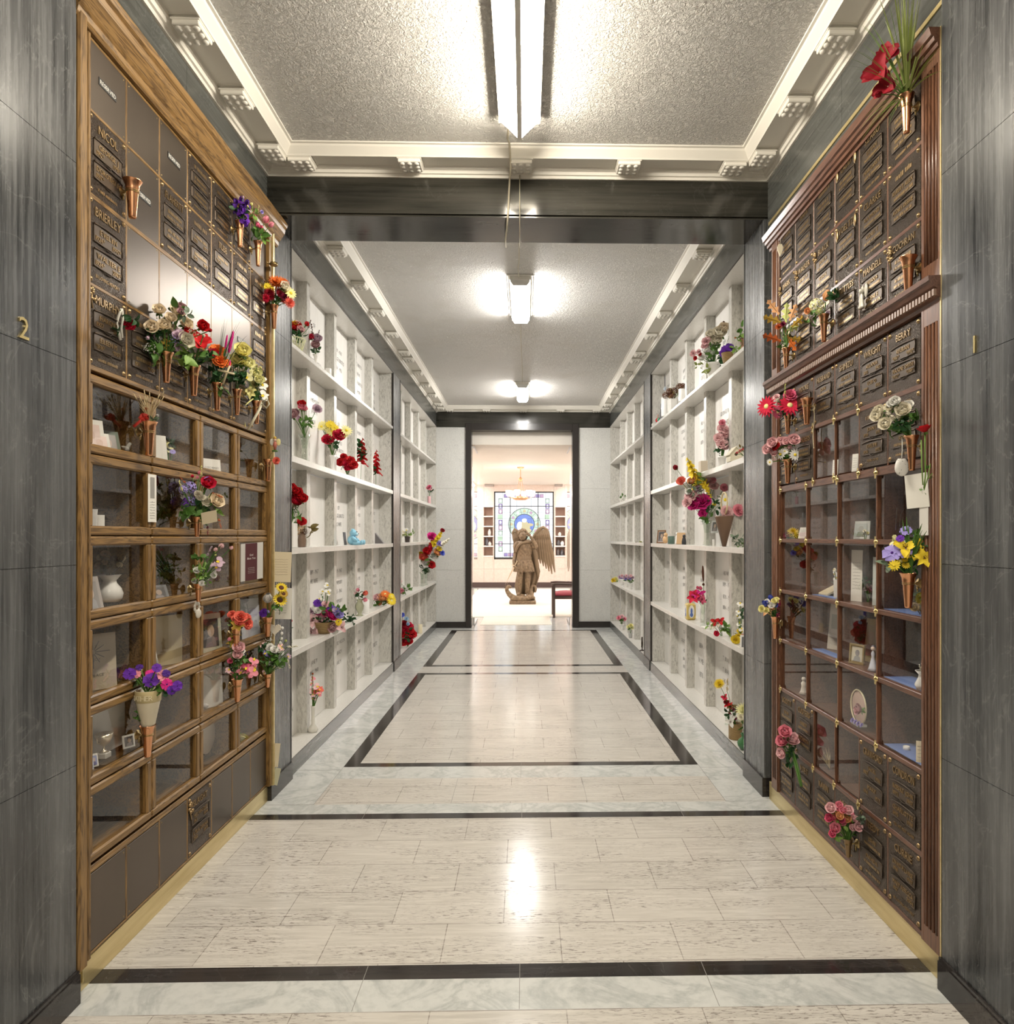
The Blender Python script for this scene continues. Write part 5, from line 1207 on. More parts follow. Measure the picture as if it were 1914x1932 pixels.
bl('chrysanthemum_bouquet', 'orange, crimson and yellow chrysanthemums beside the dark pilaster', 'bouquet', m, [('chrysanthemum','orange',522,534,14),('daisy','yel',504,540,7),('rose','ivory',536,543,9),('daisy','lyel',549,553,10),('chrysanthemum','dred',509,553,10),('chrysanthemum','dred',528,552,9),('chrysanthemum','burg',537,560,9),('chrysanthemum','coral',546,571,10),('chrysanthemum','crim',502,563,8),('bud','peach',540,536,4)], [(16,'d',517,564,10,11)], 23)
# corsage hung from a rosette
p = on_x(230, 580, L.x(.02))
def cors(t, mm, rg):
    q = px_near(mm); mw = plain('white_ribbon', (.80,.78,.70), .4)
    ribbon(t, [q(230,582), q(224,596,-.01), q(220,610,-.015), q(224,626,-.01), q(228,642,-.01)], .010, mw); ribbon(t, [q(231,584), q(232,602,-.02), q(229,620,-.02), q(231,638,-.02)], .008, mw)
bl('rose_corsage', 'single red rose corsage with white ribbon hung from a bronze rosette', 'corsage', p, [('rose','crim',243,609,10)], [(6,'d',249,604,8,16),(4,'d',224,626,5,16)], 24, extra=cors)
m = copper_vase(L, 'copper vase under the big cream rose bouquet', 314, 665, 722, 13)
bl('rose_bouquet', 'large bouquet of cream and dusty roses across the bronze plaques', 'bouquet', m, [('rose','cream',288,620,12),('rose','cream',310,617,11),('rose','cream',313,636,12),('rose','cream',334,592,14),('rose','cream',348,614,12),('rose','ivory',346,645,15),('rose','cream',300,589,11),('rose','dusty',341,583,9),('carnation','mauve',342,632,9),('carnation','mauve',325,628,8),('bud','mauve',281,640,7),('rose','cream',322,603,10),('rose','red',380,617,11),('bud','red',393,625,6),('babys_breath','silver',279,656,13),('babys_breath','ivory',362,628,12),('carnation','mauve',337,655,8),('lily','gold',311,653,8),('babys_breath','lilac',330,640,12)], [(26,'d',310,630,34,16),(14,'g',290,668,18,22),(10,'l',350,668,16,22),(8,'s',352,594,12,14),(4,'g',331,580,6,20),(10,'d',283,632,14,14)], 25, jit=.045)
m = copper_vase(L, 'copper vase with a large red bloom beside the cream roses', 366, 690, 747, 12.5)
bl('amaryllis_bouquet', 'deep red open bloom over broad green leaves beside the cream roses', 'bouquet', m, [('amaryllis','red',377,647,15),('bud','ivory',383,636,5),('bud','ivory',388,663,4)], [(14,'g',366,677,15,22),(8,'l',352,680,9,22),(8,'d',388,676,10,16),(5,'g',394,665,7,18)], 26)
m = copper_vase(L, 'copper vase with orange carnations and pink bulrushes', 410, 723, 775, 10.5)
def tallgrass(t, mm, rg):
    q = px_near(mm); grass(t, mm, [q(424,612,-.05), q(447,609,-.05), q(468,635,-.08), q(500,661,-.10), q(440,620,-.02), q(455,615,-.06), q(430,600,-.03)], leafmat('d'), .0016, n_each=2, spread=.012)
    pc = plain('palm_strip', (.72,.62,.40), .55); ribbon(t, [q(421,725,-.03), q(427,706,-.035), q(434,690,-.035)], .009, pc, 'palm_cross'); ribbon(t, [q(411,698,-.04), q(427,702,-.043), q(443,706,-.04)], .009, pc, 'palm_cross')
bl('carnation_bouquet', 'orange carnations with magenta bulrushes, grass and a palm cross', 'bouquet', m, [('rose','crim',402,675,12),('carnation','orange',410,664,13),('carnation','orange',415,683,12),('bulrush','hot',427,645,12,.25,1),('bulrush','hot',436,645,19,.28,1),('bulrush','hot',433,690,9,.25,1),('rose','rose',396,668,7)], [(18,'d',404,706,13,15),(5,'g',420,736,5,14)], 27, extra=tallgrass)
m = copper_vase(L, 'copper vase with pale yellow roses', 447.5, 735, 783, 9)
bl('rose_bouquet', 'pale yellow roses with dark green leaves, second bouquet from the oak edge', 'bouquet', m, [('rose','lyel',456,667,15),('rose','lyel',450,684,15),('rose','pyel',466,689,12),('bud','lyel',440,690,8)], [(24,'d',448,714,15,17)], 28)
m = copper_vase(L, 'copper vase with pale lilies and trailing ribbon', 484, 757, 800, 9.5)
def rib(t, mm, rg):
    q = px_near(mm); a = plain('cream_ribbon', (.82,.78,.60), .4); b = plain('yellow_ribbon', (.80,.76,.30), .4)
    ribbon(t, [q(495,758,-.02), q(490,772,-.04), q(480,790,-.05), q(468,811,-.05)], .013, a); ribbon(t, [q(478,752,-.03), q(462,765,-.05), q(459,785,-.05), q(463,806,-.05)], .007, b)
    ribbon(t, [q(495,760,-.03), q(504,752,-.05), q(508,762,-.05), q(503,770,-.05), q(494,762,-.03)], .009, a, 'ribbon_loop')
bl('lily_bouquet', 'pale yellow and white flowers with long cream ribbon beside the oak edge', 'bouquet', m, [('orchid','pyel',468,711,10),('rose','pyel',483,708,11),('lily','lyel',480,729,11),('lily','lyel',473,742,10),('rose','pyel',489,720,9),('orchid','white',497,729,9),('orchid','white',498,746,10),('bud','lyel',491,696,4),('bud','lyel',484,692,4),('orchid','white',496,714,7),('bud','pyel',478,698,4)], [(12,'d',484,748,9,11)], 29, extra=rib)
m = copper_vase(L, 'copper vase with dried wheat on the first glazed door of the top row', 281, 796, 860, 15.5)
def wheat(t, mm, rg):
    q = px_near(mm); tips = [q(281+rg.uniform(-24,26), 752+rg.uniform(-6,16), rg.uniform(-.05,.03)) for _ in range(34)]; tips = [Vector((max(p.x, WLF+.01), p.y, p.z)) for p in tips]
    sticks(t, mm, rg, tips, mpet('wheat'), .0013); e = MB()
    for p in tips[::2]: e.tube([p, p+(p-mm).normalized()*.022], [.0028, .0008], 5)
    e.build('ears', mpet('wheat'), t); rr = plain('red_ribbon', (.62,.05,.035), .4)
    for k in range(4): a = k*1.5; ribbon(t, [q(272,790,-.04), q(272+math.cos(a)*9,786+math.sin(a)*5,-.055), q(272+math.cos(a+.6)*9,786+math.sin(a+.6)*6,-.05), q(272,790,-.04)], .013, rr, 'bow_loop')
    ribbon(t, [q(270,790,-.045), q(262,797,-.05), q(252,805,-.05)], .010, rr, 'ribbon')
bl('wheat_bouquet', 'dried wheat ears tied with a red ribbon bow', 'dried bouquet', m, [('bud','silver',294,786,5),('bud','brown',288,780,4),('carnation','rust',276,772,3)], [(5,'s',292,792,5,10)], 30, extra=wheat)
m = copper_vase(L, 'small copper vase with a fairy pick at the far oak edge', 506, 867, 908, 9)
def fairy(t, mm, rg):
    q = px_near(mm); sticks(t, mm, rg, [q(516,852,-.02)], leafmat('d'), .0016, 'stick'); c = q(519,838,-.02); k = mm.y/F
    MB().lathe([(5*k,-14*k),(6*k,-12*k),(1*k,-11*k)], tuple(c), 10).build('base', leafmat('g'), t)
    MB().lathe([(2*k,-12*k),(2.5*k,-6*k),(4*k,-4*k),(3*k,2*k),(1.5*k,5*k)], tuple(c), 10).build('figure', plain('fairy_dress', (.45,.14,.10), .6), t)
    MB().ball(tuple(c+Vector((0,0,8*k))), 3.2*k).build('head', plain('fairy_face', (.75,.52,.40), .6), t)
    MB().lathe([(3.6*k,10*k),(2.5*k,13*k),(.2*k,15*k)], tuple(c), 8).build('cap', mpet('gold'), t)
    for s_, w_ in ((-1, plain('wing_white', (.85,.83,.75), .5)), (1, plain('wing_yellow', (.80,.72,.35), .5))): MB().ball(tuple(c+Vector((s_*6*k, .004, 4*k))), 6*k, 10, 6, 0, (.7,.12,1.1)).build('wing', w_, t)
bl('fairy_pick', 'small winged fairy figure on a stick in the last copper vase', 'ornament', m, [('carnation','coral',521,869,6)], [(3,'d',514,866,4,6)], 31, extra=fairy)
def strip_art(o, P_, rt, up, nr):
    k = MB(); k.add([P_(-.5,.5,.0008), P_(.5,.5,.0008), P_(.5,.94,.0008), P_(-.5,.94,.0008)], [(0,1,2,3)]); k.build('picture', plain('grey_print', (.30,.29,.27), .5), o, (0,0,0)); scribble_art(7, None, .08, .42, .6)(o, P_, rt, up, nr)
p = on_x(287, 985, L.x(.018)); card('bookmark', 'narrow printed paper strip taped over the joint of two oak doors', 'bookmark', p, .060, .185, L.nrm, M_PAPER, .0, .001, strip_art)
m = copper_vase(L, 'copper vase half hidden by the violet and rose mixed bouquet', 372, 975, 1013, 9)
def gift(t, mm, rg):
    q = px_near(mm); c = q(394,988,-.06)
    o = MB(); a, b, d_, e = q(379,968,-.05), q(408,962,-.06), q(410,984,-.065), q(382,990,-.055); o.add([a,b,d_,e], [(0,3,2,1)]); s_ = o.build('gift_card', M_CREAM, t); m_ = s_.modifiers.new('t', 'SOLIDIFY'); m_.thickness = .001
bl('mixed_bouquet', 'mixed bouquet of violet hydrangeas, red and blush roses with a cream gift card', 'bouquet', m, [('rose','crim',391,915,13),('hydrangea','lilac',359,920,13),('hydrangea','lilac',346,924,9),('hydrangea','lilac',358,947,12),('hydrangea','purple',349,953,8),('rose','cream',406,948,13),('carnation','ivory',389,947,9),('carnation','ivory',378,938,8),('rose','rust',376,949,6),('tulip','pink',376,896,6),('bud','crim',363,902,5),('blossom_spray','lyel',380,888,9,.1,1),('blossom_spray','lyel',341,916,9,-.2,1),('blossom_spray','rust',410,934,11,.7,-.3),('blossom_spray','rust',344,905,8,-.5,.6),('blossom_spray','rust',415,987,9,.3,-1),('blossom_spray','burg',392,1000,8,.1,-1),('carnation','lilac',392,904,5)], [(14,'g',346,964,10,19),(14,'d',372,962,18,17),(8,'g',390,966,12,18),(5,'l',413,962,6,13),(10,'o',372,925,20,9)], 32, extra=gift)
m = copper_vase(L, 'copper vase with pale blossom and lime green foliage', 374.5, 1101, 1135, 9)
bl('blossom_bouquet', 'pale lilac blossom with lime green leaves over an oak door', 'bouquet', m, [('bud','lpink',415,1034,8),('bud','lpink',434,1036,6),('orchid','mauve',414,1060,10),('orchid','mauve',410,1070,8),('bud','ivory',395,1071,8),('carnation','white',388,1089,6),('carnation','white',372,1076,6),('carnation','white',368,1096,5),('carnation','white',402,1085,6),('blossom_spray','mauve',395,1040,10,.6,1),('carnation','white',381,1100,5),('bud','lime',405,1043,4)], [(26,'l',372,1078,18,11),(22,'l',388,1090,16,10),(8,'g',377,1050,8,14)], 33)
def flower_hook():
    p = on_x(370, 1152, L.x(.03)); mb = MB(); k = p.y/F
    for i in range(9): a = i*PI/4.5; mb.ball(p+Vector((.004, math.cos(a)*9*k, 6*k+math.sin(a)*8*k))-p, 4*k, 8, 5, 0, (.5,1,1))
    mb.ball(Vector((.006, 4*k, -6*k)), 11*k, 12, 7, 0, (.25,1,.8)); o = mb.build('hanging_flower_ornament', plain('frosted_resin', (.62,.58,.50), .25), None, (0,0,0)); o.location = p
    tag(o, 'frosted flower-shaped ornament hanging at the corner of four oak doors', 'ornament')
flower_hook()
def booklet_art(o, P_, rt, up, nr):
    k = MB(); k.add([P_(-.62,0,.0006), P_(.45,0,.0006), P_(.45,1,.0006), P_(-.62,1,.0006)], [(0,1,2,3)]); k.build('cover', plain('burgundy_cover', (.085,.018,.024), .45), o, (0,0,0))
    mb = MB(); wd = (P_(1,0,0)-P_(-1,0,0)).length; c_ = -.085
    for w_, b, h in (('God', .66, .010), ('Bless You', .57, .010)): text(mb, w_, h, P_(c_, b, .001), rt, up, wd*.45, 0)
    for q in range(4): text(mb, 'may you rest in peace', .0035, P_(c_, .33-q*.045, .001), rt, up, wd*.45, 0)
    mb.build('writing', M_PAPER, o, (0,0,0))
p = on_x(474, 1094, L.x(.022)); card('booklet', 'burgundy prayer booklet with silver edges leaning on an oak door', 'booklet', p, .165, .195, Vector((1,-.35,0)), plain('silver_print', (.62,.60,.57), .35), -.06, .006, booklet_art, None, .06)
YN = 3.962
p = on_y(528, 1098, YN); card('paper_note', 'cream handwritten note sticking out from the brass edge', 'note', p, .120, .172, Vector((.12,-1,0)), M_CREAM, .0, .0012, scribble_art(7, plain('ink', (.45,.36,.26), .6)), None, -.04)
p = on_y(530, 1168, YN+.012); card('paper_note', 'white folded card behind the little sunflowers', 'note', p, .115, .178, Vector((.12,-1,0)), M_PAPER, 0, .0012, scribble_art(4, None, .2, .45, .5), None, -.03)
p = on_y(519, 1447, YN+.006); card('paper_note', 'torn faded paper tucked behind the brass edge near the floor, the upper one', 'note', p, .034, .135, Vector((.1,-1,0)), M_CREAM, 0, .001, None, None, -.10)
p = on_y(518, 1481, YN+.003); card('paper_note', 'torn floral paper tucked behind the brass edge near the floor, the lower one', 'note', p, .032, .098, Vector((.1,-1,0)), plain('floral_paper', (.62,.60,.42), .6), 0, .001, None, None, -.22)
m = copper_vase(L, 'copper vase with sunflowers and a silver tulip', 505, 1164, 1201, 10)
bl('sunflower_bouquet', 'small sunflowers with a silvery tulip in a copper vase', 'bouquet', m, [('sunflower','yel',531,1109,10),('sunflower','gold',535,1120,8),('sunflower','yel',528,1132,12),('tulip','silver',505,1137,14),('pansy','purple',498,1156,8),('bud','lilac',508,1157,5)], [(9,'g',523,1150,8,14)], 34)
def doily():
    p = on_y(519, 1187, 3.86); k = p.y/F; pts = []
    for i in range(40):
        t_ = 2*PI*i/40; a = 16*math.sin(t_)**3; b = 13*math.cos(t_)-5*math.cos(2*t_)-2*math.cos(3*t_)-math.cos(4*t_); s_ = .72*(1+.05*math.cos(t_*20)); pts.append((a*s_*k, 0, b*s_*k))
    mb = MB(); n = len(pts); mb.add([(x, -.003, z) for x, y, z in pts]+[(x, .003, z) for x, y, z in pts], [tuple(range(n)), tuple(range(n, 2*n))[::-1]]+[(i, i+n, (i+1) % n+n, (i+1) % n) for i in range(n)])
    for x, y, z in pts[::2]: mb.ball((x*.9, -.004, z*.9), .0026, 5, 4)
    o = mb.build('heart_ornament', plain('ivory_lace', (.82,.76,.64), .6), None, (0,0,0)); o.location = p; tag(o, 'ivory lace heart ornament standing out of the white bouquet', 'ornament')
    h = MB()
    for j, (x, y) in enumerate(((533,1185),(532,1195),(531,1205),(529,1213))): q = on_y(x, y, 3.85)-p; h.ball(q, 3*k, 7, 5, 0, (1,.4,1))
    h.tube([on_y(531,1182,3.85)-p, on_y(531,1200,3.86)-p, on_y(527,1222,3.86)-p], .001, 4); h.build('heart_string', M_WHITE, o, (0,0,0))
doily()
m = copper_vase(L, 'copper vase with white blossom and grass-like leaves', 505, 1271, 1297, 8)
def wgrass(t, mm, rg):
    q = px_near(mm); grass(t, mm, [q(560,1222,-.05), q(545,1262,-.08), q(536,1200,-.03), q(480,1240,-.02), q(552,1240,-.08), q(525,1205,0), q(548,1215,-.02), q(490,1226,-.03)], leafmat('g'), .003, n_each=2, spread=.02)
bl('white_bouquet', 'white and lilac blossom with arching sprays spilling over the oak edge', 'bouquet', m, [('carnation','white',509,1222,7),('carnation','white',527,1231,7),('carnation','white',518,1226,7),('orchid','lilac',503,1233,7),('orchid','lpink',497,1218,7),('orchid','lpink',529,1218,6),('babys_breath','white',506,1211,10),('blossom_spray','ivory',552,1220,10,1,.1),('blossom_spray','ivory',545,1252,9,.3,-1),('blossom_spray','ivory',521,1261,9,1,.1),('orchid','lpink',500,1268,5),('carnation','white',512,1252,5),('bud','lime',538,1211,4),('blossom_spray','white',512,1200,9,.3,1),('orchid','mauve',545,1238,5)], [(22,'g',508,1248,20,14),(16,'g',524,1243,18,15),(10,'d',492,1222,10,12)], 35, extra=wgrass)
m = copper_vase(L, 'copper vase with coral carnations, half hidden by yellow lilies', 446, 1184, 1226, 10)
bl('carnation_bouquet', 'coral carnations with an orange lily over the oak doors', 'bouquet', m, [('carnation','coral',454,1164,10),('carnation','coral',438,1160,7),('carnation','coral',466,1177,10),('carnation','coral',464,1166,8),('carnation','coral',446,1168,7),('lily','gold',450,1178,11),('bud','coral',470,1168,4)], [(6,'l',438,1178,6,10),(5,'d',460,1180,7,8)], 36)
m = copper_vase(L, 'copper vase with pink sweet peas', 448, 1281, 1324, 11)
bl('pink_bouquet', 'pink sweet peas with a blush peony and yellow lilies', 'bouquet', m, [('orchid','pink',445,1273,9),('orchid','pink',452,1266,9),('orchid','rose',465,1259,9),('orchid','pink',479,1247,9),('orchid','pink',478,1267,10),('orchid','rose',471,1252,7),('orchid','pink',470,1272,8),('orchid','lpink',431,1265,6),('rose','lpink',450,1225,11),('lily','gold',442,1199,10),('lily','gold',440,1214,10),('bud','pink',433,1209,6),('carnation','white',458,1229,4),('carnation','rose',435,1247,5),('bud','pink',440,1272,6)], [(18,'g',455,1244,16,13),(8,'d',440,1254,10,12)], 37)
m = copper_vase(L, 'copper vase holding the cream cone vase', 278.5, 1368, 1428, 14.5)
def cone_vase():
    k = m.y/F; b = Vector((m.x+.002, m.y, m.z-.03)); h = 68*k+.03; t = thing('cone_vase', 'tall cream cone vase lettered for a father, standing in a copper vase', 'vase', b)
    MB().lathe([(.0001,0),(6*k,0),(10*k,.03),(12*k,.036),(20.5*k,h*.74),(21*k,h*.76),(22*k,h),(20.5*k,h),(19*k,h*.75),(9*k,.03)], tuple(b), 26).build('body', plain('cream_glaze', (.74,.66,.50), .35), t)
    MB().lathe([(20.7*k,h*.74),(21.8*k,h*.75),(22.6*k,h*.99),(22.2*k,h)], tuple(b), 26).build('collar', plain('gold_glaze', (.60,.50,.27), .35), t)
    mb = MB()
    for i, ch in enumerate('FATHER'):
        a = math.radians(-90-46+i*17); rt = Vector((-math.sin(a), math.cos(a), 0)); c = b+Vector((math.cos(a)*22.4*k, math.sin(a)*22.4*k, h*.80)); text(mb, ch, 9*k, c, rt, Z, None, .0012)
    mb.build('lettering', plain('pale_gold', (.80,.72,.50), .4), t)
    return Vector((b.x, b.y, b.z+h-.005))
m = cone_vase()
bl('pansy_bouquet', 'purple and magenta pansies in the cream cone vase', 'bouquet', m, [('pansy','purple',245,1271,10),('pansy','pink',257,1272,8),('pansy','purple',286,1283,13),('pansy','hot',285,1271,9),('pansy','purple',296,1260,8),('pansy','pink',308,1275,10),('pansy','hot',315,1291,10),('pansy','purple',324,1302,8),('pansy','purple',335,1294,9),('pansy','dpurp',263,1259,6),('pansy','dpurp',314,1270,7),('bud','lyel',268,1267,4)], [(10,'g',265,1288,9,20),(10,'g',296,1294,10,18),(6,'d',322,1306,7,13),(8,'g',262,1350,5,14),(6,'d',262,1325,4,11)], 38)
# ------------------------------------------------------------------ behind the glass of the oak cabinet
def inside(S, x, z, d): p = on_x(x, 1000, S.x(d)); return Vector((p.x, p.y, z))
FL = Vector((1, -.55, 0)); ZR = [z+.008 for z in LZG]       # cell floors, bottom row first
GREYP = [(.42,.38,.36), (.62,.48,.40), (.12,.12,.15)]; PINKP = [(.80,.62,.56), (.70,.50,.42), (.55,.14,.10)]; DARKP = [(.10,.09,.09), (.48,.36,.28), (.25,.22,.22)]
def inL(name, label, cat, x, row, d, wpx, hpx_, mat, lean=.18, art=None, face=FL, dz=0): p = inside(L, x, ZR[row]+dz, d); return card(name, label, cat, p, hpx(p, wpx)*1.6, hpx(p, hpx_), face, mat, lean, .004, art)
inL('photograph', 'white framed family photograph, first in the top glazed oak row', 'photograph', 172, 5, -.07, 34, 70, M_PAPER, .2, photo_art(PINKP)); inL('photograph', 'pink toned photograph leaning behind the copper wheat vase', 'photograph', 190, 5, -.05, 26, 46, M_PAPER, .3, photo_art(PINKP))
inL('photograph', 'green-edged photograph in the top glazed oak row', 'photograph', 207, 5, -.09, 30, 58, plain('green_frame', (.20,.26,.20), .4), .3, photo_art(GREYP)); inL('greeting_card', 'dark blue greeting card at the back of the first top oak niche', 'card', 222, 5, -.2, 40, 80, plain('navy_card', (.05,.06,.12), .5), .1)
def bird():
    p = inside(L, 238, ZR[5]+.03, -.03); t = thing('bird_figurine', 'little white sea bird figurine on the ledge of the top oak niche', 'figurine', p)
    k = hpx(p, 1); MB().ball(p+Vector((0,0,6*k)), 9*k, 12, 8, 0, (.5,1,.5)).tube([p+Vector((0,6*k,8*k)), p+Vector((0,9*k,14*k)), p+Vector((0,13*k,17*k))], [4*k,3*k,3*k], 8).tube([p+Vector((0,-6*k,7*k)), p+Vector((0,-15*k,9*k))], [4*k,.5*k], 6).build('body', plain('driftwood_white', (.66,.62,.54), .6), t); MB().tube([p+Vector((0,14*k,17*k)), p+Vector((0,19*k,16*k))], [1.2*k,.3*k], 5).build('beak', mpet('gold'), t)
bird()
inL('photograph', 'photograph of pale pansies standing in the second top oak niche', 'photograph', 302, 5, -.06, 20, 62, M_PAPER, .15, None)
p = inside(L, 318, ZR[5]+.02, -.08); bouquet('pansy_posy', 'posy of pale yellow pansies in the second top oak niche', 'posy', p, [('pansy','lyel',312,838,7),('pansy','pyel',318,848,8),('pansy','lilac',326,852,5),('pansy','lyel',305,835,5)], [(16,'d',318,838,12,11)], 0, 0, seed=41)
inL('memorial_card', 'white printed memorial card in the second top oak niche', 'card', 345, 5, -.12, 22, 72, M_PAPER, .05, lines_art(['EST', 'IN REST', '', 'IN MEMORY'], .05))
inL('photograph', 'portrait in a wide white mount, third top oak niche', 'photograph', 405, 5, -.14, 40, 66, M_WHITE, .1, photo_art([(.45,.42,.44), (.62,.58,.60), (.25,.24,.28)])); inL('memorial_card', 'low white printed card before the mounted portrait', 'card', 397, 5, -.05, 28, 34, M_PAPER, .1, lines_art(['', 'IN LOVING MEMORY'], .12, None, .7, .25))
inL('memorial_card', 'tall white printed card in the last top oak niche', 'card', 474, 5, -.10, 18, 72, M_PAPER, .03, lines_art(['IN LOVING', 'MEMORY', '', 'OF OUR MOTHER'], .05))
inL('book', 'white prayer book leaning in the first niche of the second oak row', 'book', 170, 4, -.05, 12, 48, M_WHITE, .35, None, Vector((.4,-1,0))); inL('greeting_card', 'folded white card beside the prayer book', 'card', 186, 4, -.06, 12, 36, M_PAPER, .3, None, Vector((.6,-1,0)))
inL('memorial_card', 'broad grey memorial print at the back of the second oak row', 'card', 215, 4, -.24, 44, 78, plain('grey_card', (.52,.50,.46), .5), .02, lines_art(['IN MEMORY OF', 'OUR FATHER', '', '1911-1987'], .07))
p = inside(L, 340, ZR[4]+.03, -.10); o = MB().box(-.03,.03,-.04,.04,0,.075,0,.003).build('keepsake_box', M_WHITE, None, (0,0,0)); o.location = p; tag(o, 'small white keepsake box behind the mixed bouquet', 'box')
def urn_box():
    p = inside(L, 474, ZR[4]+.0, -.12); t = thing('urn', 'grey boxed urn with a white label in the last niche of the second oak row', 'urn', p); MB().box(p.x-.06,p.x+.06,p.y-.085,p.y+.085,p.z,p.z+.13,0,.006).build('body', plain('slate_urn', (.17,.18,.22), .35), t); MB().box(p.x-.05,p.x+.05,p.y-.075,p.y+.075,p.z+.13,p.z+.15,0,.004).build('lid', plain('slate_urn', (.17,.18,.22), .35), t)
    l = MB().box(p.x+.06,p.x+.062,p.y-.05,p.y+.05,p.z+.012,p.z+.105).build('label', M_PAPER, t); mb = MB()
    for q, w_ in enumerate(('PEACE', 'AND', 'REST')): text(mb, w_, .012, Vector((p.x+.0625, p.y, p.z+.08-.026*q)), Vector((0,1,0)), Z, .09, 0)
    mb.build('label_writing', M_ENGR, l)
urn_box()
def pitcher():
    p = inside(L, 207, ZR[3]+.028, -.10); k = hpx(p, 50); o = MB().lathe([(.0001,0),(.34*k,0),(.42*k,.12*k),(.45*k,.3*k),(.38*k,.5*k),(.24*k,.68*k),(.22*k,.78*k),(.36*k,.97*k),(.40*k,1.0*k),(.34*k,.97*k),(.18*k,.78*k),(.3*k,.5*k)], (0,0,0), 24).build('vase', M_WHITE, None, (0,0,0)); o.location = p; tag(o, 'white ceramic vase with a flared lip, third glazed oak row', 'vase')
    bouquet('dried_bouquet', 'dried brown flowers in the white flared vase behind glass', 'dried bouquet', p+Vector((0,0,k*.97)), [('carnation','wheat',190,1052,6),('carnation','tan',198,1045,6),('blossom_spray','wheat',232,1060,10,.6,1),('carnation','wheat',225,1066,5),('blossom_spray','tan',205,1045,11,0,1),('carnation','brown',215,1055,6),('carnation','tan',186,1068,6)], [(26,'b',210,1060,24,11),(8,'o',195,1064,12,9)], 0, 0, 'b', seed=42)
pitcher()
inL('photograph', 'leaning photograph of a person in a grey jacket beside the white vase', 'photograph', 176, 3, -.04, 26, 74, plain('grey_mount', (.42,.38,.36), .5), .35, photo_art([(.30,.28,.27), (.66,.52,.44), (.40,.40,.42)]))
inL('photograph', 'small dark framed photograph tilted back in the third oak row', 'photograph', 303, 3, -.05, 24, 34, plain('pewter', (.20,.20,.21), .4), .45, photo_art(DARKP)); inL('framed_photograph', 'wooden framed picture standing deep in the third oak row', 'picture frame', 318, 3, -.2, 34, 88, plain('light_frame', (.40,.27,.12), .5), .05, photo_art(DARKP))
p = inside(L, 300, ZR[3]+.01, -.16); bouquet('ivy_plant', 'dark trailing greenery behind glass in the third oak row', 'plant', p, [('bud','rust',305,1040,5)], [(40,'d',302,1070,24,12)], 0, 0, seed=43)
inL('reflection_panel', 'pale gold painted reflection in the niche behind the lilac blossom', 'panel', 408, 3, -.12, 44, 88, plain('gold_reflection', (.72,.60,.34), .6), 0)  # flat gold panel, a bright reflection put into its colour
def star_art(o, P_, rt, up, nr):
    mb = MB(); c = P_(-.2, .68, .001)
    for q in range(12): a = q*PI/6; mb.tube([c+(rt*math.cos(a)+up*math.sin(a))*.008, c+(rt*math.cos(a)+up*math.sin(a))*(.045 if q % 3 else .06)], .0012, 4)
    mb.build('starburst', M_ENGR, o, (0,0,0)); lines_art(['', '', 'JOY', '', 'PEACE'], .05, None, .8, .14)(o, P_, rt, up, nr)
inL('greeting_card', 'large beige card with a starburst in the fourth oak row', 'card', 184, 2, -.10, 44, 104, plain('beige_card', (.55,.48,.36), .6), .06, star_art); inL('greeting_card', 'grey folded card at the back of the first niche, fourth oak row', 'card', 232, 2, -.24, 46, 84, plain('grey_card', (.52,.50,.46), .5), .02)
inL('reflection_panel', 'pale gold painted reflection filling the second niche of the fourth oak row', 'panel', 318, 2, -.10, 62, 92, plain('gold_reflection', (.78,.66,.38), .6), 0); p = inside(L, 292, ZR[2]+.03, -.03); o = MB().lathe([(.018,0),(.001,.085)], (0,0,0), 12).build('paper_cone', M_PAPER, None, (0,0,0)); o.location = p; tag(o, 'small white paper cone at the edge of the fourth oak row', 'ornament')  # the gold panel carries the reflection in the pane as colour
inL('photograph', 'pale green framed photograph in the third niche, fourth oak row', 'photograph', 398, 2, -.06, 30, 72, plain('pale_green_mount', (.58,.58,.44), .5), .1, photo_art(DARKP)); inL('greeting_card', 'pale blue greeting card shaped with scalloped top, behind the coral carnations', 'card', 474, 2, -.05, 26, 74, plain('pale_blue_card', (.70,.74,.84), .5), .08, scribble_art(4, plain('violet_ink', (.35,.28,.5), .6)))
# white arch, trophy, photographs
def arch():
    p = inside(L, 200, ZR[1]+.03, -.10); pts = [(-.155,0),(-.155,.12)]+[(-.155*math.cos(a*PI/16), .12+.075*math.sin(a*PI/16)) for a in range(17)]+[(.155,.12),(.155,0)]
    mb = MB().extrude_x(pts, 0, .01); o = mb.build('arched_panel', plain('white_panel', (.88,.87,.84), .5), None, (0,0,0)); o.location = p; tag(o, 'white arched panel standing behind the trophy', 'panel')
    p = inside(L, 196, ZR[1]+.03, -.06); k = hpx(p, 46); t = thing('trophy', 'small pale gold trophy cup on a stepped base behind glass', 'trophy', p); MG = plain('pale_gold_metal', (.66,.58,.44), .3, .8)
    MB().box(p.x-.2*k,p.x+.2*k,p.y-.2*k,p.y+.2*k,p.z,p.z+.24*k,0,.003).build('base', plain('stone_base', (.55,.52,.46), .5), t)
    MB().lathe([(.18*k,.24*k),(.10*k,.30*k),(.04*k,.40*k),(.04*k,.48*k),(.2*k,.6*k),(.3*k,.82*k),(.34*k,1.0*k),(.30*k,.98*k),(.16*k,.62*k)], tuple(p), 20).build('cup', MG, t)
    for s_ in (-1, 1): MB().tube([p+Vector((0,s_*.30*k,.92*k)), p+Vector((0,s_*.46*k,.9*k)), p+Vector((0,s_*.44*k,.72*k)), p+Vector((0,s_*.22*k,.64*k))], .018*k, 6).build('handle', MG, t)
arch()
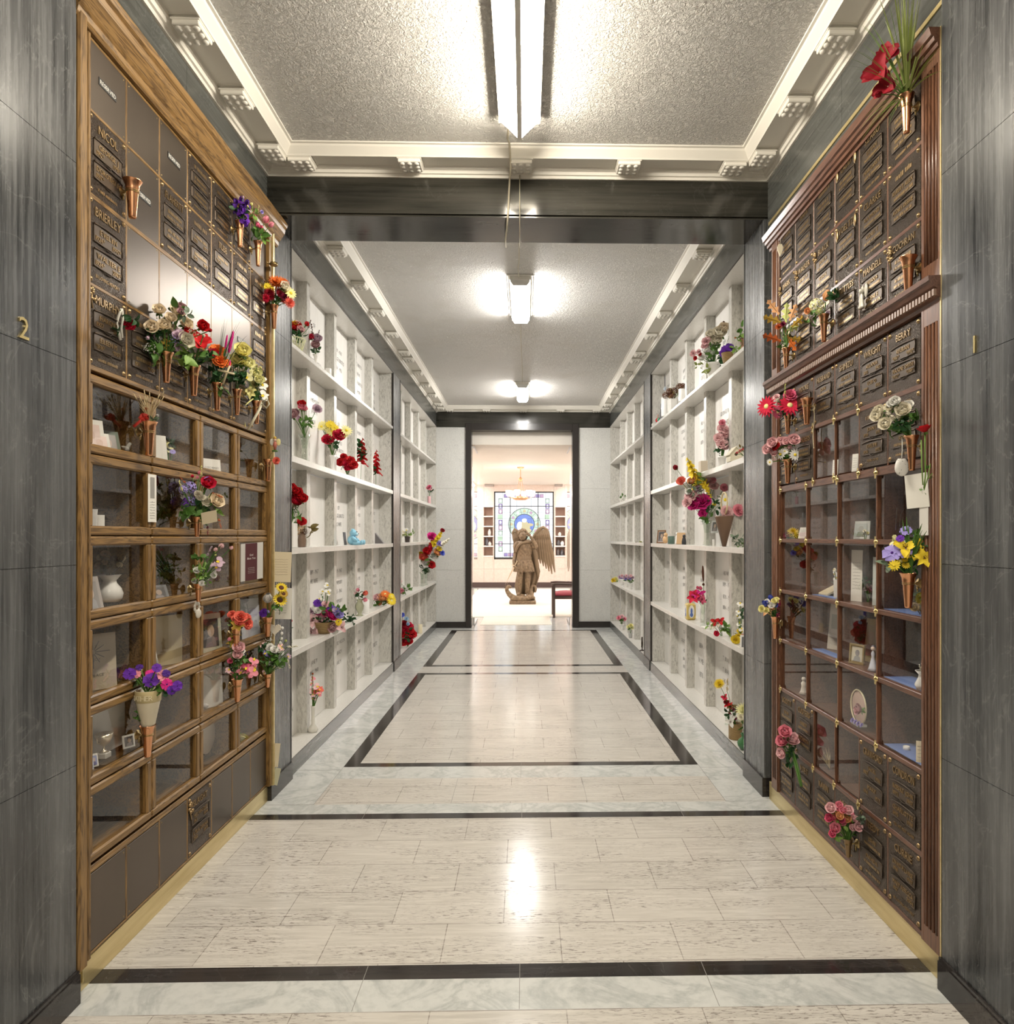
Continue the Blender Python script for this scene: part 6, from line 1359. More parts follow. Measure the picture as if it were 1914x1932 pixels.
inL('photograph', 'small dark photograph beside the trophy', 'photograph', 243, 1, -.04, 14, 24, M_PAPER, .15, photo_art(DARKP), FL, .03); inL('photograph', 'little blue toned photograph at the foot of the white arched panel, outer one', 'photograph', 168, 1, -.03, 10, 22, plain('pale_blue_card', (.70,.74,.84), .5), .2, photo_art([(.35,.4,.6), (.6,.5,.5), (.2,.2,.4)]), FL, .03); inL('photograph', 'little blue toned photograph closest to the trophy base', 'photograph', 177, 1, -.035, 10, 24, M_PAPER, .2, photo_art([(.30,.35,.6), (.6,.5,.5), (.1,.1,.3)]), FL, .03)
inL('greeting_card', 'tall white sheet of paper standing in the third niche, fifth oak row', 'card', 396, 1, -.07, 34, 82, M_PAPER, .04); p = inside(L, 386, ZR[1]+.03, -.03); o = MB().ball((0,0,.012), .014, 8, 5).ball((0,.02,.009), .010, 8, 5).build('pebbles', plain('grey_pebble', (.5,.48,.46), .6), None, (0,0,0)); o.location = p; tag(o, 'grey pebbles at the foot of the white paper sheet', 'pebbles')
p = inside(L, 392, ZR[0]+.03, -.10); o = MB().ball((0,0,.085), .085, 24, 14, 0, (.07,1,1)).build('oval_plate', plain('ivory_glaze', (.86,.80,.70), .25), None, (0,0,0)); o.location = p; tag(o, 'ivory oval plate standing in the third niche of the lowest oak row', 'plate')
p = inside(L, 456, ZR[0]+.03, -.04); bouquet('silk_rose', 'single yellow silk rose in the last niche of the lowest oak row', 'flower', p, [('rose','lyel',456,1391,11)], [(4,'l',458,1398,6,9)], 0, 0, seed=44)
# ================================================================== THINGS ON THE MAHOGANY CABINET
R_ = RS; WRF = WR - .010
def br(name, label, cat, mouth, fl, lv, seed, **kw): return bouquet(name, label, cat, mouth, fl, lv, 1, WRF, seed=seed, **kw)
m = copper_vase(R_, 'copper vase with tall grass and a dark red amaryllis, highest on the mahogany cabinet', 1711, 180, 251, 14.5)
def topgrass(t, mm, rg):
    q = px_near(mm); up = [q(1690,2,-.03), q(1700,-25,0), q(1715,-15,-.04), q(1684,15,-.06), q(1706,30,-.02), q(1722,25,-.05), q(1698,50,0), q(1712,60,-.06), q(1690,70,-.03)]
    grass(t, mm, up, leafmat('y'), .0026, 'upright_blades', 5, 6, .05)
    dr = [q(1604,107,-.08), q(1622,75,-.06), q(1636,228,-.10), q(1652,10,-.03), q(1610,140,-.1), q(1640,60,-.05), q(1645,250,-.1), q(1660,235,-.08)]; grass(t, mm, dr, leafmat('l'), .0014, 'arching_blades', 6, 4, .04)
    dr = [q(1786,140,-.25), q(1780,95,-.22), q(1752,80,-.12), q(1762,110,-.15), q(1745,60,-.1)]; grass(t, mm, dr, leafmat('y'), .0028, 'arching_blades', 7, 2, .015)
br('amaryllis_bouquet', 'tall arching grass with a dark red amaryllis above the bronze plaques', 'bouquet', m, [('amaryllis','dred',1677,110,19),('amaryllis','dred',1661,136,22),('amaryllis','dred',1676,163,19),('bud','dred',1664,178,10)], [(5,'y',1708,172,6,12)], 51, extra=topgrass)
copper_vase(R_, 'empty copper cone vase just over the dentil cornice', 1714.5, 485, 552, 16.5)
def heart_tag():
    p = on_x(1472.5, 471, R_.x(.03)); k = p.y/F; mb = MB()
    pts = [(0,-13),(4.4,-2),(5,5),(3.2,10),(1,10.5),(0,8),(-1,10.5),(-3.2,10),(-5,5),(-4.4,-2)]; n = len(pts)
    mb.add([(a*k, -.004, b*k) for a, b in pts]+[(a*k, .004, b*k) for a, b in pts], [tuple(range(n)), tuple(range(n, 2*n))[::-1]]+[(i, i+n, (i+1) % n+n, (i+1) % n) for i in range(n)])
    o = mb.build('heart_tag', plain('ivory_tag', (.78,.70,.52), .5), None, (0,0,0)); o.location = p; tag(o, 'slim ivory heart tag at the far top of the mahogany cabinet', 'tag'); MB().tube([(0,0,9*k),(.004,.0,22*k)], .001, 4).build('string', M_CABLE, o, (0,0,0))
heart_tag()
m = copper_vase(R_, 'copper vase with autumn oak leaves', 1484, 657, 702, 8.5)
br('oak_leaf_bouquet', 'orange and golden oak leaves beside the dark pilaster', 'bouquet', m, [('oak_leaf','peach',1460,580,16,-.7,.75),('oak_leaf','gold',1459,603,17,-1,.25),('oak_leaf','lime',1484,590,17,.0,1),('oak_leaf','peach',1497,589,15,.35,1),('oak_leaf','gold',1507,606,14,.7,.6),('oak_leaf','lime',1500,618,13,.8,.25),('oak_leaf','rust',1458,638,17,-1,.25),('oak_leaf','orange',1493,646,16,.35,-.7),('oak_leaf','gold',1505,640,12,.9,-.2),('chrysanthemum','rust',1470,617,7),('chrysanthemum','burg',1478,612,6)], [(8,'o',1484,630,12,9),(5,'g',1475,652,8,10)], 52)
m = copper_vase(R_, 'copper vase with a peach rose and hydrangea', 1555, 594, 645, 10.5)
br('rose_bouquet', 'peach rose beside a lime white hydrangea on bronze plaques', 'bouquet', m, [('tulip','peach',1559,568,14),('hydrangea','pyel',1541,577,15),('rose','peach',1526,587,6),('pansy','mauve',1563,590,4),('hydrangea','lime',1546,588,8)], [(10,'g',1530,602,10,15),(14,'d',1578,562,13,14)], 53)
def glass_angel():
    p = on_x(1626, 582, R_.x(.025)); k = p.y/F; MA = plain('frosted_white', (.66,.64,.56), .2); t = thing('angel_ornament', 'frosted white angel ornament hanging on a bronze plaque', 'ornament', p)
    MB().lathe([(10*k,0),(9*k,3*k),(6*k,16*k),(5*k,24*k),(2.5*k,28*k)], tuple(p), 14, 0, True, .5, 1).build('robe', MA, t); MB().ball(p+Vector((0,0,33*k)), 5*k).build('head', MA, t)
    for s_ in (-1, 1): MB().ball(p+Vector((.012, s_*7*k, 32*k)), 1, 12, 6, 0, (3*k,6*k,14*k)).build('wing', MA, t)
glass_angel()
m = copper_vase(R_, 'copper vase with crimson gerberas', 1487, 783, 819, 8.5)
br('gerbera_bouquet', 'crimson gerberas below the dentil cornice, beside the dark pilaster', 'bouquet', m, [('gerbera','crim',1447,767,18),('gerbera','crim',1491,765,19),('gerbera','rose',1469,777,12),('carnation','rose',1492,747,11),('bud','ivory',1470,758,6),('carnation','lpink',1466,750,6),('blossom_spray','lime',1482,734,9,0,1)], [(8,'d',1478,779,10,9)], 54)
copper_vase(R_, 'empty copper vase with a bead chain beside the gerberas', 1523, 752, 801, 12)
def beads():
    p = on_x(1536, 766, R_.x(.02)); mb = MB(); r = random.Random(3)
    for q in range(34): y = 766+q*2.4; c = on_x(1536+math.sin(q*.2)*1.2, y, R_.x(.018))-p; mb.ball(c, .0032, 6, 4)
    for q in range(10): a = q*.63; mb.ball(on_x(1533+5*math.cos(a), 770+4*math.sin(a), R_.x(.02))-p, .0034, 6, 4)
    o = mb.build('bead_chain', plain('pale_gold_beads', (.66,.58,.40), .3, .5), None, (0,0,0)); o.location = p; tag(o, 'pale bead chain hanging beside the empty copper vase', 'chain')
beads()
m = copper_vase(R_, 'copper vase with pink roses and daisies', 1487, 867, 912, 10)
br('rose_bouquet', 'pale pink roses with white daisies at the edge of the mahogany cabinet', 'bouquet', m, [('rose','lpink',1460,837,10),('rose','lpink',1477,838,11),('rose','lpink',1498,833,11),('rose','lpink',1452,849,10),('bud','lpink',1489,849,8),('carnation','red',1464,842,8),('daisy','white',1473,857,9),('daisy','white',1501,858,10),('daisy','white',1453,872,6),('bud','ivory',1468,862,4)], [(14,'g',1482,862,12,11)], 55)
m = copper_vase(R_, 'copper vase with white roses', 1721, 822, 888, 13.5)
br('rose_bouquet', 'ivory white roses with dark leaves covering a bronze plaque', 'bouquet', m, [('rose','ivory',1660,786,13),('rose','ivory',1684,771,11),('rose','white',1691,760,10),('rose','ivory',1706,778,14),('rose','white',1715,768,10),('rose','ivory',1674,801,12),('bud','ivory',1688,792,10),('bud','ivory',1698,789,8)], [(22,'d',1700,803,20,16),(6,'g',1730,788,7,20),(8,'g',1684,812,12,15)], 56)
def stone_heart():
    p = on_x(1702, 879, R_.x(.075)); k = p.y/F; t = thing('heart_ornament', 'speckled white stone heart hanging on a cord below the white roses', 'ornament', p)
    mb = MB(); vs = []; n = 20; m_ = 8
    for i in range(m_+1):
        f = math.sin(PI*i/m_); y = -math.cos(PI*i/m_)*6*k
        for j in range(n): a = 2*PI*j/n; vs.append((p.x+(13*math.sin(a)*(1-.15*math.cos(a*1)))*k*max(f, .001)**.6, p.y+y, p.z+(19*math.cos(a)-1-5*math.exp(-((a-0)**2)*6)-5*math.exp(-((a-2*PI)**2)*6))*k*max(f, .001)**.6))
    mb.add(vs, [(i*n+j, i*n+(j+1) % n, (i+1)*n+(j+1) % n, (i+1)*n+j) for i in range(m_) for j in range(n)], 0, True)
    g = NG('speckled_stone'); c = g.ramp(g.noise(g.co((1,1,1)), 130, 2), (.64, (.84,.82,.78)), (.70, (.12,.12,.12))); mb.build('stone', g.bs(col=c, rough=.5), t)
    MB().tube([p+Vector((0,0,14*k)), on_y(1703, 850, p.y), on_y(1703, 826, p.y)], .0018, 5).build('cord', M_PAPER, t)
stone_heart()
def single_rose():
    p = on_x(1746, 815, R_.x(.10)); q = lambda x, y: on_y(x, y, p.y)
    t = thing('silk_rose', 'single red silk rose on a long green stem beside the white roses', 'flower', p); o = bpy.data.objects.new('rose', fmesh('rose', 'red', 0)); COL.objects.link(o); o.parent = t; o.matrix_local = Matrix.Rotation(-.25, 4, 'Y') @ Matrix.Scale(17*p.y/F, 4)
    MB().tube([p, q(1746,850), q(1747,895), q(1744,922)], .0022, 6).tube([q(1739,830), q(1740,880), q(1742,915)], .002, 6).tube([q(1744,925), q(1753,895), q(1756,875)], .0016, 5).tube([q(1750,905), q(1760,893)], .0014, 5).build('stem', leafmat('l'), t)
    lm = MB()
    for x, y, s_, rz in ((1755,874,15,.3),(1762,893,12,-.5),(1741,918,8,2.4),(1748,925,8,-2.2)):
        b = MB(); petal(b, 1, .34, 20, 60, .25, 0, 0, 0, 0, 5, 2, 'p'); lm.join(b, Matrix.Translation(q(x, y+6)) @ Matrix.Rotation(rz, 4, 'Y') @ Matrix.Rotation(-1.2, 4, 'X') @ Matrix.Rotation(PI/2, 4, 'Z') @ Matrix.Scale(s_*p.y/F, 4))
    lm.build('leaves', leafmat('g'), t)
single_rose()
FR = Vector((-1, -.35, 0))
p = on_x(1734, 958, R_.x(.035)); card('envelope', 'white envelope hanging under the copper vase of white roses', 'envelope', p, .098, .118, Vector((-1,-.25,0)), M_PAPER, -.06, .003, None, None, .04)
p = on_x(1744.5, 1010, R_.x(.028)); card('paper_note', 'narrow white folded paper under the hanging envelope', 'note', p, .040, .108, Vector((-1,-.2,0)), plain('white_paper_shade', (.74,.72,.68), .6), 0, .002)
p = on_y(1757, 940, 2.33); card('photo_card', 'little photo card hanging crooked from the red rose stem', 'card', p, .032, .046, Vector((-.5,-1,0)), M_PAPER, 0, .002, photo_art([(.62,.64,.70), (.25,.24,.24), (.15,.14,.14)]), None, .45)
m = copper_vase(R_, 'large copper vase with yellow lilies', 1714.5, 1081, 1147, 16.5, armlen=1)
def spears(t, mm, rg):
    q = px_near(mm); grass(t, mm, [q(1722,985,-.02), q(1730,995,-.05), q(1738,990,-.08), q(1712,980,0), q(1742,1005,-.1), q(1704,1000,0)], leafmat('g'), .005, 'spear_leaves', 8, 2, .012)
    mb = MB().tube([q(1696,1012), q(1700,970), q(1708,958), q(1726,960), q(1736,966)], .0012, 4).tube([q(1690,1000), q(1693,958)], .0012, 4); mb.build('clear_pick', M_VGLASS, t)
br('lily_bouquet', 'yellow lilies with a violet anemone and ivy in front of the glass niches', 'bouquet', m, [('lily','yel',1710,1036,19),('lily','yel',1728,1043,18),('lily','yel',1744,1054,15),('lily','yel',1736,1028,12),('pansy','lilac',1684,1043,17),('iris','pyel',1692,1022,12),('pansy','purple',1699,1016,7),('pansy','lilac',1710,1001,10),('blossom_spray','lblue',1724,1020,10,0,1),('daisy','yel',1688,1067,10),('daisy','yel',1710,1066,7),('bud','lyel',1701,1062,6)], [(14,'d',1713,1070,16,15),(6,'s',1675,1070,9,17),(12,'g',1728,1012,12,16),(6,'d',1742,1030,8,12)], 57, extra=spears)
m = copper_vase(R_, 'copper vase with blue and yellow flowers at the mahogany edge', 1463.5, 1163, 1205, 9, off=.042)
br('mixed_bouquet', 'small blue, golden and burgundy bouquet reflected in the glass niche', 'bouquet', m, [('tulip','blue',1456,1132,8),('tulip','blue',1445,1140,7),('lily','peach',1453,1153,12),('blossom_spray','burg',1470,1149,16,.05,1),('carnation','lyel',1438,1149,6),('carnation','white',1457,1142,6),('carnation','lyel',1465,1133,6),('carnation','white',1448,1134,4),('pansy','blue',1466,1141,5)], [(6,'d',1461,1158,7,7)], 58)
def rose_bunch():
    p = on_x(1492, 1425, R_.x(.05)); t = br('rose_bunch', 'bunch of pink silk roses hanging head up over the lowest plaques', 'bouquet', p, [('rose','pink',1483,1384,12),('rose','lpink',1496,1399,13),('rose','pink',1479,1402,12),('rose','lpink',1479,1420,10),('bud','pink',1488,1392,9)], [(12,'d',1493,1420,10,13),(7,'d',1490,1440,8,13)], 59)
    q = lambda x, y: on_x(x, y, R_.x(.04)); MB().tube([q(1494,1415), q(1503,1450), q(1512,1484)], .006, 7).tube([q(1497,1415), q(1508,1455), q(1514,1484)], .004, 6).build('stem_bundle', leafmat('g'), t)
rose_bunch()
m = copper_vase(R_, 'dull bronze vase with the pink rose posy close to the floor', 1601, 1581, 1617, 10, mat=plain('old_bronze', (.25,.17,.09), .4, .9))
br('rose_bouquet', 'round posy of small pink and peach roses close to the floor', 'bouquet', m, [('rose','lpink',1570,1527,10),('rose','peach',1584,1541,9),('rose','peach',1599,1547,8),('rose','rose',1567,1545,8),('rose','pink',1579,1564,10),('rose','rose',1573,1573,7),('rose','rose',1601,1561,8),('rose','rose',1610,1557,7),('rose','lpink',1619,1562,8),('rose','lpink',1602,1531,9),('rose','pink',1585,1521,7),('bud','rose',1609,1540,6),('rose','rose',1590,1549,6),('rose','pink',1592,1531,7),('rose','lpink',1612,1547,7),('bud','rose',1576,1535,5)], [(24,'l',1590,1548,24,10),(10,'l',1575,1578,8,11),(12,'s',1626,1544,9,13),(8,'g',1608,1574,10,10)], 60)
# behind the unframed glass
RZC = [.672+.011, .937+.011, 1.205+.011, 1.480+.011]
def inR(name, label, cat, x, row, d, wpx, hp, mat, lean=.12, art=None, face=Vector((-1,-.5,0)), dz=0): z = RZC[row] if isinstance(row, int) else row; p = inside(R_, x, z+dz, d); return card(name, label, cat, p, hpx(p, wpx)*1.6, hpx(p, hp), face, mat, lean, .004, art)
p = inside(R_, 1497, RZC[3], -.05); bouquet('silk_flower', 'bright yellow silk bloom in the far upper glass niche', 'flower', p, [('chrysanthemum','yel',1497,1006,11),('carnation','burg',1486,1010,6)], [(6,'d',1492,1014,7,7)], 0, 0, seed=61)
inR('greeting_card', 'patterned white card beside the yellow silk bloom', 'card', 1514, 3, -.06, 11, 22, M_PAPER, .3, scribble_art(5))
for x, lab, h_ in ((1577, 'white pointed card in the small glass niche further from the entrance', 30), (1614, 'white pointed card in the small glass niche beside the raised name plate', 34)): inR('greeting_card', lab, 'card', x, 1.783, -.03, 8, h_, M_PAPER, .08, scribble_art(5))
inR('framed_photograph', 'pale blue framed print in the second upper glass niche', 'picture frame', 1625, 3, -.08, 24, 34, plain('pale_mount', (.62,.66,.64), .5), .1, photo_art([(.50,.56,.55), (.4,.42,.4), (.3,.34,.3)]))
for i, x in enumerate((1595, 1634)): p = inside(R_, x, RZC[3], -.05); bouquet('potted_greenery', ('small green sprig at the far side of the pale print', 'small flowering sprig at the near side of the pale print')[i], 'plant', p, [('carnation','ivory',x-2,1002,3),('carnation','lyel',x+3,1006,3)], [(12,'g' if i == 0 else 's',x,1008,8,7)], 0, 0, seed=62+i)
def openbook():
    p = inside(R_, 1556, RZC[2], -.06); t = thing('open_book', 'open cream book lying tilted behind glass', 'book', p); k = hpx(p, 1)
    for s_ in (-1, 1): MB().add([(p.x-.01,p.y,p.z+.004),(p.x-.01,p.y+s_*.06,p.z+.010),(p.x+.07,p.y+s_*.06,p.z+.05),(p.x+.07,p.y,p.z+.044),(p.x-.01,p.y,p.z),(p.x-.01,p.y+s_*.06,p.z),(p.x+.07,p.y+s_*.06,p.z+.04),(p.x+.07,p.y,p.z+.034)], [(0,1,2,3),(4,7,6,5),(0,4,5,1),(1,5,6,2),(2,6,7,3)]).build('page_block', M_CREAM, t)
openbook()
inR('greeting_card', 'white card standing edge on beside the open book', 'card', 1578, 2, -.05, 5, 34, M_PAPER, .25, None, Vector((-.4,-1,0)))
p = inside(R_, 1578, RZC[2]+.03, -.08); bouquet('silk_orchid', 'white silk orchid stem above the open book', 'flower', p, [('orchid','white',1577,1083,6),('orchid','white',1579,1092,6),('orchid','ivory',1575,1075,4)], [(4,'s',1578,1100,5,7)], 0, 0, seed=64)
inR('greeting_card', 'tall white card in the second glass niche of the second row', 'card', 1617, 2, -.06, 15, 98, M_PAPER, .03, scribble_art(9)); inR('greeting_card', 'slim pale card at the mullion behind glass', 'card', 1651, 2, -.05, 5, 92, plain('mint_card', (.70,.76,.74), .5), .03)
p = inside(R_, 1638, RZC[2], -.10); bouquet('dried_posy', 'dark dried posy between two tall cards', 'posy', p, [('carnation','dusty',1640,1106,5),('carnation','mauve',1645,1111,4),('carnation','dusty',1634,1112,4)], [(18,'d',1638,1098,11,9)], 0, 0, seed=65)
p = inside(R_, 1737, RZC[2], -.05); bouquet('dried_roses', 'dried cream roses lying behind the copper lily vase', 'dried flowers', p, [('rose','straw',1727,1146,8),('rose','wheat',1737,1148,8),('rose','wheat',1744,1144,8)], [(16,'d',1738,1122,12,10),(8,'o',1733,1136,10,9)], 0, 0, 'b', seed=66)
def twopics(o, P_, rt, up, nr):
    k = MB()
    for a0, a1 in ((-.8,-.1),(.15,.85)): k.add([P_(a0,.42,.001), P_(a1,.42,.001), P_(a1,.72,.001), P_(a0,.72,.001)], [(0,1,2,3)])
    k.build('pictures', plain('sage_print', (.42,.43,.34), .5), o, (0,0,0))
inR('memory_board', 'ivory board with two small sage prints behind glass', 'board', 1565, 1, -.10, 32, 92, plain('ivory_board', (.76,.71,.60), .5), .08, twopics)
def shell():
    p = inside(R_, 1538, RZC[1], -.06); k = hpx(p, 1); mb = MB(); mb.ball((0,0,14*k), 8*k, 12, 8).ball((0,5*k,30*k), 9*k, 10, 7, 0, (.5,1.1,.8)).ball((0,-2*k,5*k), 7*k, 10, 6); o = mb.build('figurine', plain('bisque', (.78,.72,.64), .5), None, (0,0,0)); o.location = p; tag(o, 'rounded white porcelain figurine beside the ivory board', 'figurine')
shell()
MGF = plain('gilt_frame', (.62,.50,.26), .3, .6)
inR('framed_photograph', 'tall gilt picture frame in the third glass row', 'picture frame', 1641, 1, -.12, 30, 82, MGF, .12, photo_art([(.56,.44,.26), (.60,.40,.26), (.42,.16,.12)], MGF)); inR('framed_photograph', 'small gilt photo frame before the tall gilt frame', 'picture frame', 1618, 1, -.04, 20, 38, MGF, .1, photo_art([(.72,.68,.56), (.32,.31,.32), (.40,.40,.40)], MGF))
p = inside(R_, 1620, RZC[1]+.04, -.16); bouquet('dried_posy', 'dark red dried posy behind the small gilt frame', 'posy', p, [('carnation','burg',1618,1178,5),('carnation','dred',1624,1188,5),('carnation','burg',1616,1194,5),('carnation','dred',1624,1170,4)], [(14,'b',1620,1186,10,8)], 0, 0, 'b', seed=67)
def couple():
    p = inside(R_, 1648, RZC[1], -.035); k = hpx(p, 1); t = thing('figurine', 'pale porcelain figure in a wide skirt before the gilt frames', 'figurine', p)
    MB().lathe([(13*k,0),(10*k,6*k),(6*k,18*k),(3.5*k,26*k),(5*k,32*k),(2*k,38*k)], tuple(p), 16, 0, True, .7, 1).build('gown', plain('porcelain_blue', (.66,.68,.78), .25), t); MB().ball(p+Vector((0,0,42*k)), 4.2*k).build('head', plain('porcelain_skin', (.78,.60,.50), .3), t); MB().ball(p+Vector((.004,.004,44*k)), 4.6*k).build('hair', plain('porcelain_hair', (.12,.10,.14), .3), t)
couple()
inR('memory_board', 'beige panelled board in the niche closest to the entrance', 'board', 1716, 1, -.2, 46, 84, plain('beige_board', (.50,.44,.31), .6), .02)
p = inside(R_, 1741, RZC[1], -.03); o = MB().lathe([(.0001,0),(.018,0),(.026,.02),(.014,.045),(.012,.055),(.024,.07),(.020,.069)], (0,0,0), 16).build('vase', M_WHITE); o.location = p; tag(o, 'small white vase with dried sprays behind the glass nearest the fluted pilaster', 'vase'); bouquet('dried_spray', 'dried white spray in the small vase by the fluted pilaster', 'dried flowers', p+Vector((0,0,.068)), [('blossom_spray','cream',1741,1252,14,.0,1),('blossom_spray','ivory',1737,1262,9,-.3,1),('blossom_spray','wheat',1744,1262,9,.2,1)], [(3,'b',1741,1270,5,7)], 0, 0, 'b', seed=68)
p = inside(R_, 1517, RZC[0], -.05); k = hpx(p, 1); o = MB().lathe([(9*k,0),(6*k,5*k),(4*k,14*k),(5*k,20*k),(2*k,24*k)], (0,0,0), 12).ball((0,0,28*k), 4*k).build('figurine', plain('bisque', (.78,.72,.64), .5)); o.location = p; tag(o, 'white kneeling figurine in the far lower glass niche', 'figurine')
def round_frame():
    p = inside(R_, 1622, RZC[0], -.045); k = hpx(p, 1); t = thing('round_photograph', 'round glass photo frame with pink rose in the bottom glass row', 'picture frame', p); c = p+Vector((0,0,36*k))
    m = MB(); n = 28; m.tube([c+Vector((-.004, math.cos(2*PI*i/n)*30*k, math.sin(2*PI*i/n)*32*k)) for i in range(n+1)], 1.6*k, 6, 0, False); m.build('rim', plain('pale_gold', (.80,.72,.50), .4), t)
    MB().ball(c, 29*k, 20, 8, 0, (.06,1,1.05)).build('photo', plain('portrait_rose', (.62,.46,.40), .4), t); MB().box(p.x-.02,p.x+.02,p.y-.03,p.y+.03,p.z,p.z+5*k,0,.002).build('foot', M_WHITE, t)
    o = bpy.data.objects.new('rose', fmesh('rose', 'dusty', 0)); COL.objects.link(o); o.parent = t; o.matrix_local = Matrix.Translation(Vector((-.02, -26*k, 36*k))) @ Matrix.Rotation(-1.3, 4, 'Y') @ Matrix.Scale(15*k, 4)
    for i in range(4): q = bpy.data.objects.new('carnation', fmesh('carnation', 'lilac', i % 2)); COL.objects.link(q); q.parent = t; q.matrix_local = Matrix.Translation(Vector((-.02, (8-i*12)*k, 8*k))) @ Matrix.Rotation(-1.0, 4, 'Y') @ Matrix.Scale(5*k, 4)
round_frame()
p = inside(R_, 1711, RZC[0], -.06); o = MB().lathe([(.0001,0),(.012,0),(.012,.016),(.010,.016),(.009,.012),(.0001,.011)], (0,0,0), 14).build('tealight', M_WHITE); o.location = p; tag(o, 'little white tealight on blue felt in the bottom glass niche', 'candle')
inR('greeting_card', 'cream tilted card in the bottom glass niche by the fluted pilaster', 'card', 1738, 0, -.03, 10, 40, M_CREAM, .3, scribble_art(4), Vector((-.6,-1,0)))
for lab, i, row, d1 in (('blue felt mat in the third glass row, closest to the entrance', 3, 1, -.13), ('blue felt mat under the little tealight', 3, 0, -.16), ('blue felt mat under the ivory memory board', 1, 1, -.07), ('blue felt mat behind the copper lily vase', 3, 2, -.2), ('blue felt mat in front of the open book', 1, 2, -.07)):
    y0, y1 = RYG[i+1]+.012, RYG[i]-.012; o = R_.box(MB(), y0, y1, RZC[row]-.001, RZC[row]+.0012, d1, -.016).build('felt_mat', plain('blue_felt', (.16,.24,.52), .85), None, (0,0,0)); tag(o, lab, 'mat')
p = inside(R_, 1566, .385+.012, -.05)
def feather(t, mm, rg): q = px_near(mm); grass(t, mm, [q(1548,1425), q(1556,1418), q(1562,1412), q(1570,1420)], mpet('wheat'), .002, n_each=3, spread=.015)
bouquet('feather_grass', 'wisp of dried feather grass behind the small lower glass', 'dried flowers', p, [('blossom_spray','wheat',1560,1432,7,-.2,1)], [], 0, 0, 'b', seed=69, extra=feather)
# ================================================================== THINGS ON THE MARBLE NICHE SHELVES
def sv(S, x, k, hp, prof, mat, label, name='vase', cat='vase', d=-.05, sx=1.0, sy=1.0):
    p = shelf_pt(S, x, k, d); h = hpx(p, hp); lathe_thing(name, label, cat, p, h, [(a*sx, z) for a, z in VP[prof]], mat, 20); return p+Vector((0,0,h*.97))
def sb(S, name, label, mouth, fl, lv, seed, cat='bouquet', **kw): return bouquet(name, label, cat, mouth, fl, lv, S.sx, S.x(-.155), seed=seed, jit=.02, **kw)
OS, MS = 'oak side', 'mahogany side'
L, R_ = LS, RS
# --- oak side, first bank
def lattice_bowl():
    p = shelf_pt(L, 562, 0, -.045); t = thing('lattice_bowl', 'pale green lattice bowl on the top niche shelf', 'bowl', p); k = hpx(p, 1); mb = MB()
    for i in range(12):
        for s_ in (-1, 1):
            a0 = i*PI/6; mb.tube([p+Vector((math.cos(a0+s_*.45*u)*(9+9*u)*k*.75, math.sin(a0+s_*.45*u)*(9+9*u)*k, 24*k*u)) for u in (0, .33, .66, 1)], .0022, 5)
    for r, z in ((9, 0), (18, 24)): mb.tube([p+Vector((math.cos(a*PI/12)*r*k*.75, math.sin(a*PI/12)*r*k, z*k)) for a in range(25)], .003, 5)
    mb.build('basketwork', plain('pale_green_glaze', (.72,.74,.46), .4), t); return p+Vector((0,0,20*k))
m = lattice_bowl(); sb(L, 'rose_bouquet', 'red and pink roses with one yellow bloom in the lattice bowl', m, [('rose','red',556,620,10),('rose','yel',558,613,6),('rose','lpink',567,624,7),('bud','red',577,615,7),('rose','red',549,628,7),('carnation','lpink',561,609,4),('blossom_spray','brown',584,612,8,.4,1)], [(20,'d',563,632,14,10)], 71)
m = sv(L, 596, 0, 24, 'flare', M_WHITE, 'tiny white footed vase beside the lattice bowl'); sb(L, 'dried_posy', 'mauve and red posy with dark twigs in the tiny footed vase', m, [('rose','crim',587,638,6),('rose','mauve',598,642,9),('rose','dusty',596,654,8),('blossom_spray','brown',589,622,10,-.1,1),('blossom_spray','brown',601,630,7,.3,1)], [(12,'d',597,662,8,8)], 72)
sv(L, 620, 0, 17, 'mug', M_WHITE, 'plain white cup alone on the top niche shelf', 'cup', 'cup', sx=.8)
m = sv(L, 575, 1, 50, 'flare', M_VGLASS, 'tall clear bud vase on the second niche shelf'); sb(L, 'rose_bouquet', 'dusty pink roses and one red rose in the tall clear bud vase', m, [('rose','dusty',553,785,10),('rose','pink',569,771,7),('rose','red',570,764,7),('carnation','mauve',598,772,8),('bud','mauve',564,794,7),('bud','dusty',560,779,6)], [(12,'g',577,796,10,11),(6,'l',585,800,7,8)], 73)
m = sv(L, 628, 1, 30, 'flare', M_WHITE, 'white footed vase with daffodils on the second niche shelf'); sb(L, 'daffodil_bouquet', 'yellow daffodils with crimson dahlias on the second niche shelf', m, [('daisy','lyel',609,803,10),('daisy','yel',624,801,9),('daisy','lyel',626,814,10),('daisy','lyel',654,812,10),('carnation','crim',639,822,11),('carnation','crim',619,830,10),('daisy','lyel',616,807,8)], [(16,'d',629,836,11,10)], 74)
p = shelf_pt(L, 655, 1, -.03); sb(L, 'carnation_bunch', 'bunch of red carnations lying on the second niche shelf', p+Vector((0,0,.01)), [('carnation','red',643,873,8),('carnation','red',661,869,8),('carnation','red',649,862,6),('carnation','crim',654,876,7),('carnation','red',667,877,8),('carnation','crim',660,881,7)], [(8,'d',655,876,9,8)], 75)
p = shelf_pt(L, 681, 1, -.11); sb(L, 'gladiolus_spray', 'upright red gladiolus spray against the slab, first of two', p, [('gladiolus','red',683,852,21,.08,1)], [(16,'d',678,856,9,13),(6,'d',679,838,4,14)], 76)
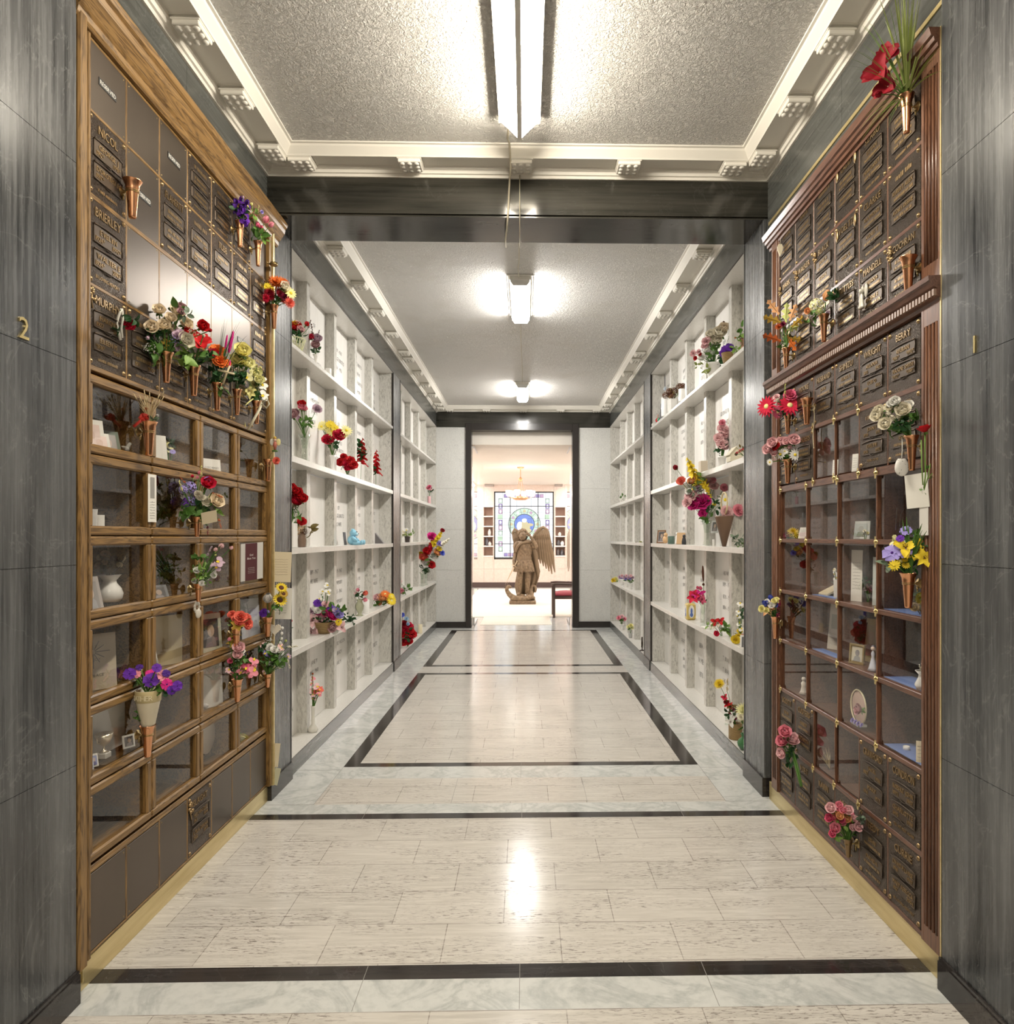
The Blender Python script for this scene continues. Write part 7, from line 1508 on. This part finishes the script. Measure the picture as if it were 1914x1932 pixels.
p = shelf_pt(L, 710, 1, -.11); sb(L, 'gladiolus_spray', 'upright red gladiolus spray at the far end of the second niche shelf', p, [('gladiolus','red',710,872,19,.05,1)], [(8,'d',709,885,6,12)], 77)
p = shelf_pt(L, 548, 2, -.04); k = hpx(p, 1); o = MB().box(-.032,.032,-.045,.045,0,46*k,0,.004).build('box_vase', M_WHITE); o.location = p; tag(o, 'square white vase beside the dark pilaster, third niche shelf', 'vase'); sb(L, 'rose_bouquet', 'bright red roses in the square white vase', p+Vector((0,0,44*k)), [('rose','red',549,925,10),('rose','red',560,932,10),('rose','red',569,943,10),('rose','crim',557,948,9),('rose','red',547,940,8),('carnation','ivory',553,956,4)], [(10,'d',553,962,9,10),(4,'g',560,975,5,14)], 78)
m = sv(L, 570, 2, 26, 'jar', plain('smoked_glass', (.22,.15,.11), .12), 'smoky brown glass vase with dried flowers, third niche shelf'); sb(L, 'dried_bouquet', 'dried brown hydrangea with a red bloom and a golden leaf', m, [('carnation','red',570,985,8),('hydrangea','tan',566,1000,11),('hydrangea','brown',573,1003,8)], [(5,'o',585,1000,6,16),(5,'g',560,985,5,16)], 79, cat='dried bouquet')
def bear():
    p = shelf_pt(L, 664, 2, -.035); k = hpx(p, 1); MBl = plain('sky_blue_plush', (.30,.60,.78), .8); t = thing('teddy_bear', 'sky blue teddy bear figure sitting on the third niche shelf', 'teddy bear', p); B = lambda x, y, z: p+Vector((x*k, y*k, z*k))
    b = MB().ball(B(0,0,9), 9*k, 14, 10, 0, (.9,.95,1)).ball(B(3,0,22), 7*k, 14, 10, 0, (.95,1.05,1))
    for s_ in (-1, 1): b.ball(B(2,s_*6,28), 2.8*k, 8, 6, 0, (.6,1,1)); b.tube([B(3,s_*8,14), B(8,s_*9,10), B(11,s_*6,7)], [3.2*k,3*k,2.6*k], 8); b.tube([B(3,s_*6,4), B(12,s_*9+5,3.5), B(17,s_*9+8,4)], [4.2*k,3.8*k,3.6*k], 8); b.ball(B(19,s_*9+8,5), 4.4*k, 10, 7, 0, (.6,1,1.1))
    b.build('body', MBl, t); MB().ball(B(9.5,0,20), 3.2*k, 10, 7).build('muzzle', plain('pale_blue_plush', (.55,.76,.86), .8), t); MB().ball(B(12.6,0,21), .9*k, 6, 5).ball(B(9.4,-3,24.5), .8*k, 6, 5).ball(B(9.4,3,24.5), .8*k, 6, 5).build('eyes_and_nose', plain('dark_stitch', (.03,.03,.05), .4), t); MB().ball(B(9,2,14), 3*k, 8, 6, 0, (.4,1,.6)).build('bow', M_WHITE, t)
bear()
p = shelf_pt(L, 652, 2, -.09); card('photo_card', 'narrow dark card behind the blue teddy bear', 'card', p, .05, hpx(p, 24), Vector((1,-.2,0)), plain('dark_card', (.10,.10,.11), .4), .12)
p = shelf_pt(L, 718, 2, -.05); k = hpx(p, 1); o = MB().extrude_y([(-.05,0),(.04,0),(-.05,20*k)], -.03, .03).build('slate_wedge', plain('dark_slate', (.14,.13,.13), .5), fix=True); o.location = p; tag(o, 'dark slate wedge near the end of the third niche shelf', 'stand')
p = shelf_pt(L, 612, 3, -.04); k = hpx(p, 1); lathe_thing('basket', 'low dark basket under the biggest mixed bouquet, oak side niches', 'basket', p, 22*k, VP['wide'], M_WICKER, 20)
sb(L, 'mixed_bouquet', 'big mixed bouquet of blush lilies, magenta roses and white orchid spike', p+Vector((0,0,20*k)), [('lily','lpink',591,1171,12),('lily','dusty',607,1171,13),('lily','dusty',589,1191,12),('lily','lpink',606,1195,12),('lily','lpink',643,1183,10),('rose','dusty',625,1182,9),('rose','hot',625,1163,10),('carnation','hot',604,1154,8),('carnation','lilac',638,1158,9),('pansy','purple',625,1147,8),('pansy','purple',600,1137,8),('carnation','white',599,1147,9),('carnation','white',632,1190,6),('pansy','yel',639,1173,7),('carnation','yel',587,1161,5),('carnation','lpink',615,1141,7),('carnation','mauve',588,1154,7),('orchid','white',616,1104,6),('orchid','white',607,1116,6),('orchid','white',619,1115,6),('orchid','white',609,1121,5),('orchid','mauve',634,1152,7),('carnation','rose',614,1158,7)], [(30,'d',612,1172,26,11),(12,'g',625,1155,22,12),(4,'g',643,1152,5,14)], 80)
p = shelf_pt(L, 657, 3, -.05); sb(L, 'fir_sprig', 'dark green fir sprig lying beside the big mixed bouquet', p+Vector((0,0,.012)), [], [(60,'d',657,1170,16,7)], 81, cat='greenery')
m = sv(L, 679, 3, 31, 'urnv', plain('sage_glaze', (.42,.43,.30), .35), 'sage green bud vase on the fourth niche shelf'); sb(L, 'tulip_bouquet', 'small pink rosebuds in the sage green bud vase', m, [('bud','pink',676,1116,6),('bud','coral',687,1122,8),('bud','pink',686,1130,7),('bud','lpink',673,1122,6)], [(12,'d',678,1126,7,9)], 82)
sv(L, 690, 3, 25, 'cyl', M_WHITE, 'white mug with a small print on the fourth niche shelf', 'mug', 'mug', sx=1.35)
p = shelf_pt(L, 724, 3, -.02); sb(L, 'mixed_bunch', 'bunch of peach, orange and yellow flowers at the far end of the fourth shelf', p+Vector((0,0,.015)), [('rose','peach',722,1130,8),('rose','lpink',713,1129,7),('gerbera','orange',727,1121,8),('gerbera','orange',733,1124,7),('gerbera','yel',739,1133,9),('gerbera','yel',738,1127,7),('rose','peach',718,1137,6)], [(12,'g',712,1139,8,9),(8,'d',730,1134,7,8)], 83)
p = shelf_pt(L, 551, 3, -.12); sb(L, 'red_rosebud', 'single red rosebud peeping out beside the dark pilaster', p, [('bud','crim',548,1175,6)], [(3,'d',549,1183,3,6)], 84, cat='flower')
m = sv(L, 591, 4, 49, 'bud', plain('ivory_ceramic', (.70,.68,.62), .25), 'tall ivory bud vase on the lowest ledge, oak side'); sb(L, 'blossom_branch', 'peach pink blossom branch in the tall ivory bud vase', m, [('orchid','lpink',597,1295,7),('orchid','coral',604,1300,7),('orchid','pink',591,1282,5),('orchid','lpink',593,1317,6),('orchid','coral',597,1305,6),('orchid','lpink',588,1304,6),('orchid','pink',602,1310,5),('bud','rust',590,1273,3)], [(4,'s',594,1312,5,8)], 85)
# --- oak side, far bank
p = shelf_pt(L, 769, 2, -.05); k = hpx(p, 1); lathe_thing('plant_pot', 'tiny dark pot on the far middle shelf, oak side', 'pot', p, 11*k, VP['pot'], plain('dark_pot', (.08,.06,.055), .5), 14); sb(L, 'orchid_plant', 'white orchids with one pale heart-shaped leaf on the far middle shelf', p+Vector((0,0,10*k)), [('orchid','ivory',762,1004,5),('orchid','white',766,1000,5),('orchid','ivory',759,1010,4)], [(5,'l',776,1006,4,10),(6,'y',768,1010,6,7)], 86, cat='plant')
m = sv(L, 810, 1, 15, 'cyl', plain('pink_glass', (.72,.42,.44), .2), 'small pink vase near the chapel wall, oak side', sx=1.0); sb(L, 'carnation_posy', 'little pink and dark green posy in the small pink vase', m, [('carnation','pink',809,921,4),('carnation','lpink',813,923,3),('carnation','rose',811,918,3)], [(10,'d',811,926,5,6)], 87)
for x, lab in ((797, 'clear glass vase of the tall colourful bouquet, hindmost'), (804, 'clear glass vase of the tall colourful bouquet, foremost')): m = sv(L, x, 3, 26, 'flare', M_VGLASS, lab, d=-.05 if x < 800 else -.02)
sb(L, 'gladiolus_bouquet', 'tall colourful bouquet with red and yellow gladioli by the chapel wall', m, [('gladiolus','yel',826,1017,15,.6,1),('gladiolus','crim',811,1033,14,.3,1),('carnation','hot',815,1013,8),('carnation','dred',835,1001,4),('carnation','white',817,1049,9),('carnation','white',805,1064,8),('rose','peach',824,1044,8),('carnation','blue',834,1044,5),('carnation','red',814,1066,7),('rose','coral',799,1054,8),('carnation','yel',794,1046,5),('gladiolus','ivory',838,1025,12,1,.8),('carnation','yel',829,1036,5),('carnation','lilac',829,1026,5),('rose','red',805,1043,8)], [(16,'d',803,1073,9,9),(12,'g',815,1055,12,9)], 88)
p = shelf_pt(L, 766, 3, -.03); sb(L, 'potted_greenery', 'small pink bloom with fresh green leaves on the far lower shelf', p+Vector((0,0,.01)), [('carnation','pink',758,1115,5),('carnation','white',762,1108,4),('blossom_spray','lpink',757,1092,8,-.1,1)], [(14,'g',768,1113,9,8)], 89, cat='plant')
p = shelf_pt(L, 770, 4, -.02); sb(L, 'flower_wreath', 'red flower wreath with small blue blooms standing on the far ledge', p+Vector((0,0,.02)), [('carnation','red',760,1195,9),('carnation','crim',772,1183,8),('carnation','red',778,1197,8),('carnation','red',763,1210,9),('carnation','crim',770,1205,8),('carnation','dred',761,1178,7),('carnation','blue',758,1161,5),('carnation','lblue',767,1168,4),('carnation','white',756,1200,5),('carnation','red',775,1190,6),('carnation','ivory',762,1225,4)], [(22,'d',768,1195,16,8),(8,'g',774,1200,10,8)], 90, cat='wreath')
sv(L, 793.5, 4, 17, 'cyl', plain('cream_wax', (.78,.70,.50), .4), 'cream candle in a glass near the chapel wall', 'candle', 'candle', sx=1.1)
# --- mahogany side, first bank
m = sv(R_, 1346, 0, 28, 'pot', M_WHITE, 'white pot of the ivory rose bouquet on the top niche shelf', 'plant_pot', 'pot'); sb(R_, 'rose_bouquet', 'ivory roses with pale blossom and hanging fern on the top niche shelf', m, [('rose','ivory',1359,632,13),('rose','cream',1366,622,10),('rose','ivory',1342,634,9),('carnation','lpink',1334,644,8),('carnation','lpink',1309,667,6),('carnation','red',1313,676,4),('carnation','white',1337,664,8),('carnation','white',1326,674,7),('blossom_spray','white',1375,638,12,.2,1),('carnation','white',1349,650,7),('carnation','lpink',1330,653,6),('bud','brown',1366,611,4)], [(22,'g',1350,665,22,11),(18,'d',1354,683,18,11),(14,'y',1333,697,9,10),(10,'y',1316,688,8,9)], 91)
m = sv(R_, 1373, 0, 20, 'wide', M_WICKER, 'brown wicker bowl with violets on the top niche shelf', 'basket', 'basket', d=-.03, sx=.7); sb(R_, 'violet_posy', 'deep purple violets in the brown wicker bowl', m, [('pansy','purple',1370,661,9),('pansy','dpurp',1377,655,8),('pansy','purple',1364,667,7),('pansy','dpurp',1373,668,7)], [(14,'l',1388,660,10,9)], 92)
m = sv(R_, 1406, 0, 24, 'pot', plain('terracotta', (.40,.22,.14), .7), 'terracotta pot half hidden by the dark pilaster, top niche shelf', 'plant_pot', 'pot', sx=.8); sb(R_, 'house_plant', 'broad bright green leaves in the terracotta pot', m, [('bud','rust',1390,637,3)], [(10,'l',1399,634,10,16),(6,'g',1404,622,8,14)], 93, cat='plant')
for x, hp, lab in ((1255, 36, 'tall white pillar candle before the dried hydrangea'), (1287, 24, 'short white pillar candle before the dried hydrangea')): sv(R_, x, 0, hp, 'cyl', M_WHITE, lab, 'candle', 'candle', sx=.95 if hp > 30 else 1.3, d=-.02)
p = shelf_pt(R_, 1270, 0, -.05); k = hpx(p, 1); o = MB().lathe([(10*k,0),(11*k,24*k),(9.5*k,24*k),(9*k,3*k)], (0,0,0), 6, 0, False).build('box_vase', M_SHELF); o.location = p; tag(o, 'six-sided pale planter between two white candles', 'planter'); sb(R_, 'dried_hydrangea', 'dark brown dried hydrangea over white candles', p+Vector((0,0,23*k)), [('hydrangea','brown',1264,739,8),('hydrangea','brown',1272,738,8),('hydrangea','brown',1283,731,9),('hydrangea','brown',1289,730,8),('hydrangea','brown',1256,746,7),('hydrangea','brown',1269,747,8),('carnation','tan',1266,748,4),('carnation','wheat',1284,741,4)], [(14,'o',1272,745,18,6)], 94, cat='dried bouquet')
def wirebird():
    p = on_x(1255, 734, R_.x(-.10)); mb = MB().ball((0,0,0), .022, 10, 7, 0, (.7,1.2,.9)).ball((0,-.025,.010), .012, 8, 6); o = mb.build('bird_ornament', plain('steel_blue', (.45,.52,.60), .4)); o.location = p; tag(o, 'small blue grey bird ornament on wires above the dried hydrangea', 'ornament'); MB().tube([(0,.004,0),(0,.008,.13)], .003, 5).tube([(0,-.01,0),(0,-.012,.14)], .003, 5).build('wires', plain('dark_wire', (.06,.06,.07), .5), o, (0,0,0))
wirebird()
p = shelf_pt(R_, 1237, 0, -.06); card('greeting_card', 'red and white christmas card on the top niche shelf', 'card', p+Vector((0,0,.05)), .09, hpx(p, 16), Vector((-1,-.4,0)), plain('salmon_card', (.66,.34,.28), .5), .1); 
for x, c, r, lab in ((1242, (.50,.03,.04), 5, 'red glass bauble on the top niche shelf'), (1244.5, (.03,.22,.10), 4.2, 'green glass bauble beside the red one'), (1233.5, (.70,.68,.62), 4, 'silver bauble beside the christmas card')):
    p = shelf_pt(R_, x, 0, -.03); k = hpx(p, 1); o = MB().ball((0,0,r*k), r*k, 12, 8).build('bauble', plain('bauble_%d' % int(x), c, .15)); o.location = p; tag(o, lab, 'bauble')
p = shelf_pt(R_, 1248, 0, -.04); card('slim_picture', 'slim black and cream picture panel beside the tall candle', 'picture', p, .05, hpx(p, 34), Vector((-1,-.5,0)), plain('dark_card', (.10,.10,.11), .4), .08, .004, scribble_art(8, M_PAPER))
m = sv(R_, 1363, 1, 20, 'pot', M_WHITE, 'white pot of pale pink blossom on the second niche shelf', 'plant_pot', 'pot', sx=.8); sb(R_, 'blossom_plant', 'pale pink blossom climbing the slab on the second niche shelf', m, [('carnation','lpink',1364,809,9),('carnation','lpink',1368,820,10),('carnation','lpink',1357,827,9),('carnation','lpink',1363,838,10),('carnation','pink',1363,798,6),('carnation','white',1372,830,7),('carnation','lpink',1368,843,7),('blossom_spray','ivory',1374,800,12,.2,1)], [(14,'d',1374,838,9,9),(14,'d',1356,853,9,8)], 95, cat='plant')
def birdhouse():
    p = shelf_pt(R_, 1386, 1, -.035); k = hpx(p, 1); t = thing('birdhouse', 'small ivory birdhouse with pitched roof on the second niche shelf', 'birdhouse', p); IV = plain('ivory_wood', (.74,.69,.54), .6)
    MB().extrude_y([(p.x-11*k,p.z),(p.x+11*k,p.z),(p.x+11*k,p.z+14*k),(p.x,p.z+26*k),(p.x-11*k,p.z+14*k)], p.y-.04, p.y+.05).build('house', IV, t, fix=True)
    for s_ in (-1, 1): MB().add([(p.x,p.y-.05,p.z+28*k),(p.x,p.y+.06,p.z+28*k),(p.x+s_*13*k,p.y+.06,p.z+13*k),(p.x+s_*13*k,p.y-.05,p.z+13*k),(p.x,p.y-.05,p.z+26.5*k),(p.x,p.y+.06,p.z+26.5*k),(p.x+s_*13*k,p.y+.06,p.z+11.5*k),(p.x+s_*13*k,p.y-.05,p.z+11.5*k)], [(0,1,2,3),(4,7,6,5),(0,3,7,4),(1,5,6,2),(2,6,7,3)]).build('roof', IV, t, fix=True)
    MB().lathe([(.0001,0),(3*k,0)], (0,0,0), 10).build('entrance', plain('dark_hole', (.03,.03,.03), .8), t, (0,0,0)).matrix_local = Matrix.Translation((0,-.0405,13*k)) @ Matrix.Rotation(PI/2, 4, 'X')
birdhouse()
p = shelf_pt(R_, 1406, 1, -.02); sb(R_, 'berry_spray', 'coral red berry spray on the second shelf beside the dark pilaster', p+Vector((0,0,.015)), [('blossom_spray','coral',1404,846,11,.8,.5),('blossom_spray','crim',1396,851,9,.8,.5),('blossom_spray','coral',1410,842,9,.8,.6)], [(5,'o',1402,848,8,7)], 96, cat='berries')
p = shelf_pt(R_, 1327, 1, -.03); k = hpx(p, 1); o = MB().box(-.028,.028,-.04,.04,0,22*k,0,.003).build('keepsake_box', plain('beige_block', (.60,.53,.43), .6)); o.location = p; tag(o, 'plain beige box on the second niche shelf, mahogany side', 'box')
m = sv(R_, 1334, 2, 48, 'flare', M_VGLASS, 'tall clear flute vase of the biggest bouquet, third niche shelf'); sb(R_, 'gladiolus_bouquet', 'biggest bouquet with yellow gladioli, magenta peonies and white daisies', m, [('gladiolus','yel',1308,890,24,-.45,1),('gladiolus','yel',1334,922,16,.4,-.8),('gladiolus','lyel',1318,900,12,-.3,1),('carnation','hot',1326,949,15),('carnation','hot',1310,953,11),('carnation','hot',1327,969,8),('bud','dred',1278,886,8),('carnation','coral',1286,908,8),('rose','peach',1307,910,8),('carnation','lpink',1339,910,9),('carnation','lpink',1305,936,11),('carnation','lpink',1298,948,9),('carnation','lpink',1348,918,8),('carnation','pink',1367,921,7),('daisy','white',1348,952,13),('daisy','white',1369,943,11),('carnation','mauve',1317,922,8),('carnation','pink',1345,907,6),('carnation','white',1300,928,6),('blossom_spray','ivory',1295,920,10,-.6,.6)], [(24,'d',1342,955,22,12),(12,'s',1308,924,18,12),(12,'g',1335,975,14,11),(5,'l',1328,900,6,18)], 97)
m = sv(R_, 1367, 2, 58, 'cone', plain('brown_tin', (.17,.10,.06), .5), 'brown cone holder with pink carnations, third niche shelf', 'cone_vase', 'vase', d=-.03); sb(R_, 'carnation_posy', 'two pink carnations leaning from the brown cone holder', m, [('carnation','lpink',1371,967,11),('carnation','pink',1393,963,10)], [(8,'d',1367,975,8,10),(5,'o',1370,993,5,9)], 98)
def hoop():
    p = on_x(1367, 945, R_.x(-.03)); n = 24; k = p.y/F; mb = MB().tube([(0, math.cos(2*PI*i/n)*20*k, math.sin(2*PI*i/n)*21*k) for i in range(n+1)], 1.6*k, 6, 0, False); o = mb.build('hoop', plain('pale_bamboo', (.66,.55,.32), .5)); o.location = p+Vector((0,0,-.02)); tag(o, 'pale bamboo hoop behind the white daisies', 'hoop')
hoop()
p = shelf_pt(R_, 1349, 2, -.10); card('framed_photograph', 'silver photo frame behind the tall flute vase', 'picture frame', p+Vector((0,0,.10)), .12, hpx(p, 24), Vector((-1,-.2,0)), plain('silver_frame', (.6,.6,.6), .3, .6), .15, .006, photo_art(DARKP))
p = shelf_pt(R_, 1394, 2, -.03); sb(R_, 'succulent', 'silvery grey succulent with one glossy green leaf on the third shelf', p, [], [(34,'s',1393,1018,14,8),(4,'g',1404,1030,5,16)], 99, cat='plant')
sv(R_, 1347, 2, 13, 'cyl', M_WHITE, 'tiny white candle before the silver photo frame', 'candle', 'candle', sx=.8, d=-.015)
p = shelf_pt(R_, 1248, 2, -.06); WF = plain('walnut_frame', (.22,.11,.05), .45); card('framed_photograph', 'walnut framed photograph at the far end of the third niche shelf', 'picture frame', p, .14, hpx(p, 25), Vector((-1,-.5,0)), M_PAPER, .12, .004, photo_art(DARKP, WF))
p = shelf_pt(R_, 1256, 2, -.02); k = hpx(p, 1); o = MB().ball((0,0,8*k), 7*k, 10, 8, 0, (.8,1,1.1)).ball((0,-3*k,17*k), 4*k, 8, 6).build('figurine', plain('shell_orange', (.72,.46,.24), .5)); o.location = p; tag(o, 'round orange and cream figurine before the walnut frame', 'figurine')
sv(R_, 1267, 2, 15, 'mug', plain('green_mosaic', (.10,.16,.13), .25), 'dark green mosaic tealight glass on the third niche shelf', 'candle_holder', 'candle', sx=1.1, d=-.03)
p = shelf_pt(R_, 1278, 2, -.03); k = hpx(p, 1); o = MB().lathe([(5*k,0),(4*k,4*k),(2.6*k,14*k),(1.5*k,17*k)], (0,0,0), 12).ball((0,0,20*k), 2.8*k).ball((.01,-4*k,12*k), 1, 8, 5, 0, (1.5*k,3*k,6*k)).ball((.01,4*k,12*k), 1, 8, 5, 0, (1.5*k,3*k,6*k)).build('angel_figurine', M_WHITE); o.location = p; tag(o, 'small white angel figurine on the third niche shelf', 'figurine')
p = shelf_pt(R_, 1285, 2, -.04); card('book', 'tan book leaning beside the white angel figurine', 'book', p, .075, hpx(p, 22), Vector((-.5,-1,0)), plain('tan_cover', (.56,.36,.18), .5), .25, .018)
p = shelf_pt(R_, 1291, 2, -.04); k = hpx(p, 1); o = MB().lathe([(4*k,0),(4.6*k,5*k),(3*k,12*k),(2*k,14*k)], (0,0,0), 12).ball((0,-1*k,16*k), 3*k).build('bird_figurine', plain('black_gloss', (.03,.03,.035), .3)); o.location = p; tag(o, 'black bird figurine behind the tan book', 'figurine')
def tin():
    p = shelf_pt(R_, 1303, 3, -.04); k = hpx(p, 1); t = thing('tin', 'yellow tin with a blue figure in a white oval, fourth niche shelf', 'tin', p); c = lambda x, y, z: (p.x+x, p.y+y, p.z+z)
    MB().box(p.x-.04,p.x+.04,p.y-.045,p.y+.045,p.z,p.z+31*k,0,.012).build('body', plain('ochre_tin', (.62,.47,.14), .35), t)
    MB().ball(c(0,-.0455,16*k), 1, 14, 8, 0, (.026,.001,12*k)).build('white_oval', M_WHITE, t); MB().ball(c(0,-.047,17*k), 1, 8, 6, 0, (.009,.001,6*k)).ball(c(0,-.047,10*k), 1, 8, 6, 0, (.014,.001,4*k)).build('blue_figure', plain('print_blue', (.10,.18,.50), .5), t)
    MB().ball(c(-.0405,0,16*k), 1, 14, 8, 0, (.001,.03,12*k)).build('white_oval', M_WHITE, t); MB().ball(c(-.042,0,17*k), 1, 8, 6, 0, (.001,.010,6*k)).ball(c(-.042,0,10*k), 1, 8, 6, 0, (.001,.016,4*k)).build('blue_figure', plain('print_blue', (.10,.18,.50), .5), t)
tin()
p = shelf_pt(R_, 1320, 3, -.08); k = hpx(p, 1); pts = [(-.05,0),(-.05,22*k)]+[(-.05*math.cos(a*PI/10), 22*k+11*k*math.sin(a*PI/10)) for a in range(11)]+[(.05,22*k),(.05,0)]; o = MB().extrude_x(pts, -.004, .004).build('memorial_card', M_WHITE); o.location = p; tag(o, 'white round-topped memorial card behind the slim glass vase', 'card')
m = sv(R_, 1327, 3, 46, 'flare', M_VGLASS, 'slim clear vase with magenta lilies on the fourth niche shelf', d=-.03, sx=.7); sb(R_, 'magenta_lilies', 'magenta lilies with a tall dark bud spike in the slim clear vase', m, [('lily','crim',1311,1127,12),('lily','hot',1321,1122,10),('lily','rose',1325,1131,8),('bud','rose',1323,1113,6),('bud','brown',1328,1105,4),('bulrush','brown',1327,1082,14,-.08,1)], [(4,'d',1326,1134,5,8)], 100)
p = shelf_pt(R_, 1362, 3, -.03); sb(R_, 'lily_bunch', 'bunch of red and white lilies lying on the fourth niche shelf', p+Vector((0,0,.012)), [('lily','red',1350,1174,8),('lily','red',1360,1173,8),('lily','ivory',1347,1182,7),('carnation','crim',1353,1195,5),('lily','ivory',1356,1178,7)], [(14,'g',1366,1185,11,12),(8,'l',1372,1190,9,12),(6,'l',1340,1182,5,10)], 101)
p = shelf_pt(R_, 1331, 3, -.02); o = MB().box(-.02,.02,-.05,.05,0,.012,0,.002).build('book', M_PAPER); o.location = p; tag(o, 'small white book lying flat beside the slim vase foot', 'book')
m = sv(R_, 1397, 3, 14, 'pot', M_WHITE, 'small white orchid pot on the fourth niche shelf', 'plant_pot', 'pot'); sb(R_, 'orchid_plant', 'climbing white orchid with yellow and pink blooms at its foot', m, [('orchid','white',1397,1140,6),('orchid','white',1394,1162,6),('orchid','white',1397,1177,7),('orchid','white',1400,1188,6),('orchid','white',1402,1150,4),('carnation','yel',1389,1206,8),('carnation','yel',1394,1201,6),('carnation','coral',1401,1203,6)], [(10,'d',1397,1166,7,9),(10,'g',1396,1207,9,8),(4,'d',1399,1150,5,10)], 102, cat='plant')
p = shelf_pt(R_, 1408, 3, -.015); card('framed_photograph', 'white photo frame leaning at the pilaster end of the fourth shelf', 'picture frame', p, .075, hpx(p, 27), Vector((-.5,-1,0)), M_WHITE, .2, .008, photo_art([(.16,.16,.17), (.4,.38,.36), (.24,.23,.24)]))
m = sv(R_, 1388, 4, 30, 'mug', M_WICKER, 'woven basket on the lowest ledge, mahogany side', 'basket', 'basket', sx=1.05); sb(R_, 'poinsettia', 'red and white poinsettia with a tall yellow bloom in the woven basket', m, [('lily','red',1378,1333,7),('lily','crim',1368,1316,6),('lily','burg',1391,1351,10),('lily','white',1380,1362,9),('chrysanthemum','yel',1358,1291,10),('blossom_spray','wheat',1373,1292,11,0,1),('lily','burg',1384,1346,8),('carnation','dred',1370,1325,4)], [(18,'d',1381,1343,13,9),(10,'o',1378,1335,11,8)], 103, cat='plant')
m = sv(R_, 1406, 4, 30, 'round', plain('emerald_glass', (.05,.16,.06), .12), 'round emerald green vase on the lowest ledge beside the pilaster', d=-.04); sb(R_, 'chrysanthemum_bouquet', 'cream spider chrysanthemums in the round emerald vase', m, [('chrysanthemum','pyel',1403,1341,14),('chrysanthemum','lyel',1407,1360,10),('chrysanthemum','ivory',1399,1353,8)], [(8,'g',1404,1365,8,11)], 104)
sv(R_, 1371, 4, 22, 'flare', M_VGLASS, 'little clear vase standing by the woven basket', d=-.09)
# --- mahogany side, far bank
p = shelf_pt(R_, 1177, 1, -.05); sb(R_, 'ivy_sprig', 'tiny green sprig on the second far shelf, mahogany side', p, [], [(14,'g',1177,938,6,5)], 105, cat='greenery')
p = shelf_pt(R_, 1207, 2, -.05); sb(R_, 'ivy_sprig', 'tiny olive sprig on the middle far shelf, mahogany side', p, [('carnation','lime',1209,1024,3)], [(12,'o',1206,1025,5,5)], 106, cat='greenery')
p = shelf_pt(R_, 1161, 3, -.04); sb(R_, 'primrose_posy', 'yellow primrose posy lying on the far shelf by the chapel wall', p+Vector((0,0,.01)), [('carnation','yel',1158,1095,4),('carnation','lyel',1162,1093,4),('carnation','yel',1161,1099,3)], [(10,'g',1163,1099,5,5)], 107)
for x, pos in ((1173, 'closest to the chapel'), (1181.5, 'middle of three'), (1189.5, 'closest to the dark pilaster')):
    m = sv(R_, x, 3, 11, 'pot', M_WHITE, 'white flower pot on the far shelf, '+pos, 'plant_pot', 'pot'); sb(R_, 'primula_plant', 'mauve pink primula in a white pot, '+pos, m, [('carnation','mauve',x-3,1089,3),('carnation','lpink',x+1,1087,3),('carnation','mauve',x+4,1090,3),('carnation','lilac',x-1,1092,3)], [(12,'g',x+1,1095,5,5)], 108, cat='plant')
m = sv(R_, 1174, 4, 10, 'pot', M_WHITE, 'white pot with pink primula on the far ledge', 'plant_pot', 'pot'); sb(R_, 'primula_plant', 'pink primula on the far ledge by the chapel wall', m, [('carnation','pink',1168,1166,4),('carnation','lpink',1174,1164,4),('carnation','pink',1178,1168,4)], [(12,'g',1174,1172,5,6)], 109, cat='plant')
m = sv(R_, 1190, 4, 9, 'wide', plain('wire_grey', (.5,.5,.48), .5), 'low grey footed bowl on the far ledge', 'bowl', 'bowl', sx=.6); sb(R_, 'primula_plant', 'pale yellow primula in the low footed bowl', m, [('carnation','pyel',1187,1183,4),('carnation','lyel',1191,1181,4),('carnation','pyel',1193,1185,3)], [(12,'g',1190,1187,5,5)], 110, cat='plant')
def bronze_child():
    p = shelf_pt(R_, 1212, 4, -.03); k = hpx(p, 1); t = thing('bronze_figurine', 'slender dark bronze dancing figure on the far ledge', 'figurine', p); MD = plain('dark_bronze', (.06,.045,.035), .35, .6)
    v = [(0,0,14),(0,0,19),(0,0,23.5),(0,0,26.5),(0,-2,9),(0,-1,3),(0,3,9),(0,6,5),(0,-4,20),(0,-7,16),(0,4,20),(0,7,22)]; v = [Vector((a*k, b*k, c_*k)) for a, b, c_ in v]
    skin_mesh('body', v, [(0,1),(1,2),(2,3),(0,4),(4,5),(0,6),(6,7),(1,8),(8,9),(1,10),(10,11)], [x*k for x in (2.2,2.4,1.3,2.0,1.5,1.0,1.5,1.0,1.0,.8,1.0,.8)], MD, 0, t, 1, (0,0,0)); MB().lathe([(5*k,0),(4.5*k,1.5*k),(1.5*k,2*k),(1*k,3.5*k)], tuple(p), 14).build('base', MD, t)
bronze_child()
